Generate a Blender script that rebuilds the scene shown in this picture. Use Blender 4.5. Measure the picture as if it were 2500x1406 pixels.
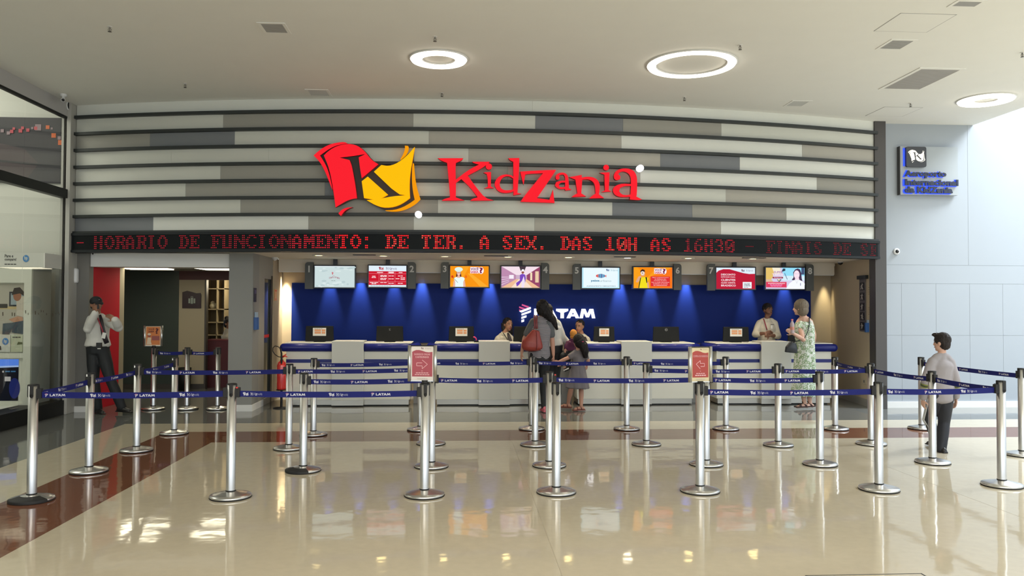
import bpy, math, random
import numpy as np
from mathutils import Vector, Matrix
from mathutils.geometry import tessellate_polygon
random.seed(7)
S = bpy.context.scene
COL = S.collection
for o in list(bpy.data.objects):
    bpy.data.objects.remove(o)

# ------------------------------------------------------------------ camera
IMG_W, IMG_H, FPX = 2500.0, 1406.0, 1950.0
CAM_H = 1.65
YAW, PITCH, ROLL = math.radians(3.6), math.atan(43 / 1950.0), math.radians(0.22)
_F = np.array([math.sin(YAW) * math.cos(PITCH), math.cos(YAW) * math.cos(PITCH), math.sin(PITCH)])
_r = np.array([math.cos(YAW), -math.sin(YAW), 0.0])
_u = np.cross(_r, _F)
_R = math.cos(ROLL) * _r + math.sin(ROLL) * _u
_U = math.cos(ROLL) * _u - math.sin(ROLL) * _r
_C = np.array([0.0, 0.0, CAM_H])
cam_data = bpy.data.cameras.new('camera')
cam_data.sensor_width = 36.0
cam_data.lens = FPX / IMG_W * 36.0
cam = bpy.data.objects.new('camera', cam_data)
COL.objects.link(cam)
cam.matrix_world = Matrix(((_R[0], _U[0], -_F[0], 0), (_R[1], _U[1], -_F[1], 0), (_R[2], _U[2], -_F[2], CAM_H), (0, 0, 0, 1)))
S.camera = cam

# ------------------------------------------------------------------ sky, exposure, big lights
world = bpy.data.worlds.new('daylight')
S.world = world
world.use_nodes = True
bg = world.node_tree.nodes['Background']
bg.inputs['Color'].default_value = (0.80, 0.90, 1.0, 1)
bg.inputs['Strength'].default_value = 2.2
S.view_settings.view_transform = 'Standard'
S.view_settings.look = 'None'
S.view_settings.gamma = 1.0
S.view_settings.exposure = 0.0
S.view_settings.use_curve_mapping = False

def lamp(name, kind, loc, energy, color=(1, 1, 1), size=0.1, rot=(0, 0, 0), **kw):
    l = bpy.data.lights.new(name, kind)
    l.energy = energy
    l.color = color
    if kind == 'AREA':
        l.size = size
        if 'size_y' in kw:
            l.shape = 'RECTANGLE'; l.size_y = kw['size_y']
    elif kind == 'SPOT':
        l.shadow_soft_size = size
        l.spot_size = kw.get('angle', 1.0); l.spot_blend = kw.get('blend', 0.6)
    else:
        l.shadow_soft_size = size
    o = bpy.data.objects.new(name, l)
    o.location = loc
    o.rotation_euler = rot
    COL.objects.link(o)
    return o

# skylight over the atrium on the right (open roof)
lamp('atrium_skylight', 'AREA', (12.8, 6.5, 9.8), 1300, (0.86, 0.94, 1.0), 7.5, (0, 0, 0), size_y=14)

lamp('atrium_skylight_boost', 'AREA', (12.6, 10.6, 9.2), 1700, (0.90, 0.96, 1.0), 4.0, (0, 0, 0), size_y=2.5)  # extra area lamp, added to whiten the upper right of the pale wall
# added area lamp behind the viewpoint, lifts the ambient light of the hall
lamp('hall_fill', 'AREA', (0.5, -2.5, 4.6), 1000, (1.0, 0.94, 0.84), 9.0, (0, 0, 0), size_y=6)
lamp('shop_lamp', 'AREA', (-8.2, 9.5, 5.3), 160, (1.0, 0.97, 0.86), 3.0, (0, 0, 0), size_y=5)

# ------------------------------------------------------------------ pixel -> place
def ray(x, y):
    return _F + _R * (x - IMG_W / 2) / FPX + _U * (IMG_H / 2 - y) / FPX
def atz(x, y, z):
    d = ray(x, y); return _C + d * (z - CAM_H) / d[2]
def aty(x, y, Y):
    d = ray(x, y); return _C + d * Y / d[1]
ARC_R, ARC_X, ARC_Y = 24.0, 0.3, 11.72
def arc_y(x, off=0.0):
    return ARC_Y + ARC_R - math.sqrt((ARC_R + off) ** 2 - (x - ARC_X) ** 2)
def arc(px, py, off=0.0):
    d = ray(px, py); t = 11.0
    for i in range(40):
        p = _C + d * t
        t += (arc_y(p[0], off) - p[1]) / d[1]
    return _C + d * t

# ------------------------------------------------------------------ materials
MATS = {}
def mat(name, col, rough=0.5, metal=0.0, emit=0.0, noise=0.0, nscale=20.0, bump=0.0, bscale=60.0, spec=0.5, coat=0.0, ecol=None):
    if name in MATS:
        return MATS[name]
    m = bpy.data.materials.new(name); m.use_nodes = True
    nt = m.node_tree; b = nt.nodes['Principled BSDF']
    b.inputs['Base Color'].default_value = (*col, 1)
    b.inputs['Roughness'].default_value = rough
    b.inputs['Metallic'].default_value = metal
    b.inputs['Specular IOR Level'].default_value = spec
    if coat:
        b.inputs['Coat Weight'].default_value = coat
        b.inputs['Coat Roughness'].default_value = 0.05
    if emit:
        b.inputs['Emission Color'].default_value = (*(ecol or col), 1)
        b.inputs['Emission Strength'].default_value = emit
    if noise or bump:
        tc = nt.nodes.new('ShaderNodeTexCoord')
    if noise:
        n = nt.nodes.new('ShaderNodeTexNoise'); n.inputs['Scale'].default_value = nscale; n.inputs['Detail'].default_value = 6
        nt.links.new(tc.outputs['Object'], n.inputs['Vector'])
        r = nt.nodes.new('ShaderNodeMapRange')
        r.inputs['To Min'].default_value = 1 - noise; r.inputs['To Max'].default_value = 1 + noise
        nt.links.new(n.outputs['Fac'], r.inputs['Value'])
        mx = nt.nodes.new('ShaderNodeMix'); mx.data_type = 'RGBA'; mx.blend_type = 'MULTIPLY'; mx.inputs['Factor'].default_value = 1
        mx.inputs[6].default_value = (*col, 1)
        nt.links.new(r.outputs['Result'], mx.inputs[7])
        nt.links.new(mx.outputs[2], b.inputs['Base Color'])
    if bump:
        n2 = nt.nodes.new('ShaderNodeTexNoise'); n2.inputs['Scale'].default_value = bscale; n2.inputs['Detail'].default_value = 3
        nt.links.new(tc.outputs['Object'], n2.inputs['Vector'])
        bp = nt.nodes.new('ShaderNodeBump'); bp.inputs['Strength'].default_value = bump; bp.inputs['Distance'].default_value = 0.01
        nt.links.new(n2.outputs['Fac'], bp.inputs['Height'])
        nt.links.new(bp.outputs['Normal'], b.inputs['Normal'])
    MATS[name] = m
    return m

def srgb(r, g, b):
    f = lambda c: (c / 255 / 12.92) if c / 255 <= 0.04045 else ((c / 255 + 0.055) / 1.055) ** 2.4
    return (f(r), f(g), f(b))

def glow(name, rgb, strength=1.0):            # lit screens and lamps
    return mat('lit_' + name, (0.01, 0.01, 0.01), 0.35, emit=strength, ecol=srgb(*rgb), spec=0.0)
def flat(name, rgb, rough=0.6):
    return mat('print_' + name, srgb(*rgb), rough)

# ------------------------------------------------------------------ mesh builder
class MB:
    def __init__(self):
        self.v = []; self.f = []; self.m = []; self.s = []; self.mats = []
    def mi(self, m):
        if m not in self.mats:
            self.mats.append(m)
        return self.mats.index(m)
    def add(self, verts, faces, m, smooth=False):
        k = len(self.v); i = self.mi(m)
        self.v += [tuple(map(float, p)) for p in verts]
        for f in faces:
            self.f.append(tuple(a + k for a in f)); self.m.append(i); self.s.append(smooth)
        return self
    def box(self, x0, x1, y0, y1, z0, z1, m):
        v = [(x, y, z) for z in (z0, z1) for y in (y0, y1) for x in (x0, x1)]
        return self.add(v, [(0, 2, 3, 1), (4, 5, 7, 6), (0, 1, 5, 4), (2, 6, 7, 3), (0, 4, 6, 2), (1, 3, 7, 5)], m)
    def obox(self, c, ax, ay, az, hx, hy, hz, m):      # oriented box
        c, ax, ay, az = map(Vector, (c, ax, ay, az))
        v = [c + ax * (sx * hx) + ay * (sy * hy) + az * (sz * hz) for sz in (-1, 1) for sy in (-1, 1) for sx in (-1, 1)]
        return self.add(v, [(0, 2, 3, 1), (4, 5, 7, 6), (0, 1, 5, 4), (2, 6, 7, 3), (0, 4, 6, 2), (1, 3, 7, 5)], m)
    def lathe(self, c, prof, m, n=32, smooth=True, a0=0.0, a1=2 * math.pi):
        full = abs(a1 - a0 - 2 * math.pi) < 1e-6
        k = n if full else n + 1
        v = []
        for r, z in prof:
            for i in range(k):
                a = a0 + (a1 - a0) * i / n
                v.append((c[0] + r * math.cos(a), c[1] + r * math.sin(a), c[2] + z))
        f = []
        for j in range(len(prof) - 1):
            for i in range(n):
                i2 = (i + 1) % k
                f.append((j * k + i, j * k + i2, (j + 1) * k + i2, (j + 1) * k + i))
        return self.add(v, f, m, smooth)
    def tube(self, pts, rad, m, n=12, caps=True, hint=None, smooth=True):
        pts = [Vector(p) for p in pts]
        if not hasattr(rad, '__len__'):
            rad = [rad] * len(pts)
        v = []; prev = None
        for i, p in enumerate(pts):
            d = (pts[min(i + 1, len(pts) - 1)] - pts[max(i - 1, 0)]).normalized()
            if hint is not None:
                a = Vector(hint); a = (a - d * a.dot(d)).normalized()
            elif prev is None:
                a = d.orthogonal().normalized()
            else:
                a = (prev - d * prev.dot(d)).normalized()
            prev = a; b = d.cross(a)
            r = rad[i]; ra, rb = (r if hasattr(r, '__len__') else (r, r))
            for j in range(n):
                t = 2 * math.pi * j / n
                v.append(p + a * (ra * math.cos(t)) + b * (rb * math.sin(t)))
        f = [(i * n + j, i * n + (j + 1) % n, (i + 1) * n + (j + 1) % n, (i + 1) * n + j) for i in range(len(pts) - 1) for j in range(n)]
        if caps:
            f.append(tuple(range(n - 1, -1, -1))); k = (len(pts) - 1) * n
            f.append(tuple(range(k, k + n)))
        return self.add(v, f, m, smooth)
    def ellip(self, c, r, m, axes=None, nu=14, nv=9):
        c = Vector(c)
        ax = [Vector(a) for a in (axes or ((1, 0, 0), (0, 1, 0), (0, 0, 1)))]
        if not hasattr(r, '__len__'):
            r = (r, r, r)
        v = []
        for j in range(nv + 1):
            p = math.pi * (j + 0.0) / nv
            st, ct = max(math.sin(p), 0.02), math.cos(p)
            for i in range(nu):
                a = 2 * math.pi * i / nu
                v.append(c + ax[0] * (r[0] * st * math.cos(a)) + ax[1] * (r[1] * st * math.sin(a)) + ax[2] * (r[2] * ct))
        f = [(j * nu + i, (j + 1) * nu + i, (j + 1) * nu + (i + 1) % nu, j * nu + (i + 1) % nu) for j in range(nv) for i in range(nu)]
        f.append(tuple(range(nu))); f.append(tuple(nv * nu + i for i in range(nu - 1, -1, -1)))
        return self.add(v, f, m, True)
    def mesh(self, name):
        me = bpy.data.meshes.new(name)
        me.from_pydata(self.v, [], self.f)
        for m in self.mats:
            me.materials.append(m)
        me.polygons.foreach_set('material_index', self.m)
        me.polygons.foreach_set('use_smooth', self.s)
        me.update()
        return me
    def build(self, name, parent=None, bevel=0.0, label=None, loc=None):
        me = self.mesh(name)
        o = bpy.data.objects.new(name, me)
        COL.objects.link(o)
        if bevel:
            b = o.modifiers.new('bevel', 'BEVEL'); b.width = bevel; b.segments = 2; b.limit_method = 'ANGLE'
        attach(o, parent)
        if label:
            o['label'] = label
        return o

def attach(o, parent):
    if parent is not None:
        o.parent = parent
        root = parent
        off = Vector((0, 0, 0))
        while root is not None:
            off += root.location; root = root.parent
        if o.type == 'MESH' and not o.get('_local'):
            o.data.transform(Matrix.Translation(-off))

def tag(o, label, cat, group=None):
    o['label'] = label; o['category'] = cat
    if group:
        o['group'] = group
    return o
def thing(name, label, cat, loc=(0, 0, 0), group=None):
    o = bpy.data.objects.new(name, None)
    o.empty_display_size = 0.1
    o.location = loc
    COL.objects.link(o)
    return tag(o, label, cat, group)
def struct(name, mb, parent=None, bevel=0.0):
    o = mb.build(name, parent, bevel)
    if parent is None:
        o['kind'] = 'structure'
    return o

# ------------------------------------------------------------------ flat lettering and marks
_TXT = {}
def text_poly(s, bold=0.0):
    key = (s, bold)
    if key in _TXT:
        return _TXT[key]
    cu = bpy.data.curves.new('t', 'FONT')
    cu.body = s; cu.resolution_u = 2; cu.offset = bold; cu.fill_mode = 'FRONT'
    ob = bpy.data.objects.new('t', cu)
    COL.objects.link(ob)
    dg = bpy.context.evaluated_depsgraph_get()
    me = ob.evaluated_get(dg).to_mesh()
    v = [(p.co.x, p.co.y) for p in me.vertices]
    f = [tuple(p.vertices) for p in me.polygons]
    ob.evaluated_get(dg).to_mesh_clear()
    bpy.data.objects.remove(ob); bpy.data.curves.remove(cu)
    x0 = min(p[0] for p in v); x1 = max(p[0] for p in v); y0 = min(p[1] for p in v); y1 = max(p[1] for p in v)
    v = [((a - x0) / (x1 - x0), (b - y0) / (y1 - y0)) for a, b in v]
    _TXT[key] = (v, f, (x1 - x0) / (y1 - y0))
    return _TXT[key]

def soften(loop, it=2, corner=48):
    for _ in range(it):
        n = len(loop); out = []
        for i in range(n):
            p0, p1, p2 = Vector(loop[i - 1]), Vector(loop[i]), Vector(loop[(i + 1) % n])
            a, b = p1 - p0, p2 - p1
            if a.length < 1e-9 or b.length < 1e-9:
                continue
            if a.angle(b) > math.radians(corner):
                out.append(tuple(p1))
            else:
                out.append(tuple(p1 - a * 0.25)); out.append(tuple(p1 + b * 0.25))
        loop = out
    return loop

def tess(loops):
    vs = [[Vector((a, b, 0)) for a, b in l] for l in loops]
    fl = [p for l in loops for p in l]
    return fl, [tuple(t) for t in tessellate_polygon(vs)]

class Art:
    """layers of flat shapes on a plane: origin O (lower left), U and V are the full width and height vectors"""
    def __init__(self, mb, O, U, V, step=0.0008):
        self.mb = mb; self.O = Vector(O); self.U = Vector(U); self.V = Vector(V)
        self.n = self.U.cross(self.V).normalized(); self.k = 1; self.step = step
    def p(self, x, y, d):
        return self.O + self.U * x + self.V * y + self.n * d
    def put(self, verts, faces, m, lift=None):
        d = self.k * self.step if lift is None else lift
        vs = [self.p(x, y, d) for x, y in verts]
        ff = []
        for f in faces:
            a, b, c = vs[f[0]], vs[f[1]], vs[f[2]]
            ff.append(f if (b - a).cross(c - a).dot(self.n) >= 0 else tuple(reversed(f)))
        self.mb.add(vs, ff, m)
        if lift is None:
            self.k += 1
    def rect(self, x0, y0, x1, y1, m):
        self.put([(x0, y0), (x1, y0), (x1, y1), (x0, y1)], [(0, 1, 2, 3)], m)
    def poly(self, pts, m, holes=()):
        v, f = tess([list(pts)] + [list(h) for h in holes]); self.put(v, f, m)
    def disc(self, x, y, rx, ry, m, n=20):
        self.put([(x + rx * math.cos(2 * math.pi * i / n), y + ry * math.sin(2 * math.pi * i / n)) for i in range(n)], [tuple(range(n))], m)
    def text(self, s, x0, y0, x1, y1, m, bold=0.0):
        v, f, asp = text_poly(s, bold)
        self.put([(x0 + a * (x1 - x0), y0 + b * (y1 - y0)) for a, b in v], f, m)
    def numeral(self, s, cx, y0, y1, m, bold=0.0):      # keeps the figure's own proportions
        v, f, asp = text_poly(s, bold)
        w_ = (y1 - y0) * self.V.length * asp / self.U.length
        self.put([(cx - w_ / 2 + a * w_, y0 + b * (y1 - y0)) for a, b in v], f, m)
    def words(self, x0, y0, x1, y1, m, n=3):      # print too small to read: word-length strokes
        tot = n * 1.0 + (n - 1) * 0.18; u = (x1 - x0) / tot
        vs = []; fs = []
        for i in range(n):
            a = x0 + i * 1.18 * u; k = len(vs)
            vs += [(a, y0), (a + u, y0), (a + u, y1), (a, y1)]; fs.append((k, k + 1, k + 2, k + 3))
        self.put(vs, fs, m)
    def line(self, pts, w, m):          # open polyline, w in metres
        lu, lv = self.U.length, self.V.length
        for (a, b) in zip(pts[:-1], pts[1:]):
            dx, dy = (b[0] - a[0]) * lu, (b[1] - a[1]) * lv
            l = math.hypot(dx, dy) or 1
            ox, oy = -dy / l * w / 2 / lu, dx / l * w / 2 / lv
            self.put([(a[0] + ox, a[1] + oy), (a[0] - ox, a[1] - oy), (b[0] - ox, b[1] - oy), (b[0] + ox, b[1] + oy)], [(0, 1, 2, 3)], m, lift=self.k * self.step)
        self.k += 1
    def marks(self, shapes, x0, y0, x1, y1, pick):
        """shapes: list of (key, loops) in a unit box with y up; pick: key -> material"""
        for key, loops in shapes:
            if pick(key) is None:
                continue
            v, f = tess(loops)
            self.put([(x0 + a * (x1 - x0), y0 + b * (y1 - y0)) for a, b in v], f, pick(key), lift=self.k * self.step)
        self.k += 1

# emblem (a waving flag with a letter cut out) and the wordmark, outlines in photo pixels
EM = {
 'red_edge': [(355,430),(420,370),(500,315),(600,272),(720,252),(775,255),(803,272),(745,280),(650,300),(560,345),(495,390),(440,430),(485,500),(530,585),(560,670),(585,770),(607,890),(580,830),(545,735),(495,615),(430,505)],
 'red': [(490,430),(540,380),(610,330),(700,293),(810,275),(900,288),(970,322),(1040,385),(1080,440),(1135,500),(1210,545),(1100,640),(990,730),(968,600),(950,455),(1035,412),(880,437),(700,458),(830,490),(858,560),(885,700),(910,850),(928,995),(860,1005),(790,1030),(720,1070),(645,1115),(625,960),(605,830),(580,690),(545,560)],
 'red_tail': [(683,1195),(720,1150),(780,1120),(870,1112),(820,1130),(770,1160),(740,1195),(715,1230)],
 'gold': [(1150,645),(1250,555),(1340,570),(1430,545),(1520,490),(1600,420),(1660,350),(1688,318),(1668,440),(1645,560),(1625,700),(1618,850),(1625,990),(1560,1040),(1470,1090),(1370,1115),(1260,1115),(1160,1080),(1090,1040),(1055,1020),(1150,1010),(1020,990),(990,770),(1070,708),(1335,945),(1240,1000),(1400,968),(1580,955),(1455,935)],
 'gold_top': [(1560,300),(1600,303),(1600,340),(1580,390),(1540,450),(1500,478),(1530,430),(1555,370),(1562,330)],
 'gold_edge': [(1665,530),(1672,530),(1685,700),(1710,850),(1758,1000),(1700,1060),(1600,1120),(1500,1155),(1400,1165),(1300,1155),(1420,1150),(1530,1115),(1620,1065),(1690,1015),(1665,900),(1652,750),(1655,600)],
 'back': [(440,430),(495,390),(560,342),(650,298),(745,278),(820,270),(960,312),(1050,385),(1120,480),(1215,545),(1340,566),(1480,515),(1590,420),(1680,330),(1670,520),(1660,760),(1690,1010),(1620,1065),(1530,1110),(1420,1148),(1300,1150),(1150,1085),(1045,1015),(930,1000),(860,1008),(650,1112),(606,880),(560,660),(500,520)],
}
EM_PX = {k: [(700 + x / 5.409, 300 + y / 5.409) for x, y in soften(l, 1)] for k, l in EM.items()}
def circ(cx, cy, r, n=18):
    return [(cx + r * math.cos(2 * math.pi * i / n), cy + r * math.sin(2 * math.pi * i / n)) for i in range(n)]
WM = [
 ('K', [[(120,192),(378,192),(365,215),(305,240),(300,300),(303,410),(420,320),(510,270),(540,258),(480,240),(470,228),(652,228),(630,250),(560,300),(425,370),(520,500),(600,595),(690,622),(450,625),(470,605),(525,590),(450,490),(360,405),(305,445),(303,590),(330,600),(392,622),(160,625),(180,608),(245,590),(235,450),(215,240),(150,215)]]),
 ('i', [circ(640, 277, 32)]),
 ('i', [[(585,340),(600,335),(662,332),(660,480),(690,498),(590,500),(630,482),(628,400),(618,355)]]),
 ('d', [[(838,192),(950,190),(945,350),(935,480),(930,545),(972,555),(890,570),(889,450),(888,230),(850,210)]]),
 ('d', [[(888,380),(860,362),(800,355),(745,375),(705,420),(697,465),(715,510),(755,540),(810,548),(860,542),(890,530)], [(887,400),(850,375),(800,378),(765,405),(748,450),(755,490),(785,515),(830,520),(887,510)]]),
 ('Z', [[(958,328),(1120,318),(1325,310),(1300,350),(1130,598),(1255,615),(1292,512),(1308,648),(962,635),(990,590),(1190,345),(1040,352),(1010,360),(993,465),(975,400)]]),
 ('a', [[(1320,400),(1318,375),(1335,350),(1370,338),(1410,340),(1440,362),(1450,400),(1455,495),(1480,515),(1420,522),(1412,505),(1360,508),(1325,490),(1312,465),(1325,435),(1370,420),(1415,420),(1415,385),(1400,360),(1370,360),(1352,372),(1362,390),(1350,410),(1330,412)], [(1415,440),(1375,440),(1350,460),(1360,485),(1395,488),(1415,480)]]),
 ('n', [[(1455,385),(1585,362),(1585,390),(1625,380),(1690,382),(1740,405),(1765,445),(1770,490),(1760,560),(1790,580),(1812,598),(1660,602),(1690,575),(1725,550),(1720,470),(1700,430),(1650,405),(1590,412),(1580,550),(1605,565),(1630,582),(1480,588),(1510,565),(1540,550),(1530,480),(1520,410)]]),
 ('i', [circ(1833, 287, 29)]),
 ('i', [[(1765,340),(1868,335),(1860,515),(1885,532),(1785,538),(1820,520),(1815,360)]]),
 ('a', [[(1912,395),(1910,360),(1935,320),(1985,298),(2050,295),(2110,315),(2140,360),(2150,420),(2145,560),(2140,582),(2198,612),(2165,620),(2075,612),(2075,585),(1980,590),(1925,570),(1900,530),(1905,495),(1940,465),(2000,450),(2085,455),(2085,390),(2060,345),(2010,325),(1970,335),(1955,355),(1978,375),(1975,405),(1945,418),(1925,412)], [(2085,475),(2020,475),(1975,495),(1965,530),(1990,560),(2040,570),(2080,560)]]),
]
WM_PX = [(k, [[(1040 + x / 4.1667, 340 + y / 4.1667) for x, y in (l if len(l) == 18 else soften(l, 1))] for l in ls]) for k, ls in WM]
def unit(shapes, x0, y0, x1, y1):
    return [(k, [[((x - x0) / (x1 - x0), (y1 - y) / (y1 - y0)) for x, y in l] for l in ls]) for k, ls in shapes]
EM_RAW = [(k, [[(700 + x / 5.409, 300 + y / 5.409) for x, y in EM[k]]]) for k in ('red_edge', 'red', 'red_tail', 'gold', 'gold_top', 'gold_edge')]
EMBLEM = unit(EM_RAW, 765, 345, 1026, 528)
WORD = unit([(k, [[(1040 + x / 4.1667, 340 + y / 4.1667) for x, y in (l if len(l) != 18 else l[::3])] for l in ls]) for k, ls in WM], 1068, 385, 1568, 497)
LATAM_G = [('L', 0.0, 0.165, [[(0,0),(0,1),(.30,1),(.30,.24),(1,.24),(1,0)]]), ('A', .150, .375, [[(0,0),(.36,1),(.64,1),(1,0),(.72,0),(.655,.2),(.345,.2),(.28,0)], [(.42,.40),(.58,.40),(.5,.68)]]),
 ('T', .360, .555, [[(.36,0),(.36,.76),(0,.76),(0,1),(1,1),(1,.76),(.64,.76),(.64,0)]]), ('A', .530, .740, [[(0,0),(.36,1),(.64,1),(1,0),(.72,0),(.655,.2),(.345,.2),(.28,0)], [(.42,.40),(.58,.40),(.5,.68)]]),
 ('M', .745, 1.0, [[(0,0),(.13,1),(.36,1),(.5,.46),(.64,1),(.87,1),(1,0),(.80,0),(.73,.60),(.59,.10),(.41,.10),(.27,.60),(.20,0)]])]
LATAM = [(k, [[(x0 + x * (x1 - x0), y) for x, y in l] for l in ls]) for k, x0, x1, ls in LATAM_G]
BARS_RAW = [('p', [(748,228),(925,285),(880,318),(740,262)]), ('p', [(680,285),(835,330),(770,355),(678,322)]), ('p', [(680,355),(740,375),(690,395),(678,385)]),
 ('w', [(940,300),(962,300),(960,345),(735,432),(680,400)]), ('w', [(735,460),(965,375),(962,425),(740,505)]), ('w', [(735,535),(855,495),(855,545),(735,585)]), ('w', [(735,610),(800,590),(795,650),(735,665)])]
BARS = unit([(k, [l]) for k, l in BARS_RAW], 675, 225, 968, 668)
# ------------------------------------------------------------------ room materials
def floor_mat(name, col, speck):
    m = mat(name, col, 0.055, noise=0.07, nscale=14, spec=0.36)
    nt = m.node_tree; b = nt.nodes['Principled BSDF']
    tc = next(n for n in nt.nodes if n.type == 'TEX_COORD')
    n = nt.nodes.new('ShaderNodeTexNoise'); n.inputs['Scale'].default_value = 4.0; n.inputs['Detail'].default_value = 2
    nt.links.new(tc.outputs['Object'], n.inputs['Vector'])
    bp = nt.nodes.new('ShaderNodeBump'); bp.inputs['Strength'].default_value = 0.05; bp.inputs['Distance'].default_value = 0.03
    nt.links.new(n.outputs['Fac'], bp.inputs['Height']); nt.links.new(bp.outputs['Normal'], b.inputs['Normal'])
    return m
F_CREAM = floor_mat('floor_cream', (0.575, 0.51, 0.385), 1)
F_BAND = floor_mat('floor_pale_band', (0.58, 0.525, 0.40), 1)
F_BROWN = floor_mat('floor_brown', (0.185, 0.075, 0.042), 1)
F_GREY = floor_mat('floor_grey', (0.15, 0.155, 0.147), 1)
SEAM = mat('floor_joint', (0.42, 0.37, 0.28), 0.3)
CEIL = mat('ceiling_paint', (0.80, 0.805, 0.77), 0.9, noise=0.02, nscale=3)
WHITE = mat('white_paint', (0.72, 0.72, 0.70), 0.6)
COOLWALL = mat('cool_white_panel', (0.335, 0.37, 0.405), 0.55, noise=0.02, nscale=2)
BEIGE = mat('beige_wall', (0.46, 0.385, 0.275), 0.8, noise=0.03, nscale=3)
PIL = mat('pilaster_grey', (0.17, 0.165, 0.15), 0.6, noise=0.04, nscale=5)
DARKG = mat('dark_grey_metal', (0.060, 0.055, 0.052), 0.5)
RAIL = mat('rail_black', (0.022, 0.027, 0.026), 0.5)
BLACK = mat('black_satin', (0.010, 0.011, 0.011), 0.45, spec=0.25)
RUBBER = mat('black_rubber', (0.012, 0.012, 0.012), 0.65)
P_L = mat('cladding_light', (0.60, 0.605, 0.535), 0.6, noise=0.02, nscale=4)
P_W = mat('cladding_pale', (0.70, 0.71, 0.65), 0.6, noise=0.02, nscale=4)
P_G = mat('cladding_taupe', (0.325, 0.315, 0.272), 0.6, noise=0.02, nscale=4)
P_T = mat('cladding_tan', (0.41, 0.39, 0.335), 0.6, noise=0.02, nscale=4)
P_D = mat('cladding_slate', (0.19, 0.20, 0.21), 0.6, noise=0.02, nscale=4)
SOFFIT = mat('soffit_paint', (0.74, 0.68, 0.58), 0.85)
BLUEW = mat('blue_wall', (0.007, 0.022, 0.165), 0.5, spec=0.10)
RED = mat('red_wall', (0.55, 0.014, 0.028), 0.8, spec=0.2)
STEEL = mat('brushed_steel', (0.55, 0.55, 0.53), 0.28, 1.0)
ALU = mat('satin_aluminium', (0.66, 0.66, 0.655), 0.36, 1.0)
CHROME = mat('worn_chrome', (0.72, 0.715, 0.70), 0.26, 1.0, noise=0.06, nscale=30)

ZC = 4.68            # ceiling height
# ------------------------------------------------------------------ floor
mb = MB()
def fpoly(pts, m, z=0.0):
    mb.add([(x, y, z) for x, y in pts], [tuple(range(len(pts)))], m)
fpoly([(-2.98, -9), (24, -9), (24, 9.8), (-2.98, 9.8)], F_CREAM)
fpoly([(-3.8, -9), (-2.98, -9), (-2.98, 9.8), (-3.8, 10.62)], F_BROWN)
fpoly([(-2.98, 9.8), (24, 9.8), (24, 10.62), (-3.8, 10.62)], F_BROWN)
fpoly([(-4.62, -9), (-3.8, -9), (-3.8, 10.62), (-4.62, 11.36)], F_BAND)
fpoly([(-3.8, 10.62), (24, 10.62), (24, 11.36), (-4.62, 11.36)], F_BAND)
fpoly([(-12, -9), (-4.62, -9), (-4.62, 11.36), (-12, 18.74)], F_GREY)
fpoly([(-4.62, 11.36), (24, 11.36), (24, 18.74), (-12, 18.74)], F_GREY)
# the slab under the finish, so that the floor is solid
mb.box(-12, 24, -9, 18.74, -0.12, -0.004, F_GREY)
for xs in (0.62, 4.4):
    mb.box(xs, xs + 0.003, -9, 9.8, -0.003, 0.0006, SEAM)
struct('floor', mb)
# floor hatch at the lower right
t = thing('floor_hatch', 'flush cream floor access cover with a thin dark outline in foreground', 'floor hatch', tuple(fl0 := [float(a) for a in atz(2110, 1404, 0)]))
hx, hy = fl0[0], fl0[1]
h = MB(); h.box(hx - 0.36, hx + 0.36, hy - 0.55, hy, 0.0005, 0.002, F_CREAM); h.build('cover', t)
h = MB()
for a in ((hx - .37, hx + .37, hy, hy + .008), (hx - .37, hx + .37, hy - .558, hy - .55), (hx - .37, hx - .362, hy - .55, hy), (hx + .362, hx + .37, hy - .55, hy)):
    h.box(a[0], a[1], a[2], a[3], 0.0005, 0.003, RAIL)
h.build('rim', t)

# ------------------------------------------------------------------ ceiling (ends at the atrium edge)
mb = MB(); mb.box(-6.01, 8.475, -9, 12.75, ZC, ZC + 0.9, CEIL)
struct('ceiling', mb)
# soffit of the ticket hall and cove
def arc_pts(x0, x1, n, off=0.0):
    return [(x0 + (x1 - x0) * i / n, arc_y(x0 + (x1 - x0) * i / n, off)) for i in range(n + 1)]
mb = MB()
ap = arc_pts(-5.9, 6.72, 48, 0.02)
ZS = 2.45
v = [(x, y, ZS) for x, y in ap] + [(x, 14.22, ZS) for x, y in ap]
n = len(ap)
mb.add(v, [(i, i + n, i + n + 1, i + 1) for i in range(n - 1)], SOFFIT)
v2 = [(x, y, ZS + 0.15) for x, y in ap] + [(x, 15.0, ZS + 0.15) for x, y in ap]
mb.add(v2, [(i, i + 1, i + n + 1, i + n) for i in range(n - 1)], SOFFIT)
mb.box(-3.2, 6.80, 14.20, 14.28, 2.235, 2.60, SOFFIT)      # dropped fascia in front of the light cove
mb.box(-3.2, 6.85, 14.28, 14.75, 2.40, 2.45, SOFFIT)        # cove lid
mb.box(-3.2, 6.80, 14.22, 14.29, 2.222, 2.235, WHITE)
mb.box(6.70, 7.0, 12.76, 14.8, 2.45, 2.52, SOFFIT)
struct('trim_1', mb)

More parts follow.
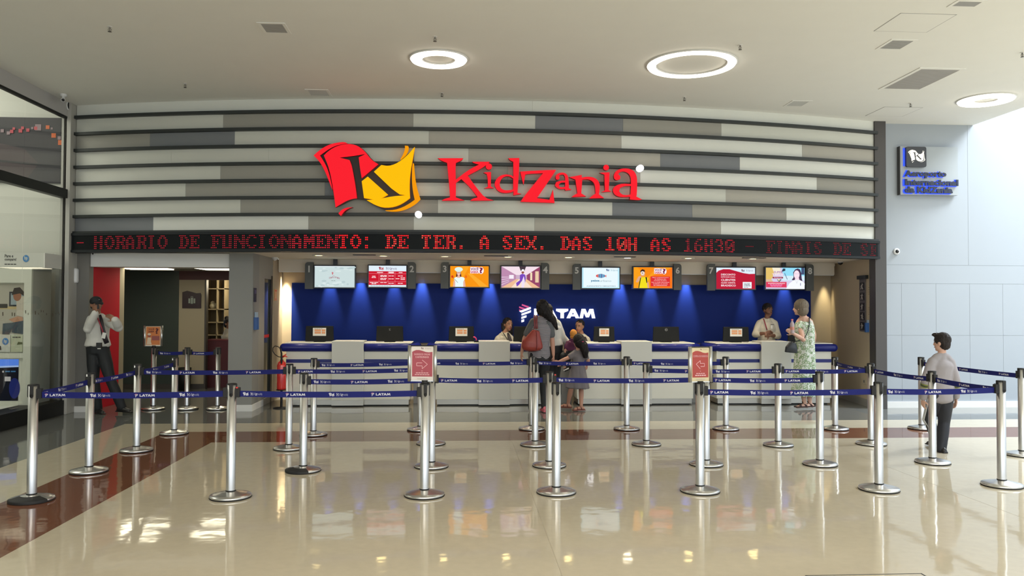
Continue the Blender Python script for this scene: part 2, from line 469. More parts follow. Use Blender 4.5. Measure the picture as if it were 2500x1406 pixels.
# ------------------------------------------------------------------ curved cladding wall above the ticket hall
ROWZ = [4.68, 4.485, 4.23, 3.978, 3.722, 3.47, 3.22, 2.972, 2.725]
ROWY = [262, 300, 345, 388, 428, 468, 510, 552]
ROWS = [
 [(180, P_W), (1300, P_W), (2165, None)],
 [(180, P_L), (545, P_G), (1009, P_L), (1307, P_D), (1521, P_G), (1761, P_L), (2165, None)],
 [(180, P_G), (366, P_D), (573, P_L), (1047, P_T), (1517, P_W), (1958, P_T), (2165, None)],
 [(180, P_L), (418, P_L), (656, P_L), (1144, P_T), (1612, P_D), (1806, P_W), (2165, None)],
 [(180, P_L), (538, P_G), (1240, P_T), (1563, P_W), (1994, P_G), (2165, None)],
 [(180, P_L), (453, P_G), (793, P_D), (1012, P_L), (1250, P_L), (1772, P_T), (2165, None)],
 [(180, P_L), (587, P_G), (1069, P_L), (1495, P_D), (1690, P_G), (1920, P_W), (2165, None)],
 [(180, P_D), (374, P_W), (753, P_G), (1010, P_L), (1305, P_T), (1760, P_W), (2165, None)],
]
mb = MB()
for r, row in enumerate(ROWS):
    z1, z0 = ROWZ[r], ROWZ[r + 1]
    for (pa, m), (pb, _) in zip(row[:-1], row[1:]):
        xa = max(arc(pa, ROWY[r])[0], -5.88); xb = min(arc(pb, ROWY[r])[0], 6.72)
        k = max(2, int((xb - xa) / 0.2))
        pts = arc_pts(xa + 0.001, xb - 0.001, k, 0.0)
        bk = arc_pts(xa + 0.001, xb - 0.001, k, -0.05)
        v = [(x, y, z0) for x, y in pts] + [(x, y, z1) for x, y in pts] + [(x, y, z0) for x, y in bk] + [(x, y, z1) for x, y in bk]
        q = len(pts)
        f = [(i, i + 1, q + i + 1, q + i) for i in range(q - 1)]
        f += [(0, q, 3 * q, 2 * q), (q - 1, 3 * q - 1, 4 * q - 1, 2 * q - 1)]
        mb.add(v, f, m)
# backing wall behind the panel joints
pts = arc_pts(-5.95, 6.9, 48, -0.03)
q = len(pts)
mb.add([(x, y, 2.42) for x, y in pts] + [(x, y, ZC) for x, y in pts], [(i, i + 1, q + i + 1, q + i) for i in range(q - 1)], RAIL)
mb.add([(x, 13.0, 2.6) for x, y in pts] + [(x, 13.0, ZC) for x, y in pts], [(i, q + i, q + i + 1, i + 1) for i in range(q - 1)], RAIL)
struct('wall_front', mb)
for k in range(1, 9):
    zc = ROWZ[k]
    mb = MB()
    a = arc_pts(-5.9, 6.74, 48, 0.075); b = arc_pts(-5.9, 6.74, 48, -0.01)
    q = len(a); hh = 0.0215
    v = [(x, y, zc - hh) for x, y in a] + [(x, y, zc + hh) for x, y in a] + [(x, y, zc - hh) for x, y in b] + [(x, y, zc + hh) for x, y in b]
    f = []
    for i in range(q - 1):
        f += [(i, i + 1, q + i + 1, q + i), (q + i, q + i + 1, 3 * q + i + 1, 3 * q + i), (2 * q + i, i, i + 1, 2 * q + i + 1)]
    f += [(0, q, 3 * q, 2 * q), (q - 1, 2 * q - 1, 4 * q - 1, 3 * q - 1)]
    mb.add(v, [tuple(reversed(x)) if len(x) and False else x for x in f], RAIL)
    struct('trim_%d' % (k + 1), mb)

# ------------------------------------------------------------------ side pieces of the front
mb = MB(); mb.box(6.70, 6.889, 12.56, 12.76, 0, ZC, DARKG); struct('trim_10', mb, bevel=0.004)
mb = MB(); mb.box(-6.02, -5.885, 12.36, 12.66, 0.0, ZC, mat('pale_post', (0.42, 0.41, 0.37), 0.5)); struct('trim_11', mb, bevel=0.004)
mb = MB(); mb.box(-5.885, -5.70, 12.62, 12.76, 0, 2.46, PIL); mb.box(-5.885, -5.695, 12.60, 12.76, 0, 0.09, WHITE); struct('wall_left_pilaster', mb)
mb = MB(); mb.box(-5.70, -3.60, 12.66, 13.05, 2.225, 2.44, WHITE); struct('wall_header', mb)
mb = MB()
mb.box(-3.60, -3.235, 12.62, 13.0, 0, 2.45, mat('column_grey', (0.25, 0.25, 0.235), 0.6, noise=0.03, nscale=4))
mb.box(-3.608, -3.226, 12.61, 12.985, 0, 0.10, WHITE)
struct('wall_column', mb)
# side wall with a glazed door, running back from the column
SIDEG = mat('side_wall_grey', (0.30, 0.285, 0.25), 0.6, noise=0.03, nscale=4)
mb = MB()
mb.box(-3.42, -3.235, 13.0, 13.32, 0, 2.45, SIDEG)
mb.box(-3.42, -3.235, 13.32, 13.92, 2.14, 2.45, SIDEG)
mb.box(-3.42, -3.225, 13.92, 14.75, 0, 2.45, BEIGE)
mb.box(-3.24, -3.226, 12.985, 13.32, 0, 0.10, WHITE)
struct('wall_left_hall', mb)
t = MB(); t.box(-3.30, -3.26, 13.32, 13.92, 0, 2.14, mat('dim_glass', (0.075, 0.085, 0.075), 0.06))
d1 = t.build('door_1'); d1['kind'] = 'structure'
t = MB()
for y0, y1, z0, z1 in ((13.32, 13.36, 0, 2.14), (13.80, 13.92, 0, 2.14), (13.36, 13.80, 2.08, 2.14), (13.36, 13.80, 0, 0.1)):
    t.box(-3.31, -3.235, y0, y1, z0, z1, BLACK if y0 > 13.7 else SIDEG)
t.build('door_frame', d1)
t = MB(); t.box(-3.258, -3.254, 13.38, 13.78, 1.10, 1.15, mat('red_tape', (0.6, 0.02, 0.015), 0.5)); t.build('warning_strip', d1, label='red strip across the glass')

# back wall of the hall
mb = MB()
mb.box(-3.42, 7.0, 14.62, 14.8, 0, 2.45, BEIGE)
struct('wall_back', mb)
mb = MB(); mb.box(-3.05, 6.52, 14.57, 14.615, 0.97, 2.045, BLUEW); struct('wall_blue', mb)
# right side wall of the hall, slightly splayed
mb = MB()
mb.add([(6.70, 12.76, 0), (6.93, 14.62, 0), (6.93, 14.62, 2.45), (6.70, 12.76, 2.45), (7.0, 12.76, 0), (7.0, 14.62, 0), (7.0, 14.62, 2.45), (7.0, 12.76, 2.45)],
       [(0, 3, 2, 1), (4, 5, 6, 7), (0, 4, 7, 3)], BEIGE)
struct('wall_right_hall', mb)
mb = MB()
mb.add([(6.69, 12.77, 0.002), (6.915, 14.60, 0.002), (6.915, 14.60, 0.12), (6.69, 12.77, 0.12), (6.71, 12.77, 0.002), (6.94, 14.60, 0.002), (6.94, 14.60, 0.12), (6.71, 12.77, 0.12)],
       [(0, 3, 2, 1), (3, 7, 6, 2), (0, 4, 7, 3)], mat('baseboard_grey', (0.28, 0.28, 0.27), 0.4))
struct('baseboard_right', mb)

# ------------------------------------------------------------------ pale wall on the right, rising into the atrium
mb = MB(); mb.box(6.89, 24, 12.72, 13.0, 0.0, 11.0, COOLWALL)
GR = mat('panel_groove', (0.305, 0.337, 0.368), 0.7)
gx = lambda px: float(aty(px, 700, 12.72)[0]); gz = lambda py: float(aty(2300, py, 12.72)[2])
for px in (2365,):
    mb.box(gx(px), gx(px) + 0.003, 12.718, 12.722, gz(647), 11, GR)
for px in (2201, 2285, 2367, 2448):
    mb.box(gx(px), gx(px) + 0.003, 12.718, 12.722, 0.12, gz(692), GR)
for py in (647, 692, 818):
    mb.box(6.89, 24, 12.718, 12.722, gz(py), gz(py) + 0.003, GR)
struct('wall_right', mb)
mb = MB(); mb.box(6.89, 24, 12.70, 12.73, 0.0, 0.10, WHITE); struct('baseboard_right_far', mb)
# far side of the atrium, beyond the frame
mb = MB(); mb.box(24, 24.3, -9, 13, 0, 11, mat('far_atrium_wall', (0.6, 0.62, 0.64), 0.7)); struct('wall_atrium', mb)

# ------------------------------------------------------------------ corridor behind the opening at the left
CORR = mat('corridor_glass', (0.055, 0.070, 0.066), 0.2)
TAN = mat('corridor_tan', (0.36, 0.31, 0.22), 0.7)
mb = MB()
mb.box(-5.80, -5.70, 12.765, 13.72, 0.0, 2.30, RED)
mb.box(-5.86, -5.76, 13.72, 14.05, 0.0, 2.30, TAN)
mb.box(-7.3, -5.86, 13.95, 14.05, 0, 2.3, TAN)
struct('wall_corridor_left', mb)
YB = 16.0
xa, xb, xc, xd = (float(aty(p, 800, YB)[0]) for p in (300, 437, 500, 566))
mb = MB()
mb.box(xa - 1.5, xb, YB, YB + 0.1, 0, 2.3, CORR)
mb.box(xb, xc, YB - 0.02, YB + 0.1, 0, 2.3, TAN)
mb.box(xb, xd + .4, YB - 0.03, YB + 0.1, 2.13, 2.3, mat('dark_red_band', (0.06, 0.008, 0.01), 0.5))
mb.box(xc, xc + 0.03, YB - 0.03, YB + 0.1, 0, 2.13, DARKG)
mb.box(xa - 1.5, xc, YB - 0.03, YB, 0.0, 0.1, DARKG)
struct('wall_corridor_back', mb)
mb = MB()
mb.box(-7.3, -3.42, 13.05, 18.0, 2.30, 2.40, mat('corridor_ceiling', (0.30, 0.29, 0.27), 0.8))
struct('ceiling_corridor', mb)
mb = MB()
mb.box(xc - 1, -3.3, 17.9, 18.0, 0, 2.3, TAN); mb.box(-3.42, -3.33, 13.05, 18.0, 0, 2.3, TAN); mb.box(-7.4, -7.3, 13.9, 18, 0, 2.3, TAN)
struct('wall_corridor_far', mb)

# ------------------------------------------------------------------ shop front on the left
XG = -5.95
SHOPW = mat('shop_white', (0.62, 0.62, 0.56), 0.7)
mb = MB()
mb.box(XG - 0.06, XG + 0.015, -9, 12.40, 4.47, ZC, mat('shop_fascia', (0.44, 0.43, 0.42), 0.6))
struct('wall_left', mb)
mb = MB(); mb.box(-6.25, XG + 0.03, -9, 12.56, 0, 0.215, BLACK); struct('trim_12', mb)
mb = MB(); mb.box(-6.03, XG + 0.035, -9, 12.60, 3.235, 3.37, BLACK); struct('trim_13', mb, bevel=0.004)
mb = MB(); mb.box(-6.0, XG + 0.012, -9, 12.42, 4.44, 4.475, BLACK); struct('trim_14', mb)
mb = MB(); mb.box(-5.985, XG + 0.005, 12.36, 12.40, 0.2, 4.46, BLACK); struct('trim_15', mb)
def glass_mat():
    m = bpy.data.materials.new('clear_glass'); m.use_nodes = True
    nt = m.node_tree; nt.nodes.clear()
    o = nt.nodes.new('ShaderNodeOutputMaterial'); a = nt.nodes.new('ShaderNodeBsdfTransparent'); g = nt.nodes.new('ShaderNodeBsdfGlossy')
    a.inputs['Color'].default_value = (0.93, 0.96, 0.94, 1); g.inputs['Roughness'].default_value = 0.01
    fr = nt.nodes.new('ShaderNodeFresnel'); fr.inputs['IOR'].default_value = 1.65
    mx = nt.nodes.new('ShaderNodeMixShader')
    nt.links.new(fr.outputs[0], mx.inputs[0]); nt.links.new(a.outputs[0], mx.inputs[1]); nt.links.new(g.outputs[0], mx.inputs[2]); nt.links.new(mx.outputs[0], o.inputs[0])
    MATS['clear_glass'] = m
    return m
GLASS = glass_mat()
ys = [-9, -6, -3, 0, 3, 6, 8.6, 11.22, 12.36]
w = bpy.data.objects.new('window_1', None); COL.objects.link(w); w['kind'] = 'structure'
for ya, yb in zip(ys[:-1], ys[1:]):
    for za, zb in ((0.215, 3.235), (3.37, 4.44)):
        g = MB(); g.add([(XG, ya + .004, za), (XG, yb - .004, za), (XG, yb - .004, zb), (XG, ya + .004, zb)], [(0, 1, 2, 3)], GLASS)
        g.build('pane', w)
# row of small sticker marks on the glass
g = MB(); random.seed(3)
STK = mat('brown_sticker', (0.10, 0.075, 0.05), 0.6)
yy = 8.0
while yy < 12.3:
    s_ = random.uniform(0.008, 0.022)
    zc = 1.52 + random.uniform(-0.03, 0.03)
    if random.random() < 0.8:
        g.add([(XG + .003, yy, zc - s_ * 1.4), (XG + .003, yy + s_, zc - s_), (XG + .003, yy + s_ * .8, zc + s_ * 1.3), (XG + .003, yy - s_ * .3, zc + s_)], [(0, 1, 2, 3)], STK)
    yy += random.uniform(0.04, 0.10)
g.build('sticker_row', w, label='row of small brown sticker marks on the glass')
# inside of the shop
mb = MB()
mb.box(-11, -6.03, 12.42, 12.5, 0, 5.4, SHOPW)
mb.box(-11.1, -11, -9, 12.5, 0, 5.4, SHOPW)
mb.box(-11.1, -6.01, -9, 12.5, 5.4, 5.5, SHOPW)
struct('wall_shop', mb)
mb = MB(); mb.box(-11, -6.26, -9, 12.42, 0.0, 0.2, SHOPW); struct('floor_shop', mb)
# ------------------------------------------------------------------ illuminated signs on the cladding
SG_RED = glow('sign_red', (252, 28, 44), 1.0)
SG_RETURN = mat('sign_red_side', srgb(150, 22, 26), 0.4)
SG_DARK = mat('sign_dark_plate', (0.028, 0.018, 0.014), 0.5)
SG_WHITE = glow('sign_white', (250, 250, 255), 1.5)
def gold_mat():
    m = glow('sign_gold', (255, 192, 0), 1.0)
    return m
SG_GOLD = gold_mat(); SG_AMBER = glow('sign_amber', (255, 160, 0), 0.92)
def tangent_plane(px, py, off):
    p = arc(px, py, off); a = (p[0] - ARC_X) / ARC_R
    t = Vector((math.cos(a), math.sin(a), 0)); return Vector(p), t
def plane_hit(px, py, P, t):
    nrm = Vector((t.y, -t.x, 0)); d = Vector(ray(px, py)); c = Vector(_C)
    s = (P - c).dot(nrm) / d.dot(nrm); return c + d * s
def extrude_px(mb, loops, P, t, off, depth, face, side):
    """flat letter traced in photo pixels, stood on the plane P,t; off: forward of the plane"""
    nrm = Vector((t.y, -t.x, 0))
    L = [[plane_hit(x, y, P + nrm * off, t) for x, y in l] for l in loops]
    flat2 = [[(p.dot(t), p.z) for p in l] for l in L]
    _, tri = tess(flat2)
    fl = [p for l in L for p in l]
    vs = []
    for f in tri:
        a, b, c = (fl[i] for i in f)
        vs.append(f if (b - a).cross(c - a).dot(nrm) > 0 else (f[0], f[2], f[1]))
    mb.add(fl, vs, face)
    back = [p - nrm * depth for p in fl]
    k = 0
    for l in L:
        n = len(l)
        mb.add([fl[k + i] for i in range(n)] + [back[k + i] for i in range(n)], [(i, (i + 1) % n, n + (i + 1) % n, n + i) for i in range(n)], side)
        k += n
P, t_ = tangent_plane(900, 440, 0.10)
sg = thing('emblem_sign', 'large lit red and gold flag emblem mounted on the curved cladding wall', 'sign', tuple(P))
def em_part(name, keys, off, depth, face, side):
    mb = MB()
    for k in keys:
        extrude_px(mb, [EM_PX[k]], P, t_, off, depth, face, side)
    return mb.build(name, sg)
em_part('back_plate', ['back'], 0.0, 0.06, SG_DARK, SG_DARK)
em_part('red_panel', ['red'], 0.05, 0.05, SG_RED, SG_RETURN)
em_part('red_edging', ['red_edge', 'red_tail'], 0.045, 0.09, SG_RED, SG_RETURN)
em_part('gold_panel', ['gold'], 0.05, 0.05, SG_GOLD, SG_AMBER)
em_part('gold_edging', ['gold_top', 'gold_edge'], 0.045, 0.09, SG_AMBER, SG_AMBER)
mb = MB(); extrude_px(mb, [circ(1021, 523, 8.3, 24)], P, t_, 0.02, 0.08, SG_WHITE, SG_WHITE); mb.build('trademark_disc', sg, label='round white lit disc')
P2, t2 = tangent_plane(1318, 440, 0.07)
sg2 = thing('lettering_sign', 'large lit red playful serif lettering on the curved cladding wall', 'sign', tuple(P2))
groups = [[0], [1, 2], [3, 4], [5], [6], [7], [8, 9], [10]]
for g in groups:
    mb = MB()
    for i in g:
        extrude_px(mb, WM_PX[i][1], P2, t2, 0.05 + 0.0004 * i, 0.06, SG_RED, SG_RETURN)
    mb.build('letter', sg2)
mb = MB(); extrude_px(mb, [circ(1564, 410, 8.3, 24)], P2, t2, 0.05, 0.08, SG_WHITE, SG_WHITE); mb.build('trademark_disc', sg2, label='round white lit disc')

# ------------------------------------------------------------------ LED ticker
led = thing('led_ticker', 'long black electronic ticker with red dot text running across the whole front', 'LED sign', (0.4, 11.7, 2.42))
mb = MB()
a = arc_pts(-5.88, 6.74, 60, 0.10); b = arc_pts(-5.88, 6.74, 60, -0.06); q = len(a)
Z0, Z1 = 2.425, 2.715
HOUS = mat('ticker_housing', (0.016, 0.019, 0.021), 0.5, spec=0.25)
v = [(x, y, Z0) for x, y in a] + [(x, y, Z1) for x, y in a] + [(x, y, Z0) for x, y in b] + [(x, y, Z1) for x, y in b]
f = []
for i in range(q - 1):
    f += [(i, i + 1, q + i + 1, q + i), (q + i, q + i + 1, 3 * q + i + 1, 3 * q + i), (2 * q + i, 2 * q + i + 1, i + 1, i)]
f += [(0, q, 3 * q, 2 * q), (q - 1, 3 * q - 1, 4 * q - 1, 2 * q - 1)][:1]
mb.add(v, f, HOUS)
a2 = arc_pts(-5.88, 6.74, 60, 0.115)
for z0, z1 in ((2.425, 2.462), (2.678, 2.715)):
    v = [(x, y, z0) for x, y in a2] + [(x, y, z1) for x, y in a2] + [(x, y, z0) for x, y in a] + [(x, y, z1) for x, y in a]
    f = []
    for i in range(q - 1):
        f += [(i, i + 1, q + i + 1, q + i), (q + i, q + i + 1, 3 * q + i + 1, 3 * q + i), (2 * q + i, 2 * q + i + 1, i + 1, i)]
    mb.add(v, f, HOUS)
mb.build('housing', led)
mb = MB()
v = [(x, y, 2.463) for x, y in arc_pts(-5.86, 6.70, 60, 0.104)] + [(x, y, 2.677) for x, y in arc_pts(-5.86, 6.70, 60, 0.104)]
mb.add(v, [(i, i + 1, q + i + 1, q + i) for i in range(q - 1)], mat('ticker_face', (0.004, 0.006, 0.007), 0.5, spec=0.15))
mb.build('display_face', led)
FONT = {'A': '3078CCCCFCCCCC', 'C': '3C66C0C0C0663C', 'D': 'F86C6666666CF8', 'E': 'FE6268786862FE', 'F': 'FE6268786860F0', 'H': 'CCCCCCFCCCCCCC',
        'I': '78303030303078', 'M': 'C6EEFEFED6C6C6', 'N': 'C6E6F6DECEC6C6', 'O': '386CC6C6C66C38', 'R': 'FC66667C6C66E6', 'S': '78CCE0701CCC78',
        'T': 'FCB43030303078', 'U': 'CCCCCCCCCCCCFC', 'X': 'C6C66C38386CC6', '0': '7CC6CEDEF6E67C', '1': '307030303030FC', '3': '78CC0C380CCC78',
        '6': '3860C0F8CCCC78', '-': '000000FC000000', ':': '00303000003030', '.': '00000000003030', ' ': '00000000000000'}
MSG = '- HORARIO DE FUNCIONAMENTO: DE TER. A SEX. DAS 10H AS 16H30 - FINAIS DE SE'
anch = [(0, 187), (2, 229), (13, 514), (28, 940), (31, 1029), (36, 1171), (43, 1368), (51, 1588), (54, 1670), (62, 1870), (69, 2034), (74, 2146)]
def xcol(i):
    for (i0, p0), (i1, p1) in zip(anch[:-1], anch[1:]):
        if i <= i1:
            return float(arc(p0 + (p1 - p0) * (i - i0) / (i1 - i0), 590, 0.11)[0])
    return float(arc(anch[-1][1], 590, 0.11)[0])
L_HI = glow('dot_bright', (255, 30, 38), 1.25); L_CORE = glow('dot_core', (255, 84, 66), 1.5); L_MID = glow('dot_medium', (245, 40, 60), 0.85); L_LO = glow('dot_dim', (200, 38, 55), 0.8); L_XLO = glow('dot_faint', (175, 30, 50), 0.65)
mb = MB()
random.seed(11)
for ci, ch in enumerate(MSG):
    xa, xb = xcol(ci), xcol(ci + 1)
    w_ = (xb - xa) / 7.35
    bits = FONT[ch]
    for r in range(7):
        byte = int(bits[2 * r:2 * r + 2], 16)
        for c in range(8):
            if not byte >> (7 - c) & 1:
                continue
            if ci == 73 and c > 4:
                continue
            x = xa + (c + 0.5) * w_; y = arc_y(x, 0.107); z = 2.664 - 0.0293 * r - 0.006
            if ci < 20: m = L_LO
            elif ci < 27: m = L_MID if ci < 24 else L_HI
            elif ci < 50: m = L_CORE if random.random() < 0.22 else L_HI
            elif ci < 54: m = L_HI if random.random() < 0.6 else L_MID
            elif ci < 60: m = L_MID if random.random() < 0.5 else L_LO
            else: m = L_XLO if random.random() < 0.8 else L_LO
            rr = {L_LO: 0.0082, L_MID: 0.0092, L_XLO: 0.0072}.get(m, 0.0108)
            mb.add([(x + rr * 0.92 * math.cos(k * math.pi / 3), y, z + rr * math.sin(k * math.pi / 3)) for k in range(6)], [(5, 4, 3, 2, 1, 0)], m)
mb.build('lit_text', led, label='red dot lettering')

# ------------------------------------------------------------------ ceiling fittings
RINGGLOW = glow('ring_diffuser', (255, 244, 226), 9.0)
def ring(px, py, R, r, label):
    c = atz(px, py, ZC - 0.01)
    t = thing('ring_light', label, 'ceiling light', (float(c[0]), float(c[1]), ZC - 0.001), 'ring lights in the ceiling')
    cc = (float(c[0]), float(c[1]), ZC - 0.001)
    mb = MB()
    prof = [(r, -0.012), (r + 0.01, -0.03), (R - 0.01, -0.03), (R, -0.012)]
    mb.lathe(cc, prof, RINGGLOW, 64)
    mb.build('diffuser', t)
    mb = MB()
    mb.lathe(cc, [(R, 0.0), (R + 0.018, 0.0), (R + 0.018, -0.012), (R, -0.014)], WHITE, 64)
    mb.lathe(cc, [(r, -0.014), (r - 0.012, -0.012), (r - 0.012, 0.0), (r, 0.0)], WHITE, 64)
    mb.build('rim', t)
ring(1071, 145, 0.345, 0.205, 'smaller glowing ring light left of the largest ring')
ring(1688, 157.5, 0.545, 0.44, 'largest glowing ring light with a wide open centre')
ring(2407, 244, 0.37, 0.16, 'small glowing ring light at the far right ceiling edge')

def quad_rect(pts):
    ps = [atz(x, y, ZC) for x, y in pts]
    xs = sorted(float(p[0]) for p in ps); yy = sorted(float(p[1]) for p in ps)
    return (xs[0] + xs[1]) / 2, (xs[2] + xs[3]) / 2, (yy[0] + yy[1]) / 2, (yy[2] + yy[3]) / 2
GRIL = mat('vent_grey', (0.38, 0.38, 0.37), 0.6); GDARK = mat('vent_slot', (0.10, 0.10, 0.10), 0.7)
PALEV = mat('vent_pale', (0.60, 0.61, 0.59), 0.6)
def vent(pts, label, gm=GRIL):
    x0, x1, y0, y1 = quad_rect(pts)
    t = thing('air_vent', label, 'ceiling vent', ((x0 + x1) / 2, (y0 + y1) / 2, ZC), 'square air vents in the ceiling')
    mb = MB()
    fw = 0.035
    for a in ((x0 - fw, x1 + fw, y0 - fw, y0), (x0 - fw, x1 + fw, y1, y1 + fw), (x0 - fw, x0, y0, y1), (x1, x1 + fw, y0, y1)):
        mb.box(a[0], a[1], a[2], a[3], ZC - 0.006, ZC - 0.0005, CEIL)
    mb.build('frame', t)
    mb = MB(); mb.box(x0, x1, y0, y1, ZC - 0.002, ZC - 0.0005, GDARK)
    n = 12
    for i in range(n):
        ya = y0 + (y1 - y0) * i / n
        mb.box(x0, x1, ya, ya + (y1 - y0) / n * 0.72, ZC - 0.005, ZC - 0.002, gm)
    mb.build('grille', t)
vent([(636, 57.6), (687.6, 57.6), (703, 79), (651.6, 79)], 'grey square air vent at the upper left of the ceiling')
vent([(751, 219.6), (797, 219.6), (803, 233), (761, 233)], 'pale square air vent near the cladding wall, left of the small ring light', PALEV)
vent([(1940, 245.5), (1975, 247.7), (1956, 258.5), (1918.6, 258)], 'pale square air vent near the cladding wall, right of the largest ring light', PALEV)
vent([(2183, 95.4), (2228, 100.8), (2196, 118.8), (2147, 118)], 'grey square air vent between the access panel and the large return grille')
vent([(2340, 3), (2400, 3), (2379, 14.4), (2324, 14.4)], 'grey square air vent cut by the top edge of the view')
x0, x1, y0, y1 = quad_rect([(2248, 166.7), (2342, 170), (2244, 217), (2160, 215)])
t = thing('return_grille', 'large grey return air grille in the right of the ceiling', 'ceiling vent', ((x0 + x1) / 2, (y0 + y1) / 2, ZC))
mb = MB(); mb.box(x0, x1, y0, y1, ZC - 0.006, ZC - 0.0005, mat('grille_grey', (0.36, 0.345, 0.325), 0.7))
for i in range(28):
    ya = y0 + (y1 - y0) * i / 28
    mb.box(x0, x1, ya, ya + 0.006, ZC - 0.008, ZC - 0.006, GRIL)
mb.build('grille', t)
mb = MB()
for a in ((x0 - .05, x1 + .05, y0 - .05, y0), (x0 - .05, x1 + .05, y1, y1 + .05), (x0 - .05, x0, y0, y1), (x1, x1 + .05, y0, y1)):
    mb.box(a[0], a[1], a[2], a[3], ZC - 0.009, ZC - 0.0005, CEIL)
mb.build('frame', t)
def hatch(pts, label):
    x0, x1, y0, y1 = quad_rect(pts)
    t = thing('access_panel', label, 'ceiling hatch', ((x0 + x1) / 2, (y0 + y1) / 2, ZC), 'access panels in the ceiling')
    mb = MB(); mb.box(x0 + .01, x1 - .01, y0 + .01, y1 - .01, ZC - 0.003, ZC - 0.0005, CEIL); mb.build('cover', t)
    mb = MB()
    for a in ((x0, x1, y0, y0 + .01), (x0, x1, y1 - .01, y1), (x0, x0 + .01, y0, y1), (x1 - .01, x1, y0, y1)):
        mb.box(a[0], a[1], a[2], a[3], ZC - 0.0015, ZC - 0.0005, GRIL)
    mb.build('joint', t)
hatch([(2199, 31.7), (2338, 35), (2263.4, 78), (2130, 76.7)], 'large flush access panel outlined on the ceiling at the upper right')
hatch([(2160, 260), (2251.5, 262.8), (2205, 284), (2111, 283)], 'flush access panel outlined on the ceiling above the dark pillar')

# sprinkler heads
BRASS = mat('sprinkler_metal', (0.18, 0.17, 0.15), 0.4, 0.8)
def sprinkler_proto():
    t = thing('sprinkler_head', '', 'sprinkler', (0, 0, 0), 'sprinkler heads in the ceiling')
    mb = MB(); mb.lathe((0, 0, 0), [(0.0, -0.008), (0.035, -0.006), (0.04, 0.0)], WHITE, 16); mb.build('escutcheon', t)
    mb = MB(); mb.lathe((0, 0, 0), [(0.012, -0.004), (0.012, -0.035), (0.007, -0.04), (0.007, -0.075), (0.0, -0.078)], BRASS, 10)
    for sx in (-1, 1):
        mb.tube([(sx * 0.011, 0, -0.03), (sx * 0.026, 0, -0.045), (sx * 0.02, 0, -0.066), (0, 0, -0.078)], 0.004, BRASS, 6)
    mb.build('body', t)
    mb = MB(); mb.lathe((0, 0, 0), [(0.0, -0.086), (0.03, -0.084), (0.03, -0.080), (0.0, -0.078)], BRASS, 14); mb.build('deflector', t)
    return t
def dup(root, loc, label, group=None):
    r = root.copy(); COL.objects.link(r); r.location = loc; r['label'] = label
    if group: r['group'] = group
    for ch in list(root.children):
        c = ch.copy(); COL.objects.link(c); c.parent = r
        for g in list(ch.children):
            d = g.copy(); COL.objects.link(d); d.parent = c
    return r
sp = sprinkler_proto()
spl = [(268, 75, 'sprinkler head alone at the far left of the ceiling'), (452, 212, 'sprinkler head near the left end of the cladding wall'), (1062, 99, 'sprinkler head just above the small ring light'),
       (1079, 234, 'sprinkler head between the small ring light and the cladding wall'), (1807, 119, 'sprinkler head just right of the largest ring light'), (1671, 244, 'sprinkler head between the largest ring light and the cladding wall'),
       (2223, 259, 'sprinkler head inside the flush panel above the dark pillar'), (2496, 137, 'sprinkler head cut by the right edge of the view')]
for i, (x, y, lb) in enumerate(spl):
    c = atz(x, y, ZC - 0.045); loc = (float(c[0]), float(c[1]), ZC)
    if i == 0:
        sp.location = loc; sp['label'] = lb; sp.scale = (0.68, 0.68, 0.68)
    else:
        dup(sp, loc, lb)

# cameras and small wall devices
WPL = mat('white_plastic', (0.72, 0.73, 0.73), 0.35); LENS = mat('lens_black', (0.008, 0.008, 0.01), 0.1)
def wall_cam(c, label, r=0.055, name='security_camera', nrm=(0, -1, 0)):
    t = thing(name, label, 'camera', tuple(c))
    n = Vector(nrm); c = Vector(c)
    ax = Vector((0, 0, 1)); s = n.cross(ax)
    mb = MB(); mb.tube([c, c + n * 0.015, c + n * 0.03], [r, r, r * 0.8], WPL, 28); mb.build('housing', t)
    mb = MB(); mb.ellip(c + n * 0.03, (r * 0.55, r * 0.55, r * 0.42), LENS, axes=(s, ax, n), nu=18); mb.build('lens', t)
wall_cam(aty(2188, 614, 12.72), 'round white camera on the pale wall right of the ticker')
c = aty(167, 258.5, 12.0); X_ = XG + 0.015
d = ray(167, 258.5); c = _C + d * X_ / d[0]
t = thing('wall_speaker', 'small round black speaker on the shop fascia by the corner', 'speaker', tuple(c))
mb = MB(); mb.tube([c, c + np.array([0.02, 0, 0])], [0.06, 0.055], BLACK, 24); mb.build('grille', t)
mb = MB(); mb.tube([c, c + np.array([0.014, 0, 0])], [0.07, 0.068], WPL, 24); mb.build('bezel', t)
c = atz(155, 230, ZC)
t = thing('security_camera', 'small white camera hanging from the ceiling in the left corner', 'camera', (float(c[0]), float(c[1]), ZC))
mb = MB(); mb.lathe((c[0], c[1], ZC), [(0.045, 0), (0.045, -0.03), (0.02, -0.035), (0.02, -0.06), (0.0, -0.06)], WPL, 16); mb.build('mount', t)
mb = MB(); mb.tube([(c[0] - .02, c[1] + .03, ZC - .075), (c[0] + .03, c[1] - .07, ZC - .10)], 0.028, WPL, 14); mb.build('housing', t)
mb = MB(); mb.tube([(c[0] + .0295, c[1] - .069, ZC - .10), (c[0] + .033, c[1] - .076, ZC - .103)], 0.02, LENS, 14); mb.build('lens', t)
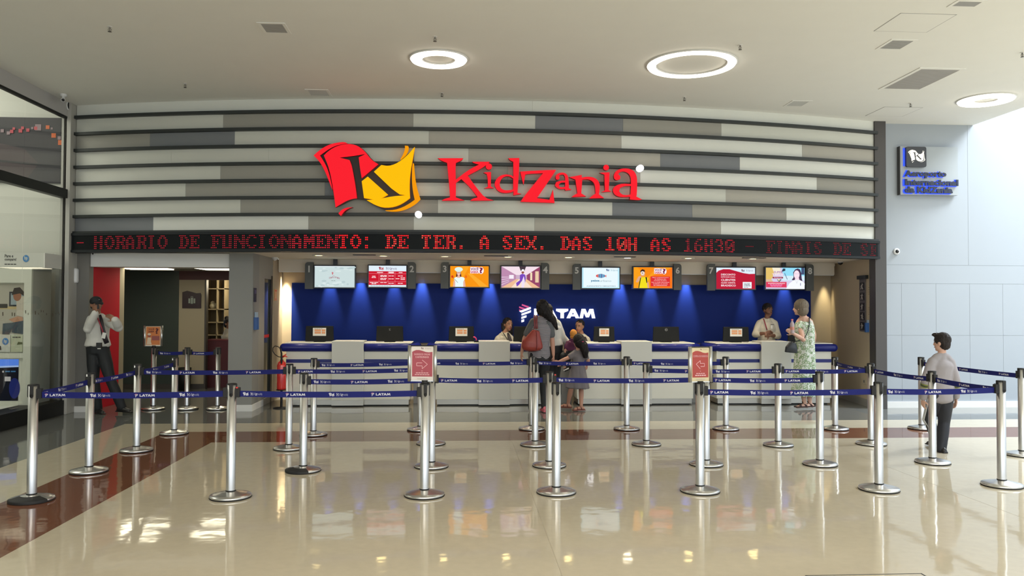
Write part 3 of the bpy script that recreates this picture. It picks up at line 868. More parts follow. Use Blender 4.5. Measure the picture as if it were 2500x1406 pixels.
for (px, py, Y, lb) in ((229, 620, 12.9, 'tiny dark camera under the ticker at the left doorway'), (671, 634, 13.8, 'tiny white camera at the soffit corner beside the column'), (2052, 645, 13.9, 'tiny dark camera on the soffit at the right end of the hall')):
    if px == 229:
        c = aty(px, py, 12.66); c = (float(c[0]), 12.66, float(c[2]))
        wall_cam(c, lb, 0.022)
        continue
    c = atz(px, py - 6, ZS); c = (float(c[0]), float(c[1]), ZS)
    t = thing('security_camera', lb, 'camera', c)
    mb = MB(); mb.lathe(c, [(0.045, 0), (0.045, -0.02), (0.03, -0.045), (0.0, -0.06)], WPL if px < 1000 else LENS, 16); mb.build('dome', t)
    mb = MB(); mb.lathe(c, [(0.052, 0), (0.052, -0.012), (0.045, -0.014)], WPL, 16); mb.build('base_ring', t)
# soap-shaped dispenser on the left pilaster
c = aty(185.5, 673, 12.62); c = Vector((float(c[0]), 12.62, float(c[2])))
t = thing('air_freshener', 'white rounded dispenser on the grey pilaster at the left', 'dispenser', tuple(c))
mb = MB(); mb.obox(c + Vector((0, -0.045, 0)), (1, 0, 0), (0, 1, 0), (0, 0, 1), 0.055, 0.045, 0.115, WPL); mb.build('case', t, bevel=0.03)
mb = MB(); mb.ellip(c + Vector((-0.005, -0.091, 0.06)), (0.012, 0.004, 0.012), GDARK); mb.build('button', t)

# ------------------------------------------------------------------ downlights and slot diffusers in the soffit
DGLOW = glow('downlight_lens', (255, 226, 150), 14.0); DHOT = glow('downlight_hot', (255, 240, 205), 22.0)
for i, (px, lb) in enumerate([(778, 'recessed downlight in the soffit above hanging screen 1'), (936, 'recessed downlight in the soffit above hanging screen 2'), (1086, 'recessed downlight in the soffit above hanging screen 3'), (1240, 'recessed downlight in the soffit above hanging screen 4'),
                              (1388, 'recessed downlight in the soffit above number plate 5'), (1532, 'brightest downlight, beside the slot diffuser between screens 5 and 6'), (1680, 'recessed downlight in the soffit just right of number plate 6'), (1838, 'recessed downlight in the soffit between screens 7 and 8'), ]):
    c = atz(px, 632, ZS); x, y = float(c[0]), 13.05
    x = float(aty(px, 632, 13.05)[0])
    t = thing('downlight', lb, 'downlight', (x, y, ZS), 'downlights in the soffit')
    m = DHOT if i == 5 else DGLOW
    mb = MB(); mb.lathe((x, y, ZS), [(0.0, -0.004), (0.07, -0.004)], m, 24); mb.build('lens', t)
    mb = MB(); mb.lathe((x, y, ZS), [(0.07, -0.004), (0.085, -0.010), (0.105, -0.004), (0.105, 0.001)], WHITE, 24); mb.build('trim_ring', t)
    lamp('downlight_lamp', 'SPOT', (x, y, ZS - 0.03), 62 if i != 5 else 80, (1.0, 0.86, 0.64), 0.05, (0, 0, 0), angle=1.9, blend=0.8)
for px0, px1, lb in ((862, 917, 'black slot diffuser in the soffit between screens 1 and 2'), (1182, 1240, 'black slot diffuser in the soffit between screens 3 and 4'), (1500, 1551, 'black slot diffuser in the soffit between screens 5 and 6'), (1814, 1868, 'black slot diffuser in the soffit between screens 7 and 8')):
    xa, xb = float(aty(px0, 628, 12.75)[0]), float(aty(px1, 628, 12.75)[0])
    t = thing('slot_diffuser', lb, 'ceiling vent', ((xa + xb) / 2, 12.75, ZS), 'slot diffusers in the soffit')
    mb = MB(); mb.box(xa, xb, 12.70, 12.80, ZS - 0.012, ZS + 0.001, BLACK); mb.build('slot', t)
    mb = MB()
    mb.box(xa - .01, xb + .01, 12.68, 12.70, ZS - 0.003, ZS + 0.001, SOFFIT); mb.box(xa - .01, xb + .01, 12.80, 12.82, ZS - 0.003, ZS + 0.001, SOFFIT); mb.build('frame', t)
# lamps in the light cove, grazing the back wall
for px, e, cc in ((696, 900, (1, .86, .60)), (805, 100, (1, .95, .86)), (880, 130, (1, .95, .86)), (962, 95, (1, .95, .86)), (1030, 170, (1, .93, .8)), (1122, 130, (1, .95, .86)), (1196, 150, (1, .95, .86)), (1515, 150, (1, .95, .86)), (1590, 85, (1, .95, .86)), (1677, 150, (1, .95, .86)), (1828, 95, (1, .95, .86)), (1918, 110, (1, .95, .86)), (2018, 120, (1, .84, .5))):
    x = float(aty(px, 690, 14.5)[0])
    lamp('cove_lamp', 'SPOT', (x, 14.485, 2.36), e * (1.7 if px not in (696, 2018) else 0.9), cc, 0.02, (math.radians(5), 0, 0), angle=math.radians(34), blend=0.9)

# ------------------------------------------------------------------ service counters
CREAM = mat('counter_cream', (0.74, 0.72, 0.62), 0.4); CBLUE = mat('counter_blue', (0.008, 0.014, 0.16), 0.32, spec=0.35); KICK = mat('kick_plate', (0.40, 0.38, 0.33), 0.25, 0.6)
PED = mat('counter_pedestal', (0.60, 0.60, 0.545), 0.45); DARKP = mat('counter_back', (0.16, 0.15, 0.13), 0.6)
YF = 13.2
def counter(xc, hw, lb, outer):
    t = thing('service_counter', lb, 'counter', (xc, YF, 0), 'service counters')
    x0, x1 = xc - hw, xc + hw
    pw = 0.255
    mb = MB(); mb.box(x0, x1, YF, YF + 0.55, 0.105, 1.0, CREAM); mb.build('body', t, bevel=0.004)
    mb = MB(); mb.box(x0 + .02, x1 - .02, YF + 0.012, YF + 0.5, 0.022, 0.104, KICK); mb.build('kick_plate', t)
    mb = MB(); mb.box(x0 + .05, x1 - .05, YF + 0.05, YF + 0.5, 0.0, 0.022, BLACK); mb.build('plinth', t)
    mb = MB(); mb.box(x0 - .02, x1 + .02, YF - 0.02, YF + 0.62, 1.018, 1.036, CREAM); mb.build('worktop', t, bevel=0.004)
    for a, b in ((x0, xc - pw), (xc + pw, x1)):
        mb = MB(); mb.box(a, b, YF - 0.006, YF + 0.01, 0.708, 0.765, CBLUE); mb.build('blue_stripe', t)
    R_ = 0.066; zr = 0.957; yr = YF - 0.015
    for side in (-1, 1):
        a = xc + side * pw; b = xc + side * hw
        mb = MB()
        if side == outer:
            b2 = b + side * 0.10
            pts = [(a, yr, zr), (b2 - side * R_, yr, zr)] + [(b2 - side * R_ + side * R_ * math.sin(k * math.pi / 12), yr, zr) for k in range(1, 6)]
            rad = [R_, R_] + [R_ * math.cos(k * math.pi / 12) + 0.001 for k in range(1, 6)]
            mb.tube(pts, rad, CBLUE, 24)
        else:
            mb.tube([(a, yr, zr), (b - side * 0.06, yr, zr), (b + side * 0.10, yr + 0.16, zr), (b + side * 0.10, yr + 0.45, zr)], R_, CBLUE, 24)
        mb.build('blue_bullnose', t)
    mb = MB(); mb.box(xc - pw, xc + pw, YF - 0.10, YF + 0.35, 0.105, 1.065, PED); mb.build('pedestal', t, bevel=0.004)
    mb = MB(); mb.box(xc - pw, xc + pw, YF - 0.088, YF + 0.01, 0.022, 0.105, KICK); mb.build('pedestal_kick_plate', t)
counter(-1.84, 1.0, 'cream service counter with blue bullnose below screens 1 and 2, leftmost', -1)
counter(0.54, 0.96, 'cream service counter with blue bullnose behind the woman in the striped tee', 0)
counter(2.90, 0.98, 'cream service counter with blue bullnose below screens 5 and 6', 0)
counter(5.27, 0.99, 'cream service counter with blue bullnose below screens 7 and 8, rightmost', 1)
for xa, xb, lb in ((-0.80, -0.46, 'grey low gate between the leftmost counter and the next one'), (1.55, 1.87, 'grey low gate behind the girl in the grey dress'), (3.92, 4.24, 'grey low gate behind the left arrow sign')):
    t = thing('low_gate', lb, 'gate', ((xa + xb) / 2, 13.5, 0), 'low gates between the counters')
    mb = MB(); mb.box(xa, xb, 13.50, 13.54, 0.0, 0.86, mat('gate_grey', (0.25, 0.245, 0.23), 0.5)); mb.build('leaf', t, bevel=0.004)
    mb = MB(); mb.box(xa, xb, 13.485, 13.555, 0.86, 0.885, DARKP); mb.build('top_rail', t)

# ------------------------------------------------------------------ hanging screens
SB = mat('screen_bezel', (0.010, 0.010, 0.011), 0.25); NPL = mat('number_plate', (0.085, 0.092, 0.088), 0.5); NUMW = mat('number_grey', (0.62, 0.62, 0.60), 0.5)
C = {}
def g(r, gg, b, s=1.0):
    k = (r, gg, b, s)
    if k not in C:
        C[k] = glow('screen_%d_%d_%d_%d' % (r, gg, b, int(s * 100)), (r, gg, b), s)
    return C[k]
def em_pick(red, gold):
    return lambda k: red if k.startswith('red') else gold
def scr1(A):
    A.rect(0, 0, 1, 1, g(205, 222, 222))
    random.seed(5)
    for i in range(26):
        x, y = random.random() * .9 + .05, random.choice((random.uniform(.05, .3), random.uniform(.75, .95)))
        A.disc(x, y, random.uniform(.02, .09), random.uniform(.02, .06), g(188, 207, 209) if i % 2 else g(218, 232, 232), 9)
    A.rect(0, .97, 1, 1, g(240, 250, 255))
    A.marks(EMBLEM, .425, .57, .51, .72, em_pick(g(205, 60, 80), None))
    for i, (dy, ch) in enumerate(zip((-.01, .02, .035, .045, .04, .025, .01, -.01), 'KidZania')):
        A.text(ch, .365 + i * .034, .40 + dy, .392 + i * .034, .40 + dy + (.105 if ch in 'KdZ' else .075), g(165, 85, 105))
    A.words(.42, .30, .52, .325, g(150, 165, 165), 2)
def scr2(A):
    A.rect(0, 0, 1, 1, g(205, 20, 45)); A.rect(0, .74, 1, 1, g(225, 240, 250)); A.rect(0, 0, 1, .09, g(220, 238, 245))
    A.marks(EMBLEM, .26, .78, .40, .95, em_pick(g(170, 30, 60), g(200, 70, 70))); A.marks(WORD, .45, .80, .75, .93, lambda k: g(130, 110, 140))
    for y in (.62, .25): A.rect(0, y, 1, y + .012, g(240, 150, 165))
    for x in (.27, .51, .70): A.rect(x, .11, x + .006, .72, g(240, 150, 165))
    W = g(255, 225, 228)
    for x, y, w_, n in ((.22, .66, .16, 1), (.53, .68, .14, 1), (.53, .64, .14, 1), (.80, .66, .1, 1), (.09, .48, .09, 1), (.08, .42, .11, 2), (.31, .52, .17, 2), (.31, .47, .17, 3), (.78, .50, .13, 2), (.53, .50, .14, 2),
                        (.31, .38, .17, 2), (.31, .33, .15, 3), (.53, .36, .14, 2), (.72, .37, .1, 1), (.85, .34, .12, 1), (.85, .41, .12, 2), (.03, .18, .22, 2), (.08, .13, .12, 2), (.31, .18, .17, 2), (.53, .15, .14, 2), (.78, .15, .13, 2)):
        A.words(x, y, x + w_, y + .035, W, n)
    A.words(.05, .03, .6, .055, g(150, 165, 175), 8)
def voce(A, x0, y0, x1, y1, k=1.0):
    w_, h_ = x1 - x0, y1 - y0
    WH, PU = g(255, 240, 248), g(110, 25, 90)
    for (s, a, b, c, d) in (('VOCÊ', 0, .52, .62, 1.0), ('SABIA', 0, .08, .62, .46)):
        A.rect(x0 + (a - .03) * w_, y0 + (b - .04) * h_, x0 + (c + .03) * w_, y0 + (d + .02) * h_, WH)
    A.disc(x0 + .83 * w_, y0 + .5 * h_, .21 * w_, .55 * h_, WH, 18)
    A.text('VOCÊ', x0, y0 + .52 * h_, x0 + .62 * w_, y0 + h_, PU, 0.03)
    A.text('SABIA', x0, y0 + .08 * h_, x0 + .62 * w_, y0 + .46 * h_, g(200, 60, 80), 0.03)
    A.text('?', x0 + .69 * w_, y0 + .05 * h_, x0 + .96 * w_, y0 + .98 * h_, g(120, 20, 60), 0.04)
def scr3(A):
    A.rect(0, 0, 1, 1, g(250, 150, 15)); A.poly([(.45, .65), (.55, .65), (1.0, .0), (.78, 0)], g(253, 172, 45)); A.poly([(0, .1), (.3, 1), (.5, 1), (.2, 0), (0, 0)], g(252, 165, 35))
    voce(A, .53, .64, .86, .95)
    SK = g(235, 180, 160)
    A.poly([(.07, 0), (.09, .28), (.17, .34), (.2, 0)], SK); A.poly([(.33, 0), (.33, .34), (.38, .3), (.40, 0)], SK)
    A.poly([(.13, 0), (.13, .25), (.09, .40), (.14, .46), (.20, .48), (.27, .48), (.35, .46), (.38, .38), (.34, .25), (.34, 0)], g(235, 252, 252))
    A.poly([(.15, .5), (.17, .76), (.27, .76), (.29, .5), (.25, .46), (.19, .46)], g(90, 40, 40))
    A.poly([(.175, .44), (.198, .58), (.242, .58), (.265, .44)], SK); A.disc(.22, .66, .05, .11, SK); A.disc(.22, .84, .105, .11, g(225, 248, 240)); A.rect(.165, .72, .275, .79, g(215, 240, 232))
    A.disc(.055, .49, .03, .06, g(215, 60, 25)); A.line([(.07, .45), (.2, .2)], .006, g(120, 60, 40)); A.disc(.41, .49, .03, .07, g(240, 110, 25))
    A.disc(.205, .68, .006, .012, g(40, 30, 30)); A.disc(.235, .68, .006, .012, g(40, 30, 30)); A.disc(.22, .61, .02, .018, g(250, 240, 240))
def scr4(A):
    A.rect(0, 0, 1, 1, g(205, 175, 200)); A.poly([(0, 0), (0, 1), (.38, .62), (.38, .38)], g(190, 140, 175)); A.poly([(1, 0), (1, 1), (.66, .62), (.66, .38)], g(150, 70, 105))
    A.poly([(0, 0), (1, 0), (.66, .40), (.38, .40)], g(240, 190, 150)); A.poly([(.25, 0), (.8, 0), (.58, .40), (.45, .40)], g(250, 225, 205)); A.poly([(0, 1), (1, 1), (.66, .6), (.38, .6)], g(245, 225, 235))
    A.poly([(.46, 1), (.64, 1), (.60, .8), (.50, .8)], g(70, 55, 65)); A.rect(.2, .42, .32, .60, g(250, 240, 250)); A.rect(.75, .35, .80, .72, g(245, 225, 190)); A.rect(.88, .25, .97, .78, g(235, 205, 170))
    for i in range(4): A.poly([(0, .12 + i * .12), (0, .15 + i * .12), (.2, .30 + i * .07), (.2, .28 + i * .07)], g(235, 215, 235))
    PV = g(120, 70, 190)
    A.poly([(.40, .05), (.38, .22), (.48, .35), (.48, .60), (.54, .66), (.61, .62), (.63, .45), (.62, .25), (.57, .28), (.52, .30), (.46, .14)], PV)
    A.poly([(.52, .0), (.53, .3), (.58, .55), (.61, .3), (.59, .0)], g(240, 225, 245)); A.disc(.555, .73, .035, .07, g(150, 85, 70)); A.poly([(.515, .77), (.53, .87), (.585, .87), (.595, .77)], g(245, 245, 250))
def scr5(A):
    A.rect(0, 0, 1, 1, g(235, 250, 255)); A.rect(0, 0, .04, 1, g(190, 235, 250)); A.rect(.96, 0, 1, 1, g(190, 235, 250)); A.rect(0, 0, 1, .05, g(195, 238, 250))
    A.marks(EMBLEM, .64, .82, .73, .95, em_pick(g(40, 60, 120), g(60, 90, 150))); A.marks(WORD, .76, .83, .96, .93, lambda k: g(150, 190, 205))
    for i, (x, h_, c) in enumerate(((.375, .10, g(225, 60, 60)), (.405, .15, g(225, 80, 60)), (.44, .17, g(30, 90, 150)), (.475, .20, g(40, 140, 190)), (.51, .20, g(30, 70, 140)), (.545, .17, g(40, 140, 190)), (.58, .12, g(30, 90, 150)))):
        A.rect(x, .60 - h_ / 2, x + .028, .60 + h_ / 2, c)
    A.poly([(.61, .60), (.65, .66), (.645, .60), (.65, .52)], g(225, 60, 60))
    A.text('peixe', .24, .29, .46, .41, g(20, 120, 160), 0.03); A.text('urbano', .47, .31, .78, .41, g(150, 175, 185))
    A.text('AGENDAMENTO OBRIGATÓRIO', .12, .07, .90, .14, g(45, 110, 135))
def scr6(A):
    A.rect(0, 0, 1, 1, g(252, 160, 25)); A.poly([(.1, 1), (.35, .5), (.6, 1)], g(250, 140, 15)); A.poly([(.42, 0), (.42, .55), (.9, .9), (1, 1), (1, 0)], g(250, 120, 25))
    voce(A, .54, .68, .84, .95)
    A.rect(.44, .09, .94, .56, g(225, 45, 50))
    for i, s in enumerate(('Alguns estabelecimentos', 'de KidZania têm', 'exemplos de plano.', 'Leia os emails informativos', 'localizados na entrada', 'dos estabelecimentos.')):
        w_ = (.43, .30, .34, .46, .38, .36)[i]
        A.text(s, .69 - w_ / 2, .49 - i * .075, .69 + w_ / 2, .53 - i * .075, g(255, 225, 220), 0.02)
    SK = g(225, 170, 140)
    A.poly([(.12, 0), (.15, .42), (.20, .52), (.32, .53), (.38, .48), (.34, .25), (.36, 0)], g(245, 225, 30)); A.poly([(.05, .30), (.12, .55), (.19, .60), (.20, .5), (.10, .26)], SK); A.poly([(.36, .0), (.34, .28), (.38, .3), (.40, 0)], SK)
    A.poly([(.17, .5), (.14, .25), (.12, .0), (.14, 0), (.19, .5)], g(40, 30, 30)); A.poly([(.30, .53), (.33, .25), (.35, .25), (.34, .52)], g(40, 30, 30))
    A.disc(.235, .70, .055, .13, SK); A.poly([(.175, .72), (.17, .83), (.22, .91), (.28, .87), (.295, .74), (.27, .80)], g(60, 35, 30)); A.disc(.225, .72, .045, .09, g(245, 245, 245)); A.disc(.225, .72, .032, .065, g(225, 200, 180)); A.disc(.225, .72, .01, .02, g(50, 40, 40))
def scr7(A):
    A.rect(0, 0, 1, 1, g(190, 25, 55)); A.poly([(0, 1), (0, .76), (.06, .86), (.18, .93), (.34, .93), (.52, .84), (.70, .75), (.85, .71), (1, .72), (1, 1)], g(225, 240, 250))
    A.marks(EMBLEM, .64, .80, .73, .93, em_pick(g(110, 20, 60), g(90, 90, 110))); A.marks(WORD, .76, .82, .95, .92, lambda k: g(150, 160, 180))
    W = g(250, 235, 240)
    for s, y, w_, h_ in (('DESCONTO', .63, .37, .09), ('ESPECIAIS PARA', .535, .37, .05), ('CLIENTES', .37, .37, .10), ('CLICK CONTA', .25, .37, .075), ('BRADESCO', .115, .38, .09)):
        A.text(s, .12, y, .12 + w_, y + h_, W, 0.02)
    A.rect(.68, .03, .91, .33, g(240, 248, 252)); A.text('CLICK', .71, .20, .87, .27, g(60, 50, 80), 0.03); A.text('CONTA', .71, .12, .88, .19, g(60, 50, 80), 0.03); A.words(.71, .06, .82, .08, g(90, 110, 140), 2)
def scr8(A):
    A.rect(0, 0, 1, 1, g(215, 210, 235)); A.rect(.42, .55, 1, 1, g(150, 225, 250)); A.rect(.42, .40, 1, .62, g(215, 240, 250)); A.poly([(0, .45), (.0, 1), (.16, 1), (.22, .7), (.14, .45)], g(230, 195, 110)); A.poly([(.16, 1), (.36, 1), (.40, .7), (.22, .7)], g(248, 240, 215))
    A.poly([(.0, .45), (.14, .45), (.2, .3), (.0, .2)], g(225, 190, 160))
    A.poly([(.40, .8), (.44, .96), (.50, .96), (.50, .86)], g(50, 60, 80)); A.line([(.48, .75), (.55, .45)], .01, g(90, 90, 140))
    A.text('SUPER', .20, .74, .44, .84, g(190, 150, 190), 0.04); A.text('TARDE', .16, .60, .46, .73, g(215, 170, 205), 0.05); A.text('TARDE', .165, .605, .455, .725, g(250, 235, 250), 0.02)
    A.rect(.17, .49, .44, .57, g(150, 60, 80)); A.marks(WORD, .2, .495, .41, .565, lambda k: g(245, 190, 215))
    A.poly([(.28, .45), (.34, .30), (.40, .45)], g(110, 105, 130)); A.poly([(.30, .45), (.335, .36), (.36, .45)], g(245, 225, 150))
    A.rect(.0, .07, .53, .33, g(225, 60, 95)); A.text('SHOPPING ELDORADO', .05, .235, .49, .285, g(255, 235, 240), 0.03); A.words(.10, .175, .42, .21, g(245, 140, 200), 5); A.words(.12, .12, .40, .15, g(245, 150, 200), 4)
    A.poly([(.66, .42), (.71, .55), (.70, .78), (.75, .92), (.82, .97), (.88, .92), (.91, .75), (.92, .5), (.94, .38)], g(75, 55, 85)); A.rect(.91, .68, .99, 1, g(70, 85, 120))
    A.disc(.79, .68, .075, .20, g(250, 228, 240)); A.poly([(.74, .42), (.76, .6), (.84, .6), (.86, .42)], g(248, 222, 235))
    A.poly([(.51, 0), (.60, .26), (.70, .40), (.76, .44), (.85, .44), (.94, .36), (1.0, .25), (.985, 0)], g(248, 252, 255)); A.disc(.77, .72, .012, .012, g(160, 140, 190)); A.disc(.83, .72, .012, .012, g(160, 140, 190))
    A.rect(.88, .16, .895, .28, g(110, 110, 160)); A.line([(.76, .44), (.79, .26), (.83, .44)], .004, g(190, 190, 205))
SCR = [(765, 869, 647, 704, -1, scr1, 'wall of grey mottled texture with a small red mark'), (897, 995, 646, 703, 1, scr2, 'showing a red price table'), (1096, 1196, 647, 703, -1, scr3, 'showing a child in a chef hat on orange'),
       (1221, 1321, 648, 705, 1, scr4, 'showing a purple figure in a corridor'), (1418, 1515, 651, 706, -1, scr5, 'showing a pale page with a fish mark'), (1544, 1644, 650, 706, 1, scr6, 'showing a boy with a magnifier on orange'),
       (1746, 1846, 651, 708, -1, scr7, 'showing white discount text on dark red'), (1867, 1967, 651, 708, 1, scr8, 'showing a woman in white and a red banner')]
YT = 14.08
for i, (xa, xb, ya, yb, side, fn, lb) in enumerate(SCR):
    p0 = aty(xa, yb, YT); p1 = aty(xb, ya, YT)
    x0, x1, z0, z1 = float(p0[0]), float(p1[0]), float(p0[2]), float(p1[2])
    lab = 'hanging screen number %d ' % (i + 1) + (lb if i else 'showing a grey mottled page with a small red mark')
    t = thing('hanging_screen', lab, 'screen', ((x0 + x1) / 2, YT, z0), 'hanging screens above the counters')
    mb = MB(); mb.box(x0, x1, YT, YT + 0.06, z0, z1, SB); mb.build('bezel', t, bevel=0.006)
    fw = 0.022
    O = (x0 + fw, YT - 0.0015, z0 + fw); U = (x1 - x0 - 2 * fw, 0, 0); V = (0, 0, z1 - z0 - 2 * fw)
    mb = MB(); A = Art(mb, O, U, V, 0.0004); fn(A); mb.build('display', t)
    mb = MB()
    if side < 0: a, b = x0 - 0.145, x0 - 0.004
    else: a, b = x1 + 0.004, x1 + 0.145
    za, zb = z0 - 0.01, z1 + 0.045
    r = 0.05; prof = [(a, za), (b, za)] + ([(b, zb), (a + r, zb)] if side < 0 else [(b, zb - r)]) + ([(a + r - r * math.sin(k * math.pi / 8), zb - r + r * math.cos(k * math.pi / 8)) for k in range(1, 5)] if side < 0 else [(b - r + r * math.cos(k * math.pi / 8), zb - r + r * math.sin(k * math.pi / 8)) for k in range(1, 5)] + [(a, zb)])
    n = len(prof)
    mb.add([(x, YT - 0.012, z) for x, z in prof] + [(x, YT + 0.05, z) for x, z in prof], [tuple(range(n)), tuple(range(2 * n - 1, n - 1, -1))] + [(k, n + k, n + (k + 1) % n, (k + 1) % n) for k in range(n)], NPL)
    pl = mb.build('number_plate', t)
    mb = MB(); A = Art(mb, (a, YT - 0.0125, za), (b - a, 0, 0), (0, 0, zb - za), 0.001)
    A.numeral(str(i + 1), .5, .62, .87, NUMW, 0.03); mb.build('numeral', pl)
    mb = MB(); xm = (x0 + x1) / 2
    mb.box(xm - 0.035, xm + 0.035, YT + 0.045, YT + 0.085, z1 - 0.1, ZS + 0.001, SB); mb.box(xm - 0.14, xm + 0.14, YT + 0.06, YT + 0.075, z1 - 0.2, z1 - 0.03, SB); mb.build('ceiling_bracket', t)

# ------------------------------------------------------------------ airline lettering and mark on the blue wall
LIT = glow('halo_white', (252, 250, 255), 1.6); PINK = glow('mark_pink', (225, 95, 150), 0.9)
c0 = aty(1304, 776.5, 14.55); c1 = aty(1453, 754, 14.55)
t = thing('backlit_lettering', 'white backlit capital letters on the blue wall behind the counters', 'sign', (float(c0[0]), 14.56, float(c0[2])))
for glyph in LATAM:
    mb = MB(); A = Art(mb, (float(c0[0]), 14.53, float(c0[2])), (float(c1[0] - c0[0]), 0, 0), (0, 0, float(c1[2] - c0[2])), 0.001)
    A.marks([glyph], 0, 0, 1, 1, lambda k: LIT)
    o = mb.build('letter', t)
    sd = o.modifiers.new('depth', 'SOLIDIFY'); sd.thickness = 0.035; sd.offset = -1
p = aty(1267, 787, 14.55); q_ = aty(1296.5, 742, 14.55)
t = thing('backlit_emblem', 'white and pink slanted bar emblem on the blue wall, left of the white letters', 'sign', (float(p[0]), 14.56, float(p[2])))
for key, loops in BARS:
    mb = MB(); A = Art(mb, (float(p[0]), 14.53, float(p[2])), (float(q_[0] - p[0]), 0, 0), (0, 0, float(q_[2] - p[2])), 0.001)
    A.marks([(key, [l if False else l for l in loops])], 0, 0, 1, 1, lambda k: PINK if k == 'p' else LIT)
    o = mb.build('bar', t, label='pink bar' if key == 'p' else 'white bar')
    sd = o.modifiers.new('depth', 'SOLIDIFY'); sd.thickness = 0.035; sd.offset = -1

# ------------------------------------------------------------------ computer monitors seen from behind
MBK = mat('monitor_black', (0.006, 0.0065, 0.006), 0.5, spec=0.2); PAPER = mat('paper', (0.70, 0.69, 0.64), 0.7); ORP = flat('orange_block', (214, 150, 105)); MLOGO = mat('silver_mark', (0.4, 0.4, 0.4), 0.4)
MON = [(745, 815, 'p', 'black monitor with a taped notice below screen 1'), (918, 985, 'v', 'black monitor with a small silver mark below screen 2'), (1095, 1158, 'p', 'black monitor with a taped notice below screen 3'), (1253, 1312, '', 'black monitor half hidden behind the woman in the striped tee'),
       (1449, 1501, 'p', 'black monitor with a taped notice below screen 5'), (1594, 1659, 'o', 'black monitor with a round silver mark below screen 6'), (1765, 1829, 'p', 'black monitor with a taped notice below screen 7'),
       (1924, 1988, '', 'black monitor mostly hidden behind the woman in the patterned dress')]
for xa, xb, kind, lb in MON:
    Y = 13.42
    x0, x1 = float(aty(xa, 815, Y)[0]), float(aty(xb, 815, Y)[0]); xc_ = (x0 + x1) / 2
    z0, z1 = 1.046, 1.30
    t = thing('monitor', lb, 'monitor', (xc_, Y, 1.036), 'computer monitors on the counters')
    mb = MB()
    v = [(x0, Y, z0), (x1, Y, z0), (x1 - .01, Y, z1), (x0 + .01, Y, z1), (x0, Y + .03, z0), (x1, Y + .03, z0), (x1 - .01, Y + .03, z1), (x0 + .01, Y + .03, z1)]
    mb.add(v, [(0, 1, 2, 3), (5, 4, 7, 6), (0, 4, 5, 1), (1, 5, 6, 2), (2, 6, 7, 3), (3, 7, 4, 0)], MBK)
    bk = mb.build('back_shell', t, bevel=0.006)
    mb = MB(); mb.box(x0 + .012, x1 - .012, Y + .030, Y + .032, z0 + .012, z1 - .012, g(150, 170, 200, 0.25)); mb.build('display', t)
    mb = MB(); mb.box(xc_ - .09, xc_ + .09, Y - .03, Y + .10, 1.036, 1.0455, MBK); mb.build('stand', t, bevel=0.003)
    A_O, A_U, A_V = (x0, Y - .0015, z0), (x1 - x0, 0, 0), (0, 0, z1 - z0)
    if kind == 'p':
        mb = MB(); A = Art(mb, A_O, A_U, A_V, 0.0008); A.rect(.27, .36, .73, .88, PAPER); A.rect(.33, .50, .55, .78, ORP); A.rect(.58, .50, .70, .78, ORP); A.line([(.33, .64), (.70, .64)], .006, PAPER); A.words(.32, .81, .6, .835, flat('ink', (120, 112, 105)), 4)
        mb.build('taped_notice', t, label='white sheet with orange blocks')
    elif kind == 'o':
        mb = MB(); A = Art(mb, A_O, A_U, A_V, 0.0008); n = 24
        ring_o = [(.5 + .05 * math.cos(2 * math.pi * k / n), .80 + .09 * math.sin(2 * math.pi * k / n)) for k in range(n)]; ring_i = [(.5 + .042 * math.cos(2 * math.pi * k / n), .80 + .075 * math.sin(2 * math.pi * k / n)) for k in range(n)]
        A.poly(ring_o, MLOGO, [ring_i]); A.text('DELL', .467, .775, .533, .825, MLOGO, 0.02); mb.build('maker_mark', bk)
    elif kind == 'v':
        mb = MB(); A = Art(mb, A_O, A_U, A_V, 0.0008); A.poly([(.46, .84), (.49, .78), (.535, .85), (.49, .81)], MLOGO); A.words(.475, .725, .53, .74, MLOGO, 1); mb.build('maker_mark', bk)
c = aty(1160, 828, 13.36)
t = thing('phone_handset', 'pink telephone handset standing beside the monitor below screen 3', 'phone', (float(c[0]), 13.36, 1.036))
x_ = float(c[0]); PK = mat('pink_plastic', srgb(205, 60, 110), 0.4)
mb = MB(); mb.tube([(x_ - .03, 13.36, 1.125), (x_ - .005, 13.36, 1.12), (x_ + .015, 13.36, 1.10), (x_ + .02, 13.36, 1.07)], [.009, .011, .011, .012], PK, 10); mb.build('handset', t)
mb = MB(); mb.box(x_ - .02, x_ + .06, 13.33, 13.40, 1.036, 1.062, MBK); mb.build('cradle', t, bevel=0.008)
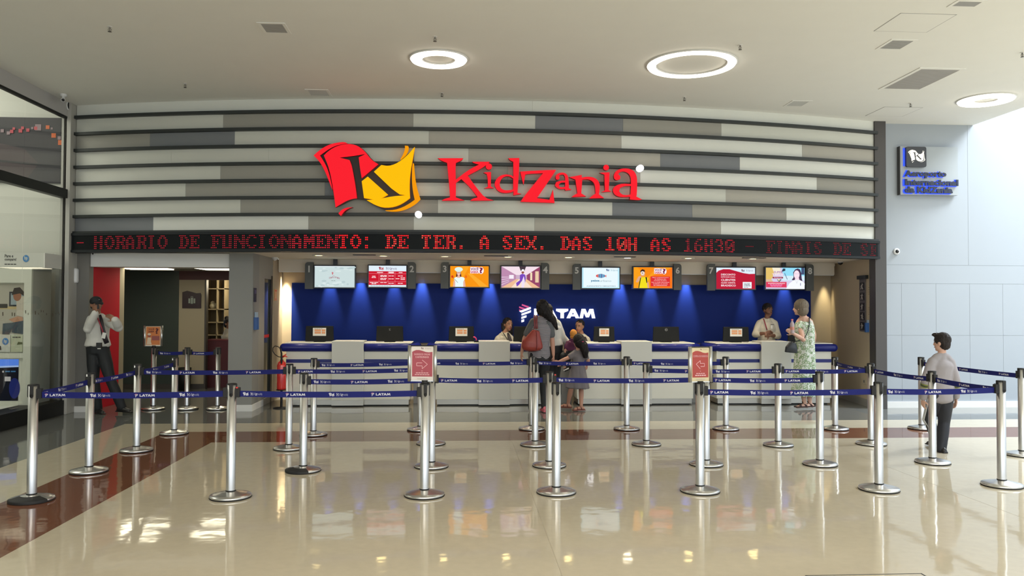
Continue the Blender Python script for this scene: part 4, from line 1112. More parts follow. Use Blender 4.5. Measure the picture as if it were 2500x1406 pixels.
# ------------------------------------------------------------------ belt barrier posts
BELT = mat('belt_blue', (0.010, 0.014, 0.135), 0.6, spec=0.2); BTXT = mat('belt_print_white', (0.62, 0.62, 0.68), 0.6); BPINK = mat('belt_print_pink', (0.62, 0.22, 0.32), 0.6); BDIM = mat('belt_print_dim', (0.30, 0.31, 0.45), 0.6)
REDC = mat('red_clip', (0.65, 0.03, 0.02), 0.4)
PH = 0.97
def post_proto():
    t = thing('barrier_post', '', 'barrier post', (0, 0, 0), 'belt barrier posts of the queue')
    mb = MB(); mb.lathe((0, 0, 0), [(0.0, 0.0), (0.172, 0.0), (0.176, 0.006), (0.172, 0.013)], RUBBER, 48, True); mb.build('rubber_rim', t)
    mb = MB(); mb.lathe((0, 0, 0), [(0.172, 0.011), (0.174, 0.020), (0.170, 0.026), (0.13, 0.036), (0.06, 0.052), (0.041, 0.056)], CHROME, 48, True); mb.build('base', t)
    mb = MB(); mb.lathe((0, 0, 0), [(0.0385, 0.050), (0.0385, PH - 0.005), (0.0, PH - 0.005)], ALU, 32); mb.lathe((0, 0, 0), [(0.042, 0.054), (0.042, 0.062), (0.0385, 0.064)], BLACK, 32); mb.build('pole', t)
    mb = MB(); mb.lathe((0, 0, 0), [(0.041, PH - 0.004), (0.041, PH + 0.002), (0.036, PH + 0.004), (0.0, PH + 0.004)], BLACK, 32)
    for k in range(4):
        a = k * math.pi / 2 + 0.12
        c = Vector((math.cos(a), math.sin(a), 0)); s = Vector((-math.sin(a), math.cos(a), 0))
        z = PH - 0.052
        mb.obox(c * 0.034 + Vector((0, 0, z + 0.006)), c, s, (0, 0, 1), 0.008, 0.0145, 0.046, RUBBER)
        mb.tube([c * 0.028 + Vector((0, 0, z - 0.04)), c * 0.042 + Vector((0, 0, z - 0.04))], 0.0145, RUBBER, 12)
    mb.build('belt_head', t)
    return t
POSTS = {  # px, floor y, label
 1: (77, 1222, 'barrier post with a black worn patch on its base, nearest the shop front'),
 2: (217, 1152, 'barrier post on the brown floor stripe, second from the front'),
 3: (333, 1101, 'barrier post on the brown floor stripe, third from the front'),
 4: (425, 1059, 'barrier post at the corner of the brown floor stripe, farthest of its line'),
 5: (374, 999, 'barrier post carrying an orange poster, before the corridor'),
 6: (456, 999, 'barrier post at the middle of the three before the corridor'),
 7: (531, 999, 'barrier post of the corridor trio closest to the grey column'),
 8: (563, 1214, 'front row barrier post standing alone on cream floor before the grey column'),
 9: (705, 1096, 'barrier post in front of the fire extinguisher, belts on both sides'),
 10: (740, 1150, 'barrier post with a black torn patch on its base below counter 1'),
 11: (765, 1062, 'barrier post on the brown cross stripe at the left end of counter 1'),
 12: (1036, 1210, 'front barrier post carrying the red sign with a right arrow'),
 13: (1053, 1140, 'barrier post directly behind the right arrow sign, second row'),
 14: (1052, 1084, 'barrier post mostly hidden behind the right arrow sign, third row'),
 15: (1026, 1050, 'barrier post mostly hidden behind the right arrow sign, on the brown cross stripe'),
 16: (1298, 1048, 'barrier post in front of the woman in the striped tee, on the brown stripe'),
 17: (1306, 1087, 'beltless barrier post in front of the woman in the striped tee'),
 18: (1341, 1138, 'barrier post with belts left and right, nearest behind the central front post'),
 19: (1358, 1203, 'front row beltless barrier post at the centre of the queue'),
 20: (1530, 1048, 'barrier post on the brown cross stripe before the third counter'),
 21: (1578, 1086, 'barrier post on cream floor before the third counter, belt to its right only'),
 22: (1709, 1200, 'front barrier post carrying the red sign with a left arrow'),
 23: (1724, 1135, 'barrier post directly behind the left arrow sign'),
 24: (1772, 1048, 'barrier post on the brown cross stripe right of the left arrow sign'),
 25: (1900, 1088, 'barrier post with belts on both sides before the rightmost counter'),
 26: (2002, 1135, 'barrier post overlapping the woman in the patterned dress'),
 27: (2039, 1048, 'barrier post on the brown cross stripe at the right end of the last counter'),
 28: (2146, 1196, 'front row barrier post in front of the dark pillar'),
 29: (2127, 1085, 'barrier post behind the front row in front of the dark pillar'),
 30: (2277, 1130, 'barrier post right in front of the boy'),
 31: (2250, 1047, 'barrier post mostly hidden behind the boy'),
 32: (2446, 1186, 'front row barrier post farthest right, before the pale wall'),
 33: (2496, 1112, 'barrier post cut by the right edge of the view'),
}
PP = {k: tuple(float(a) for a in atz(px, py, 0)[:2]) for k, (px, py, _) in POSTS.items()}
proto = post_proto()
PO = {}
for k, (px, py, lb) in POSTS.items():
    if k == 1:
        proto.location = (*PP[1], 0); proto['label'] = lb; PO[k] = proto
    else:
        PO[k] = None
for k in POSTS:
    if PO[k] is None:
        PO[k] = dup(proto, (*PP[k], 0), POSTS[k][2])
        PO[k].rotation_euler = (0, 0, 0)
# belts: from the post on the left of the view to the post on the right
_k = 0
def belt(a, b, lb, z0=0.885, z1=0.885, start=0.0):
    global _k
    A_ = Vector((*PP[a], 0)); B_ = Vector((*PP[b], 0))
    d = (B_ - A_); L = d.length; d.normalize()
    nrm = d.cross(Vector((0, 0, 1)))
    p0 = A_ + d * 0.052; p1 = B_ - d * 0.052; L = (p1 - p0).length
    mb = MB(); hw = 0.0255; nseg = 10
    vs = []
    for i in range(nseg + 1):
        f = i / nseg; q = p0.lerp(p1, f); zz = z0 + (z1 - z0) * f - 0.010 * 4 * f * (1 - f)
        for s in (-1, 1):
            for side in (1, -1):
                vs.append((q.x + nrm.x * 0.0008 * side, q.y + nrm.y * 0.0008 * side, zz + s * hw))
    fs = []
    for i in range(nseg):
        k = 4 * i
        fs += [(k, k + 4, k + 6, k + 2), (k + 1, k + 3, k + 7, k + 5), (k + 2, k + 6, k + 7, k + 3), (k, k + 1, k + 5, k + 4)]
    mb.add(vs, fs, BELT)
    root = thing('barrier_belt', lb, 'queue belt', tuple((p0 + p1) / 2 + Vector((0, 0, 0.86))), 'printed blue belts of the queue')
    o = mb.build('webbing', root)
    # clips at both ends
    for end, (c, dd) in enumerate(((A_, d), (B_, -d))):
        mc = MB(); zc = (z0, z1)[end]
        mc.obox(c + dd * 0.05 + Vector((0, 0, zc + 0.012)), dd, nrm, (0, 0, 1), 0.020, 0.021, 0.042, RUBBER)
        mc.build('belt_clip', root, bevel=0.004)
    # printing
    mt = MB()
    pos = 0.04 + start; n = _k; _k += 1
    item = n % 2
    while pos < L - 0.17:
        f = (pos + 0.08) / L; zz = z0 + (z1 - z0) * f - 0.010 * 4 * f * (1 - f)
        q = p0 + d * pos + nrm * 0.0012
        ar = Art(mt, (q.x, q.y, zz - 0.0165), d * 0.17 + Vector((0, 0, (z1 - z0) / L * 0.17)), (0, 0, 0.033), 0.0005)
        if item == 0:
            ar.marks(BARS, 0.0, 0.02, .16, .95, lambda k: BPINK if k == 'p' else BTXT)
            ar.marks(LATAM, .24, .18, .98, .78, lambda k: BTXT)
        else:
            ar.marks(EMBLEM, 0.0, 0.0, .30, .98, lambda k: BTXT)
            ar.marks(WORD, .38, .12, .98, .88, lambda k: BDIM if k not in 'KZ' else BTXT)
        pos += 0.365; item = 1 - item
    mt.build('printing', o)
BELTS = {(1, 8): 'front blue belt from the shop side to the lone front post',
 (8, 12): 'front blue belt ending at the post with the right arrow sign',
 (22, 28): 'front blue belt starting at the post with the left arrow sign',
 (28, 32): 'front blue belt crossing the boy',
 (1, 2): 'nearest slanting blue belt along the brown stripe at the left',
 (2, 3): 'middle slanting blue belt along the brown stripe at the left',
 (3, 4): 'farthest slanting blue belt along the brown stripe at the left',
 (3, 9): 'blue belt crossing the grey column to the fire extinguisher post',
 (9, 14): 'blue belt from the fire extinguisher post to behind the right arrow sign',
 (10, 13): 'second row blue belt left of the right arrow sign',
 (13, 18): 'second row blue belt right of the right arrow sign',
 (18, 23): 'second row blue belt crossing the girl, ending behind the left arrow sign',
 (23, 26): 'second row blue belt right of the left arrow sign, across the patterned dress',
 (11, 15): 'rearmost blue belt before counter 1, left of the right arrow sign',
 (15, 16): 'rearmost blue belt between the right arrow sign and the striped tee',
 (16, 20): 'rearmost blue belt crossing the girl in the grey dress',
 (20, 24): 'rearmost blue belt passing behind the left arrow sign',
 (21, 25): 'third row blue belt passing behind the left arrow sign',
 (25, 29): 'third row blue belt across the patterned dress to the dark pillar',
 (27, 29): 'short slanting blue belt before the right side wall of the hall',
 (29, 30): 'slanting blue belt between the dark pillar and the boy',
 (30, 32): 'slanting blue belt from the boy to the front right post',
 (31, 33): 'blue belt passing behind the boy along the pale wall',
 (5, 6): 'blue belt right of the orange poster before the corridor',
 (6, 7): 'blue belt nearest the grey column before the corridor'}
for (a, b), lb in BELTS.items():
    belt(a, b, lb)
# worn patches where the chrome has come off
for k, (a0, a1, r0) in ((1, (3.6, 5.9, 0.085)), (10, (3.3, 5.2, 0.07))):
    mb = MB(); x, y = PP[k]
    mb.lathe((x, y, 0.0012), [(0.1745, 0.010), (0.1755, 0.020), (0.1705, 0.0265), (0.13, 0.0365), (r0, 0.0475)], RUBBER, 20, True, a0, a1)
    mb.build('worn_patch', PO[k], label='black patch where the chrome has worn off')
# red tabs on some clips
for k in (8, 18):
    x, y = PP[k]
    mb = MB(); mb.box(x + 0.046, x + 0.062, y - 0.045, y - 0.035, 0.935, 0.947, REDC) if k != 17 else mb.box(x + 0.01, x + 0.02, y - 0.046, y - 0.04, 0.95, 0.96, REDC)
    mb.build('release_tab', PO[k], label='small red tab')

# poster frames on three posts
S_RED1 = flat('poster_rose', (168, 76, 88)); S_RED2 = flat('poster_brick', (168, 68, 62)); S_PINK = flat('poster_pink_print', (226, 172, 176)); S_WHT = flat('poster_white', (222, 214, 206)); S_CRM = flat('poster_cream', (212, 198, 160)); S_INK = flat('poster_ink', (140, 110, 112)); S_FAINT = flat('poster_faint', (188, 178, 170))
S_OR = flat('poster_orange', (205, 122, 66)); S_ROSE = flat('poster_mauve', (150, 82, 78)); S_DK = flat('poster_maroon', (92, 36, 34)); S_LT = flat('poster_light', (222, 200, 170))
def sign(k, pts, fn, rot, label):
    """pts: photo px of frame corners (left, right, top, bottom)"""
    Y = PP[k][1] - 0.0
    p0 = aty(pts[0], pts[3], Y); p1 = aty(pts[1], pts[2], Y)
    w_ = float(p1[0] - p0[0]); h_ = float(p1[2] - p0[2]); cx, z0 = float(p0[0] + p1[0]) / 2, float(p0[2])
    u = Vector((math.cos(rot), math.sin(rot), 0)); n = Vector((math.sin(rot), -math.cos(rot), 0))
    w_ /= math.cos(rot)
    c = Vector((cx, Y, z0 + h_ / 2))
    mb = MB()
    mb.obox(c - n * 0.004, u, n, (0, 0, 1), w_ / 2 - 0.01, 0.006, h_ / 2, S_WHT)
    for s in (-1, 1):
        cc = c + u * (s * (w_ / 2 - 0.012))
        mb.tube([cc - Vector((0, 0, h_ / 2)), cc + Vector((0, 0, h_ / 2))], 0.0165, STEEL, 16)
    for s in (-1, 1):
        mb.obox(c + Vector((0, 0, s * (h_ / 2 - 0.004))), u, n, (0, 0, 1), w_ / 2 - 0.015, 0.010, 0.004, STEEL if s < 0 else BLACK)
    f = mb.build('poster_frame', PO[k], label=label)
    mb = MB(); mb.tube([(PP[k][0], PP[k][1], PH - 0.01), (PP[k][0], PP[k][1], z0 + 0.01)], 0.030, RUBBER, 16); mb.build('socket', f)
    iw = w_ - 0.055
    mb = MB(); A = Art(mb, c - u * (iw / 2) - Vector((0, 0, h_ / 2 - 0.006)) + n * 0.0025, u * iw, (0, 0, h_ - 0.012), 0.0007); fn(A); mb.build('poster', f)
def wave(A, m, y):
    A.poly([(.04, .12), (.96, .12), (.96, y + .005), (.80, y - .01), (.66, y), (.5, y + .035), (.36, y + .055), (.22, y + .055), (.10, y + .025), (.04, y)], m)
def s_right(A):
    A.rect(0, 0, 1, 1, S_WHT); wave(A, S_RED1, .83)
    A.marks(EMBLEM, .44, .90, .56, .965, lambda k: S_INK); A.marks(WORD, .62, .905, .90, .955, lambda k: S_FAINT)
    A.text('INGRESSOS ONLINE', .14, .735, .86, .79, S_PINK, 0.015); A.text('E ANTECIPADOS', .20, .655, .80, .71, S_PINK, 0.03)
    A.line([(.50, .515), (.25, .515), (.25, .43), (.50, .43)], .005, S_PINK); A.line([(.50, .60), (.74, .475), (.50, .345), (.50, .43)], .005, S_PINK)
    A.rect(.46, .275, .53, .29, S_PINK); A.words(.22, .215, .78, .24, S_PINK, 5); A.words(.17, .165, .83, .19, S_PINK, 6); A.words(.28, .05, .75, .065, S_FAINT, 5)
def s_left(A):
    A.rect(0, 0, 1, 1, S_CRM); wave(A, S_RED2, .84)
    A.marks(EMBLEM, .48, .91, .58, .965, lambda k: S_INK); A.marks(WORD, .64, .915, .92, .96, lambda k: S_FAINT)
    A.text('COMPRA DE INGRESSOS', .08, .71, .92, .77, S_PINK)
    A.line([(.48, .61), (.25, .51), (.48, .37)], .005, S_PINK); A.line([(.48, .61), (.48, .53), (.72, .53), (.72, .44), (.50, .44)], .005, S_PINK)
    A.rect(.46, .295, .51, .31, S_PINK); A.words(.24, .225, .74, .25, S_PINK, 4); A.words(.18, .165, .80, .20, S_PINK, 5); A.words(.25, .06, .75, .075, S_FAINT, 4)
def s_voce(A):
    A.rect(0, 0, 1, 1, S_LT); A.rect(.04, .05, .96, .96, S_OR)
    A.text('VOCÊ', .18, .80, .58, .90, S_DK, 0.03); A.text('SABIA', .18, .68, .58, .77, S_DK, 0.03); A.text('?', .64, .60, .86, .90, S_DK, 0.04)
    A.rect(.42, .28, .93, .50, S_ROSE)
    A.poly([(.08, .07), (.14, .42), (.38, .42), (.36, .22), (.42, .07)], S_LT); A.disc(.25, .50, .09, .06, S_ROSE); A.disc(.25, .585, .12, .055, S_LT)
sign(12, (996, 1066, 843, 931), s_right, math.radians(-8), 'upright frame with a rose poster and right arrow')
sign(22, (1680, 1739, 846, 933), s_left, math.radians(10), 'upright frame with a brick red poster and left arrow')
sign(5, (351, 397, 795, 845), s_voce, 0.0, 'upright frame with an orange poster')

# ------------------------------------------------------------------ shop window contents
HPB = flat('hp_blue', (60, 130, 190)); CABW = mat('cabinet_white', (0.66, 0.67, 0.58), 0.5); CABS = mat('cabinet_side', (0.42, 0.43, 0.39), 0.5)
YC = 11.75; xr = float(aty(75, 800, YC)[0])
t = thing('display_cabinet', 'tall white display cabinet behind the shop window glass', 'cabinet', (-7.0, YC, 0.2))
mb = MB(); mb.box(-8.0, xr, YC + 0.04, YC + 0.55, 0.2, 2.32, CABS); mb.build('body', t)
mb = MB()
def czy(py): return float(aty(35, py, YC)[2])
def cx(px): return float(aty(px, 800, YC)[0])
for z0, z1 in ((0.2, czy(985)), (czy(874), czy(862)), (czy(690), czy(655)),):
    mb.box(-8.0, cx(57), YC, YC + 0.034, z0, z1, CABW)
mb.box(cx(57), xr, YC, YC + 0.04, 0.2, czy(655), CABW)
mb.box(-8.0, cx(57), YC + 0.035, YC + 0.04, czy(985), czy(655), CABW)
mb.build('front_panel', t)
hdr = MB(); hdr.box(-8.0, cx(105), YC + 0.02, YC + 0.5, czy(653), czy(617), SHOPW); hd = hdr.build('header_board', t)
mb = MB(); A = Art(mb, (cx(-20), YC + 0.019, czy(653)), (cx(75) - cx(-20), 0, 0), (0, 0, czy(617) - czy(653)), 0.0008)
INK = flat('black_ink', (45, 45, 42))
A.text('Pare e', .28, .68, .50, .90, INK, 0.02); A.text('compare!', .28, .42, .58, .66, INK, 0.02); A.words(.28, .2, .58, .26, INK, 4); A.disc(.83, .62, .08, .24, HPB, 24)
A.text('hp', .79, .46, .87, .80, CABW, 0.02); mb.build('header_lettering', hd)
mb = MB(); zz0, zz1 = czy(816), czy(692); A = Art(mb, (cx(-70), YC + 0.034, zz0), (cx(57) - cx(-70), 0, 0), (0, 0, zz1 - zz0), 0.0008)
pw = lambda px: (px + 70) / 127.0
ph = lambda py: (816 - py) / 124.0
A.rect(0, 0, 1, 1, flat('photo_wall', (176, 172, 158))); A.rect(0, ph(755), pw(45), ph(748), flat('photo_desk', (190, 172, 125)))
A.rect(pw(18), ph(748), pw(57), ph(712), flat('photo_screen', (40, 48, 55))); A.rect(pw(22), ph(744), pw(57), ph(716), flat('photo_glass', (150, 165, 170)))
A.rect(pw(-10), ph(752), pw(14), ph(742), INK)
A.poly([(pw(37), ph(770)), (pw(36), ph(735)), (pw(46), ph(722)), (pw(57), ph(724)), (pw(57), ph(775))], flat('photo_shirt', (196, 188, 172)))
A.disc(pw(38), ph(722), 10 / 127, 13 / 124, flat('photo_skin', (150, 98, 72)), 14); A.poly([(pw(24), ph(720)), (pw(30), ph(703)), (pw(44), ph(701)), (pw(54), ph(712)), (pw(54), ph(722)), (pw(44), ph(716)), (pw(34), ph(718))], flat('photo_cap', (40, 34, 34)))
A.poly([(pw(18), ph(780)), (pw(40), ph(772)), (pw(52), ph(774)), (pw(54), ph(784)), (pw(36), ph(790))], flat('photo_skin2', (186, 140, 110)))
A.poly([(pw(3), ph(816)), (pw(4), ph(790)), (pw(26), ph(788)), (pw(57), ph(782)), (pw(57), ph(816)), (pw(26), ph(812)), (pw(28), ph(800)), (pw(20), ph(816))], flat('photo_jeans', (60, 76, 86)))
mb.build('photo_panel', t, label='photo of a seated man in a dark cap')
zb = czy(859); zt = czy(818)
for (a, b, lb, kk) in ((-60, 26, 'white product box with a round blue logo in the cabinet', 0), (26.5, 56, 'pale green product box at the right of the cabinet shelf', 1)):
    bt = thing('product_box', lb, 'box', ((cx(a) + cx(b)) / 2, YC + .02, zb), 'product boxes in the cabinet')
    BX = mat('box_white' if kk == 0 else 'box_green', (0.60, 0.61, 0.55) if kk == 0 else (0.50, 0.53, 0.38), 0.6)
    mb = MB(); mb.box(cx(a), cx(b) - .005, YC + 0.008, YC + 0.034, zb, zt, BX); mb.build('carton', bt)
    mb = MB(); A = Art(mb, (cx(a), YC + 0.007, zb), (cx(b) - cx(a), 0, 0), (0, 0, zt - zb), 0.0006)
    if kk == 0:
        A.disc(.85, .62, .09, .21, HPB, 24); A.text('hp', .81, .48, .89, .76, CABW, 0.02); A.poly([(.4, .05), (.74, .12), (.72, .36), (.4, .40)], flat('photo_printer', (60, 48, 45)))
    else:
        A.words(.12, .84, .8, .90, INK, 3); A.poly([(.5, .42), (.95, .46), (.93, .58), (.6, .6)], flat('box_mark', (90, 96, 60)))
    mb.build('print', bt)
mb = MB(); A = Art(mb, (cx(-90), YC + 0.034, czy(979)), (cx(44) - cx(-90), 0, 0), (0, 0, czy(877) - czy(979)), 0.0008)
BL = glow('lightbox_blue', (92, 140, 240), 0.8); DB = glow('lightbox_dark', (14, 18, 34), 0.5)
A.rect(0, 0, 1, 1, DB); A.poly([(0, .78), (0, 1), (1, 1), (1, .83)], BL); A.poly([(0, .76), (0, .80), (1, .85), (1, .81)], glow('lightbox_pale', (170, 195, 240), .8))
A.disc(.93, .30, .10, .25, glow('lightbox_mid', (34, 44, 110), .6), 18); A.rect(.75, .47, .86, .58, glow('lightbox_white', (190, 185, 180), .7)); A.disc(.72, .70, .018, .025, glow('lightbox_white', (190, 185, 180), .7), 14); A.words(.76, .69, .95, .72, HPB, 2)
mb.build('lower_picture', t, label='dark blue lower picture panel')
# wide picture band high on the shop wall
zlo = float(aty(80, 447, 12.42)[2]); zhi = float(aty(80, 288, 12.42)[2])
t = thing('picture_band', 'wide dark mural with orange squares high on the shop wall behind glass', 'mural', (-8, 12.41, zlo))
mb = MB(); mb.box(-10.5, -6.04, 12.39, 12.42, zlo, zhi, mat('mural_slate', (0.034, 0.031, 0.036), 0.5, noise=0.25, nscale=1.2)); bd = mb.build('board', t)
mb = MB(); A = Art(mb, (-7.1, 12.389, zlo), (1.06, 0, 0), (0, 0, zhi - zlo), 0.0006)
mx = lambda px: (float(aty(px, 350, 12.39)[0]) + 7.1) / 1.06
my = lambda py: (447 - py) / 159.0
MUV = mat('mural_mauve', (0.065, 0.047, 0.050), 0.5); MOR = flat('mural_orange', (215, 110, 62)); MPK = flat('mural_pink', (190, 84, 92)); MGY = flat('mural_grey', (150, 130, 135)); MLN = mat('mural_line', (0.020, 0.020, 0.023), 0.5)
A.poly([(0, my(345)), (mx(60), my(365)), (mx(95), my(400)), (mx(60), my(447)), (0, my(447))], MUV)
A.line([(0, my(310)), (mx(100), my(322)), (mx(158), my(330))], .018, MLN); A.line([(mx(40), my(358)), (mx(158), my(368))], .02, MLN); A.line([(0, my(392)), (mx(158), my(408))], .03, MLN)
for px, py, r, m in ((148, 348, 6, MOR), (131, 331, 5.5, MOR), (116, 311, 4.5, MOR), (126, 314, 2.5, MGY), (145, 337, 4, MGY), (93, 312, 7.5, MGY), (87, 314, 4, MPK), (68, 319, 4, MPK), (50, 321, 4.5, MPK), (55, 314, 3.5, MPK), (34, 316, 3, MPK), (29, 323, 4, MPK), (21, 327, 4, MGY), (6, 322, 4, MGY), (79, 314, 2.5, MGY)):
    A.rect(mx(px - r), my(py + r), mx(px + r), my(py - r), m)
mb.build('square_pattern', bd)

# ------------------------------------------------------------------ corridor contents
t = thing('pictogram_sign', 'dark wavy topped sign with a luggage pictogram on the tan corridor wall', 'sign', (float(aty(467, 752, 15.97)[0]), 15.97, 1.55))
p0 = aty(445, 752, 15.96); p1 = aty(491, 710, 15.96)
O = (float(p0[0]), 15.955, float(p0[2])); w_ = float(p1[0] - p0[0]); h_ = float(p1[2] - p0[2])
mb = MB(); mb.box(O[0], O[0] + w_, 15.956, 15.98, O[2], O[2] + h_ * .8, mat('sign_plum', (0.022, 0.008, 0.014), 0.4)); bd = mb.build('board', t)
mb = MB(); A = Art(mb, O, (w_, 0, 0), (0, 0, h_), 0.001); PLUM = mat('sign_plum', (0.02, 0.01, 0.015), 0.4)
A.poly([(0, .78), (1, .78), (1, .88), (.75, .86), (.5, .94), (.25, 1.0), (0, .92)], PLUM)
PICT = flat('pictogram', (150, 160, 150))
A.rect(.33, .28, .43, .56, PICT); A.rect(.46, .25, .58, .60, PICT); A.rect(.61, .28, .70, .56, PICT); A.line([(.47, .60), (.47, .67), (.57, .67), (.57, .60)], .008, PICT)
mb.build('pictogram', bd)
# shelving and counter beyond the inner doorway
YS = 17.3
sx0, sx1 = float(aty(500, 760, YS)[0]), float(aty(549, 760, YS)[0])
WOOD = mat('pale_shelf', (0.46, 0.38, 0.24), 0.6); SHB = mat('shelf_back', (0.20, 0.16, 0.10), 0.7)
t = thing('shelf_unit', 'pale wooden open shelving seen through the inner doorway', 'shelf', ((sx0 + sx1) / 2, YS, 0))
zt, zb_ = 2.24, 0.0
mb = MB(); mb.box(sx0, sx1, YS + 0.32, YS + 0.34, 0, zt, SHB); mb.build('back_panel', t)
for x in (sx0, (sx0 + sx1) / 2 + .03, sx1 - .02):
    mb = MB(); mb.box(x, x + 0.02, YS, YS + 0.32, 0, zt, WOOD); mb.build('upright', t)
for py in (705, 755, 787, 818):
    z = float(aty(520, py, YS)[2]); mb = MB(); mb.box(sx0, sx1, YS, YS + 0.32, z - 0.01, z + 0.012, WOOD); mb.build('shelf_board', t)
z = float(aty(520, 755, YS)[2])
bx = float(aty(518, 745, YS)[0])
mb = MB(); mb.ellip((bx, YS + .12, z + .07), (.085, .09, .07), mat('cream_cloth', (0.6, 0.56, 0.42), 0.9)); mb.ellip((bx - .02, YS + .12, z + .13), (.05, .06, .05), mat('cream_cloth', (0.6, 0.56, 0.42), 0.9))
tag(mb.build('cloth_bag'), 'cream bundled cloth bag lying on the middle shelf', 'bag')
YR = 16.25
rx0, rx1 = float(aty(501, 850, YR)[0]), float(aty(568, 850, YR)[0])
t = thing('reception_desk', 'dark red desk in the inner doorway below the wooden shelving', 'desk', ((rx0 + rx1) / 2, YR, 0))
mb = MB(); mb.box(rx0, rx1, YR, YR + 0.4, 0, float(aty(530, 832, YR)[2]), mat('maroon_panel', (0.075, 0.008, 0.012), 0.4)); mb.build('front', t)
z = float(aty(530, 832, YR)[2]); mb = MB(); mb.box(rx0, rx1, YR - .02, YR + 0.42, z, z + .025, mat('maroon_top', (0.11, 0.012, 0.016), 0.35)); mb.build('top', t)
c = aty(452, 931, 15.8); x = float(c[0])
t = thing('waste_bin', 'dark cylindrical waste bin against the tan corridor wall', 'bin', (x, 15.75, 0))
mb = MB(); mb.lathe((x, 15.75, 0), [(0, 0), (.11, 0), (.125, .42), (.118, .42), (.105, .02), (0, .02)], BLACK, 20); mb.build('body', t)
mb = MB(); mb.lathe((x, 15.75, 0), [(.126, .415), (.132, .43), (.12, .435)], RUBBER, 20); mb.build('rim', t)
CG = glow('corridor_panel', (255, 246, 214), 7.0)
for px0, px1, lb in ((297, 402, 'bright corridor ceiling panel above the guard'), (487, 575, 'bright corridor ceiling panel beside the grey column')):
    xa, xb = float(aty(px0, 657, 14.3)[0]), float(aty(px1, 657, 14.3)[0])
    t = thing('ceiling_panel_light', lb, 'ceiling light', ((xa + xb) / 2, 14.5, 2.3), 'corridor ceiling panels')
    mb = MB(); mb.box(xa, xb, 14.0, 14.75, 2.268, 2.292, CG); mb.build('diffuser', t)
    mb = MB(); mb.box(xa - .02, xb + .02, 13.98, 14.77, 2.285, 2.301, WHITE); mb.build('frame', t)
lamp('inner_room_lamp', 'POINT', (-4.6, 17.0, 2.1), 22, (1, .86, .6), 0.1)
# blue leaflet holder and little signs on the column's side
t = thing('leaflet_holder', 'small blue leaflet holder on the side of the grey column', 'holder', (-3.23, 12.9, 1.35))
c = aty(621.5, 787, 12.72)
zc = float(c[2]); BLU = mat('holder_blue', (0.03, 0.10, 0.30), 0.4)
mb = MB(); mb.box(-3.236, -3.19, 12.68, 12.84, zc - .115, zc + .08, BLU); mb.build('pocket', t, bevel=0.004)
mb = MB(); mb.box(-3.225, -3.20, 12.70, 12.82, zc + .08, zc + .16, flat('leaflet', (150, 170, 190))); mb.build('leaflet', t)
zc = float(aty(624, 720, 12.72)[2])
t = thing('wall_plate', 'small dark narrow sign on the side of the grey column', 'sign', (-3.23, 12.8, zc))
mb = MB(); mb.box(-3.236, -3.222, 12.66, 12.80, zc - .11, zc + .11, flat('plate_dark', (50, 46, 62))); mb.build('plate', t)
mb = MB(); mb.box(-3.222, -3.221, 12.68, 12.78, zc + .02, zc + .08, flat('plate_violet', (90, 80, 120))); mb.build('print', t)
zc = float(aty(673, 720, 14.02)[2])
t = thing('safety_sign', 'small red and white vertical safety sign near the left hot light', 'sign', (-3.22, 14.05, zc))
mb = MB(); mb.box(-3.224, -3.212, 13.97, 14.15, zc - .10, zc + .10, flat('safety_pale', (205, 160, 110))); mb.build('plate', t)
mb = MB(); mb.box(-3.212, -3.211, 13.98, 14.14, zc - .09, zc + .09, flat('safety_red', (190, 70, 40))); mb.box(-3.211, -3.2105, 14.01, 14.11, zc - .06, zc + .06, flat('safety_pale', (205, 160, 110))); mb.build('print', t)

# fire extinguisher on its floor stand
c = aty(688, 890, 12.98); x, y = float(c[0]), 12.98
ER = mat('extinguisher_red', (0.62, 0.02, 0.015), 0.15, coat=0.6)
t = thing('fire_extinguisher', 'red fire extinguisher with a looping black hose left of counter 1', 'fire extinguisher', (x, y, 0))
mb = MB(); mb.lathe((x, y, 0.0), [(0, .30), (.07, .30), (.075, .32), (.075, .68), (.06, .73), (.028, .755), (.028, .77)], ER, 24); mb.build('cylinder', t)
mb = MB(); mb.tube([(x, y, .765), (x, y, .81)], .02, STEEL, 12); mb.tube([(x - .01, y, .80), (x + .05, y - .02, .83), (x + .09, y - .03, .82)], .009, REDC, 8); mb.tube([(x + .0, y, .815), (x + .07, y - .02, .86)], .008, REDC, 8); mb.build('valve', t)
mb = MB()
hz = lambda px, py: (float(aty(px, py, y - .03)[0]), y - .05, float(aty(px, py, y - .03)[2]))
mb.tube([hz(*p) for p in ((690, 872), (681, 871), (672, 865), (666.5, 857), (667, 849), (672, 844.5), (679, 845.5), (685, 851), (688.5, 862))], .0065, BLACK, 8); mb.tube([hz(*p) for p in ((685, 850), (688, 862), (688, 885), (690, 915))], [.011, .014, .016, .022], BLACK, 10); mb.build('hose', t)
mb = MB(); mb.lathe((x, y, 0), [(0, 0), (.13, 0), (.13, .012), (.02, .02), (.02, .28), (.085, .285), (.085, .30), (0, .30)], BLACK, 20); mb.build('floor_stand', t)

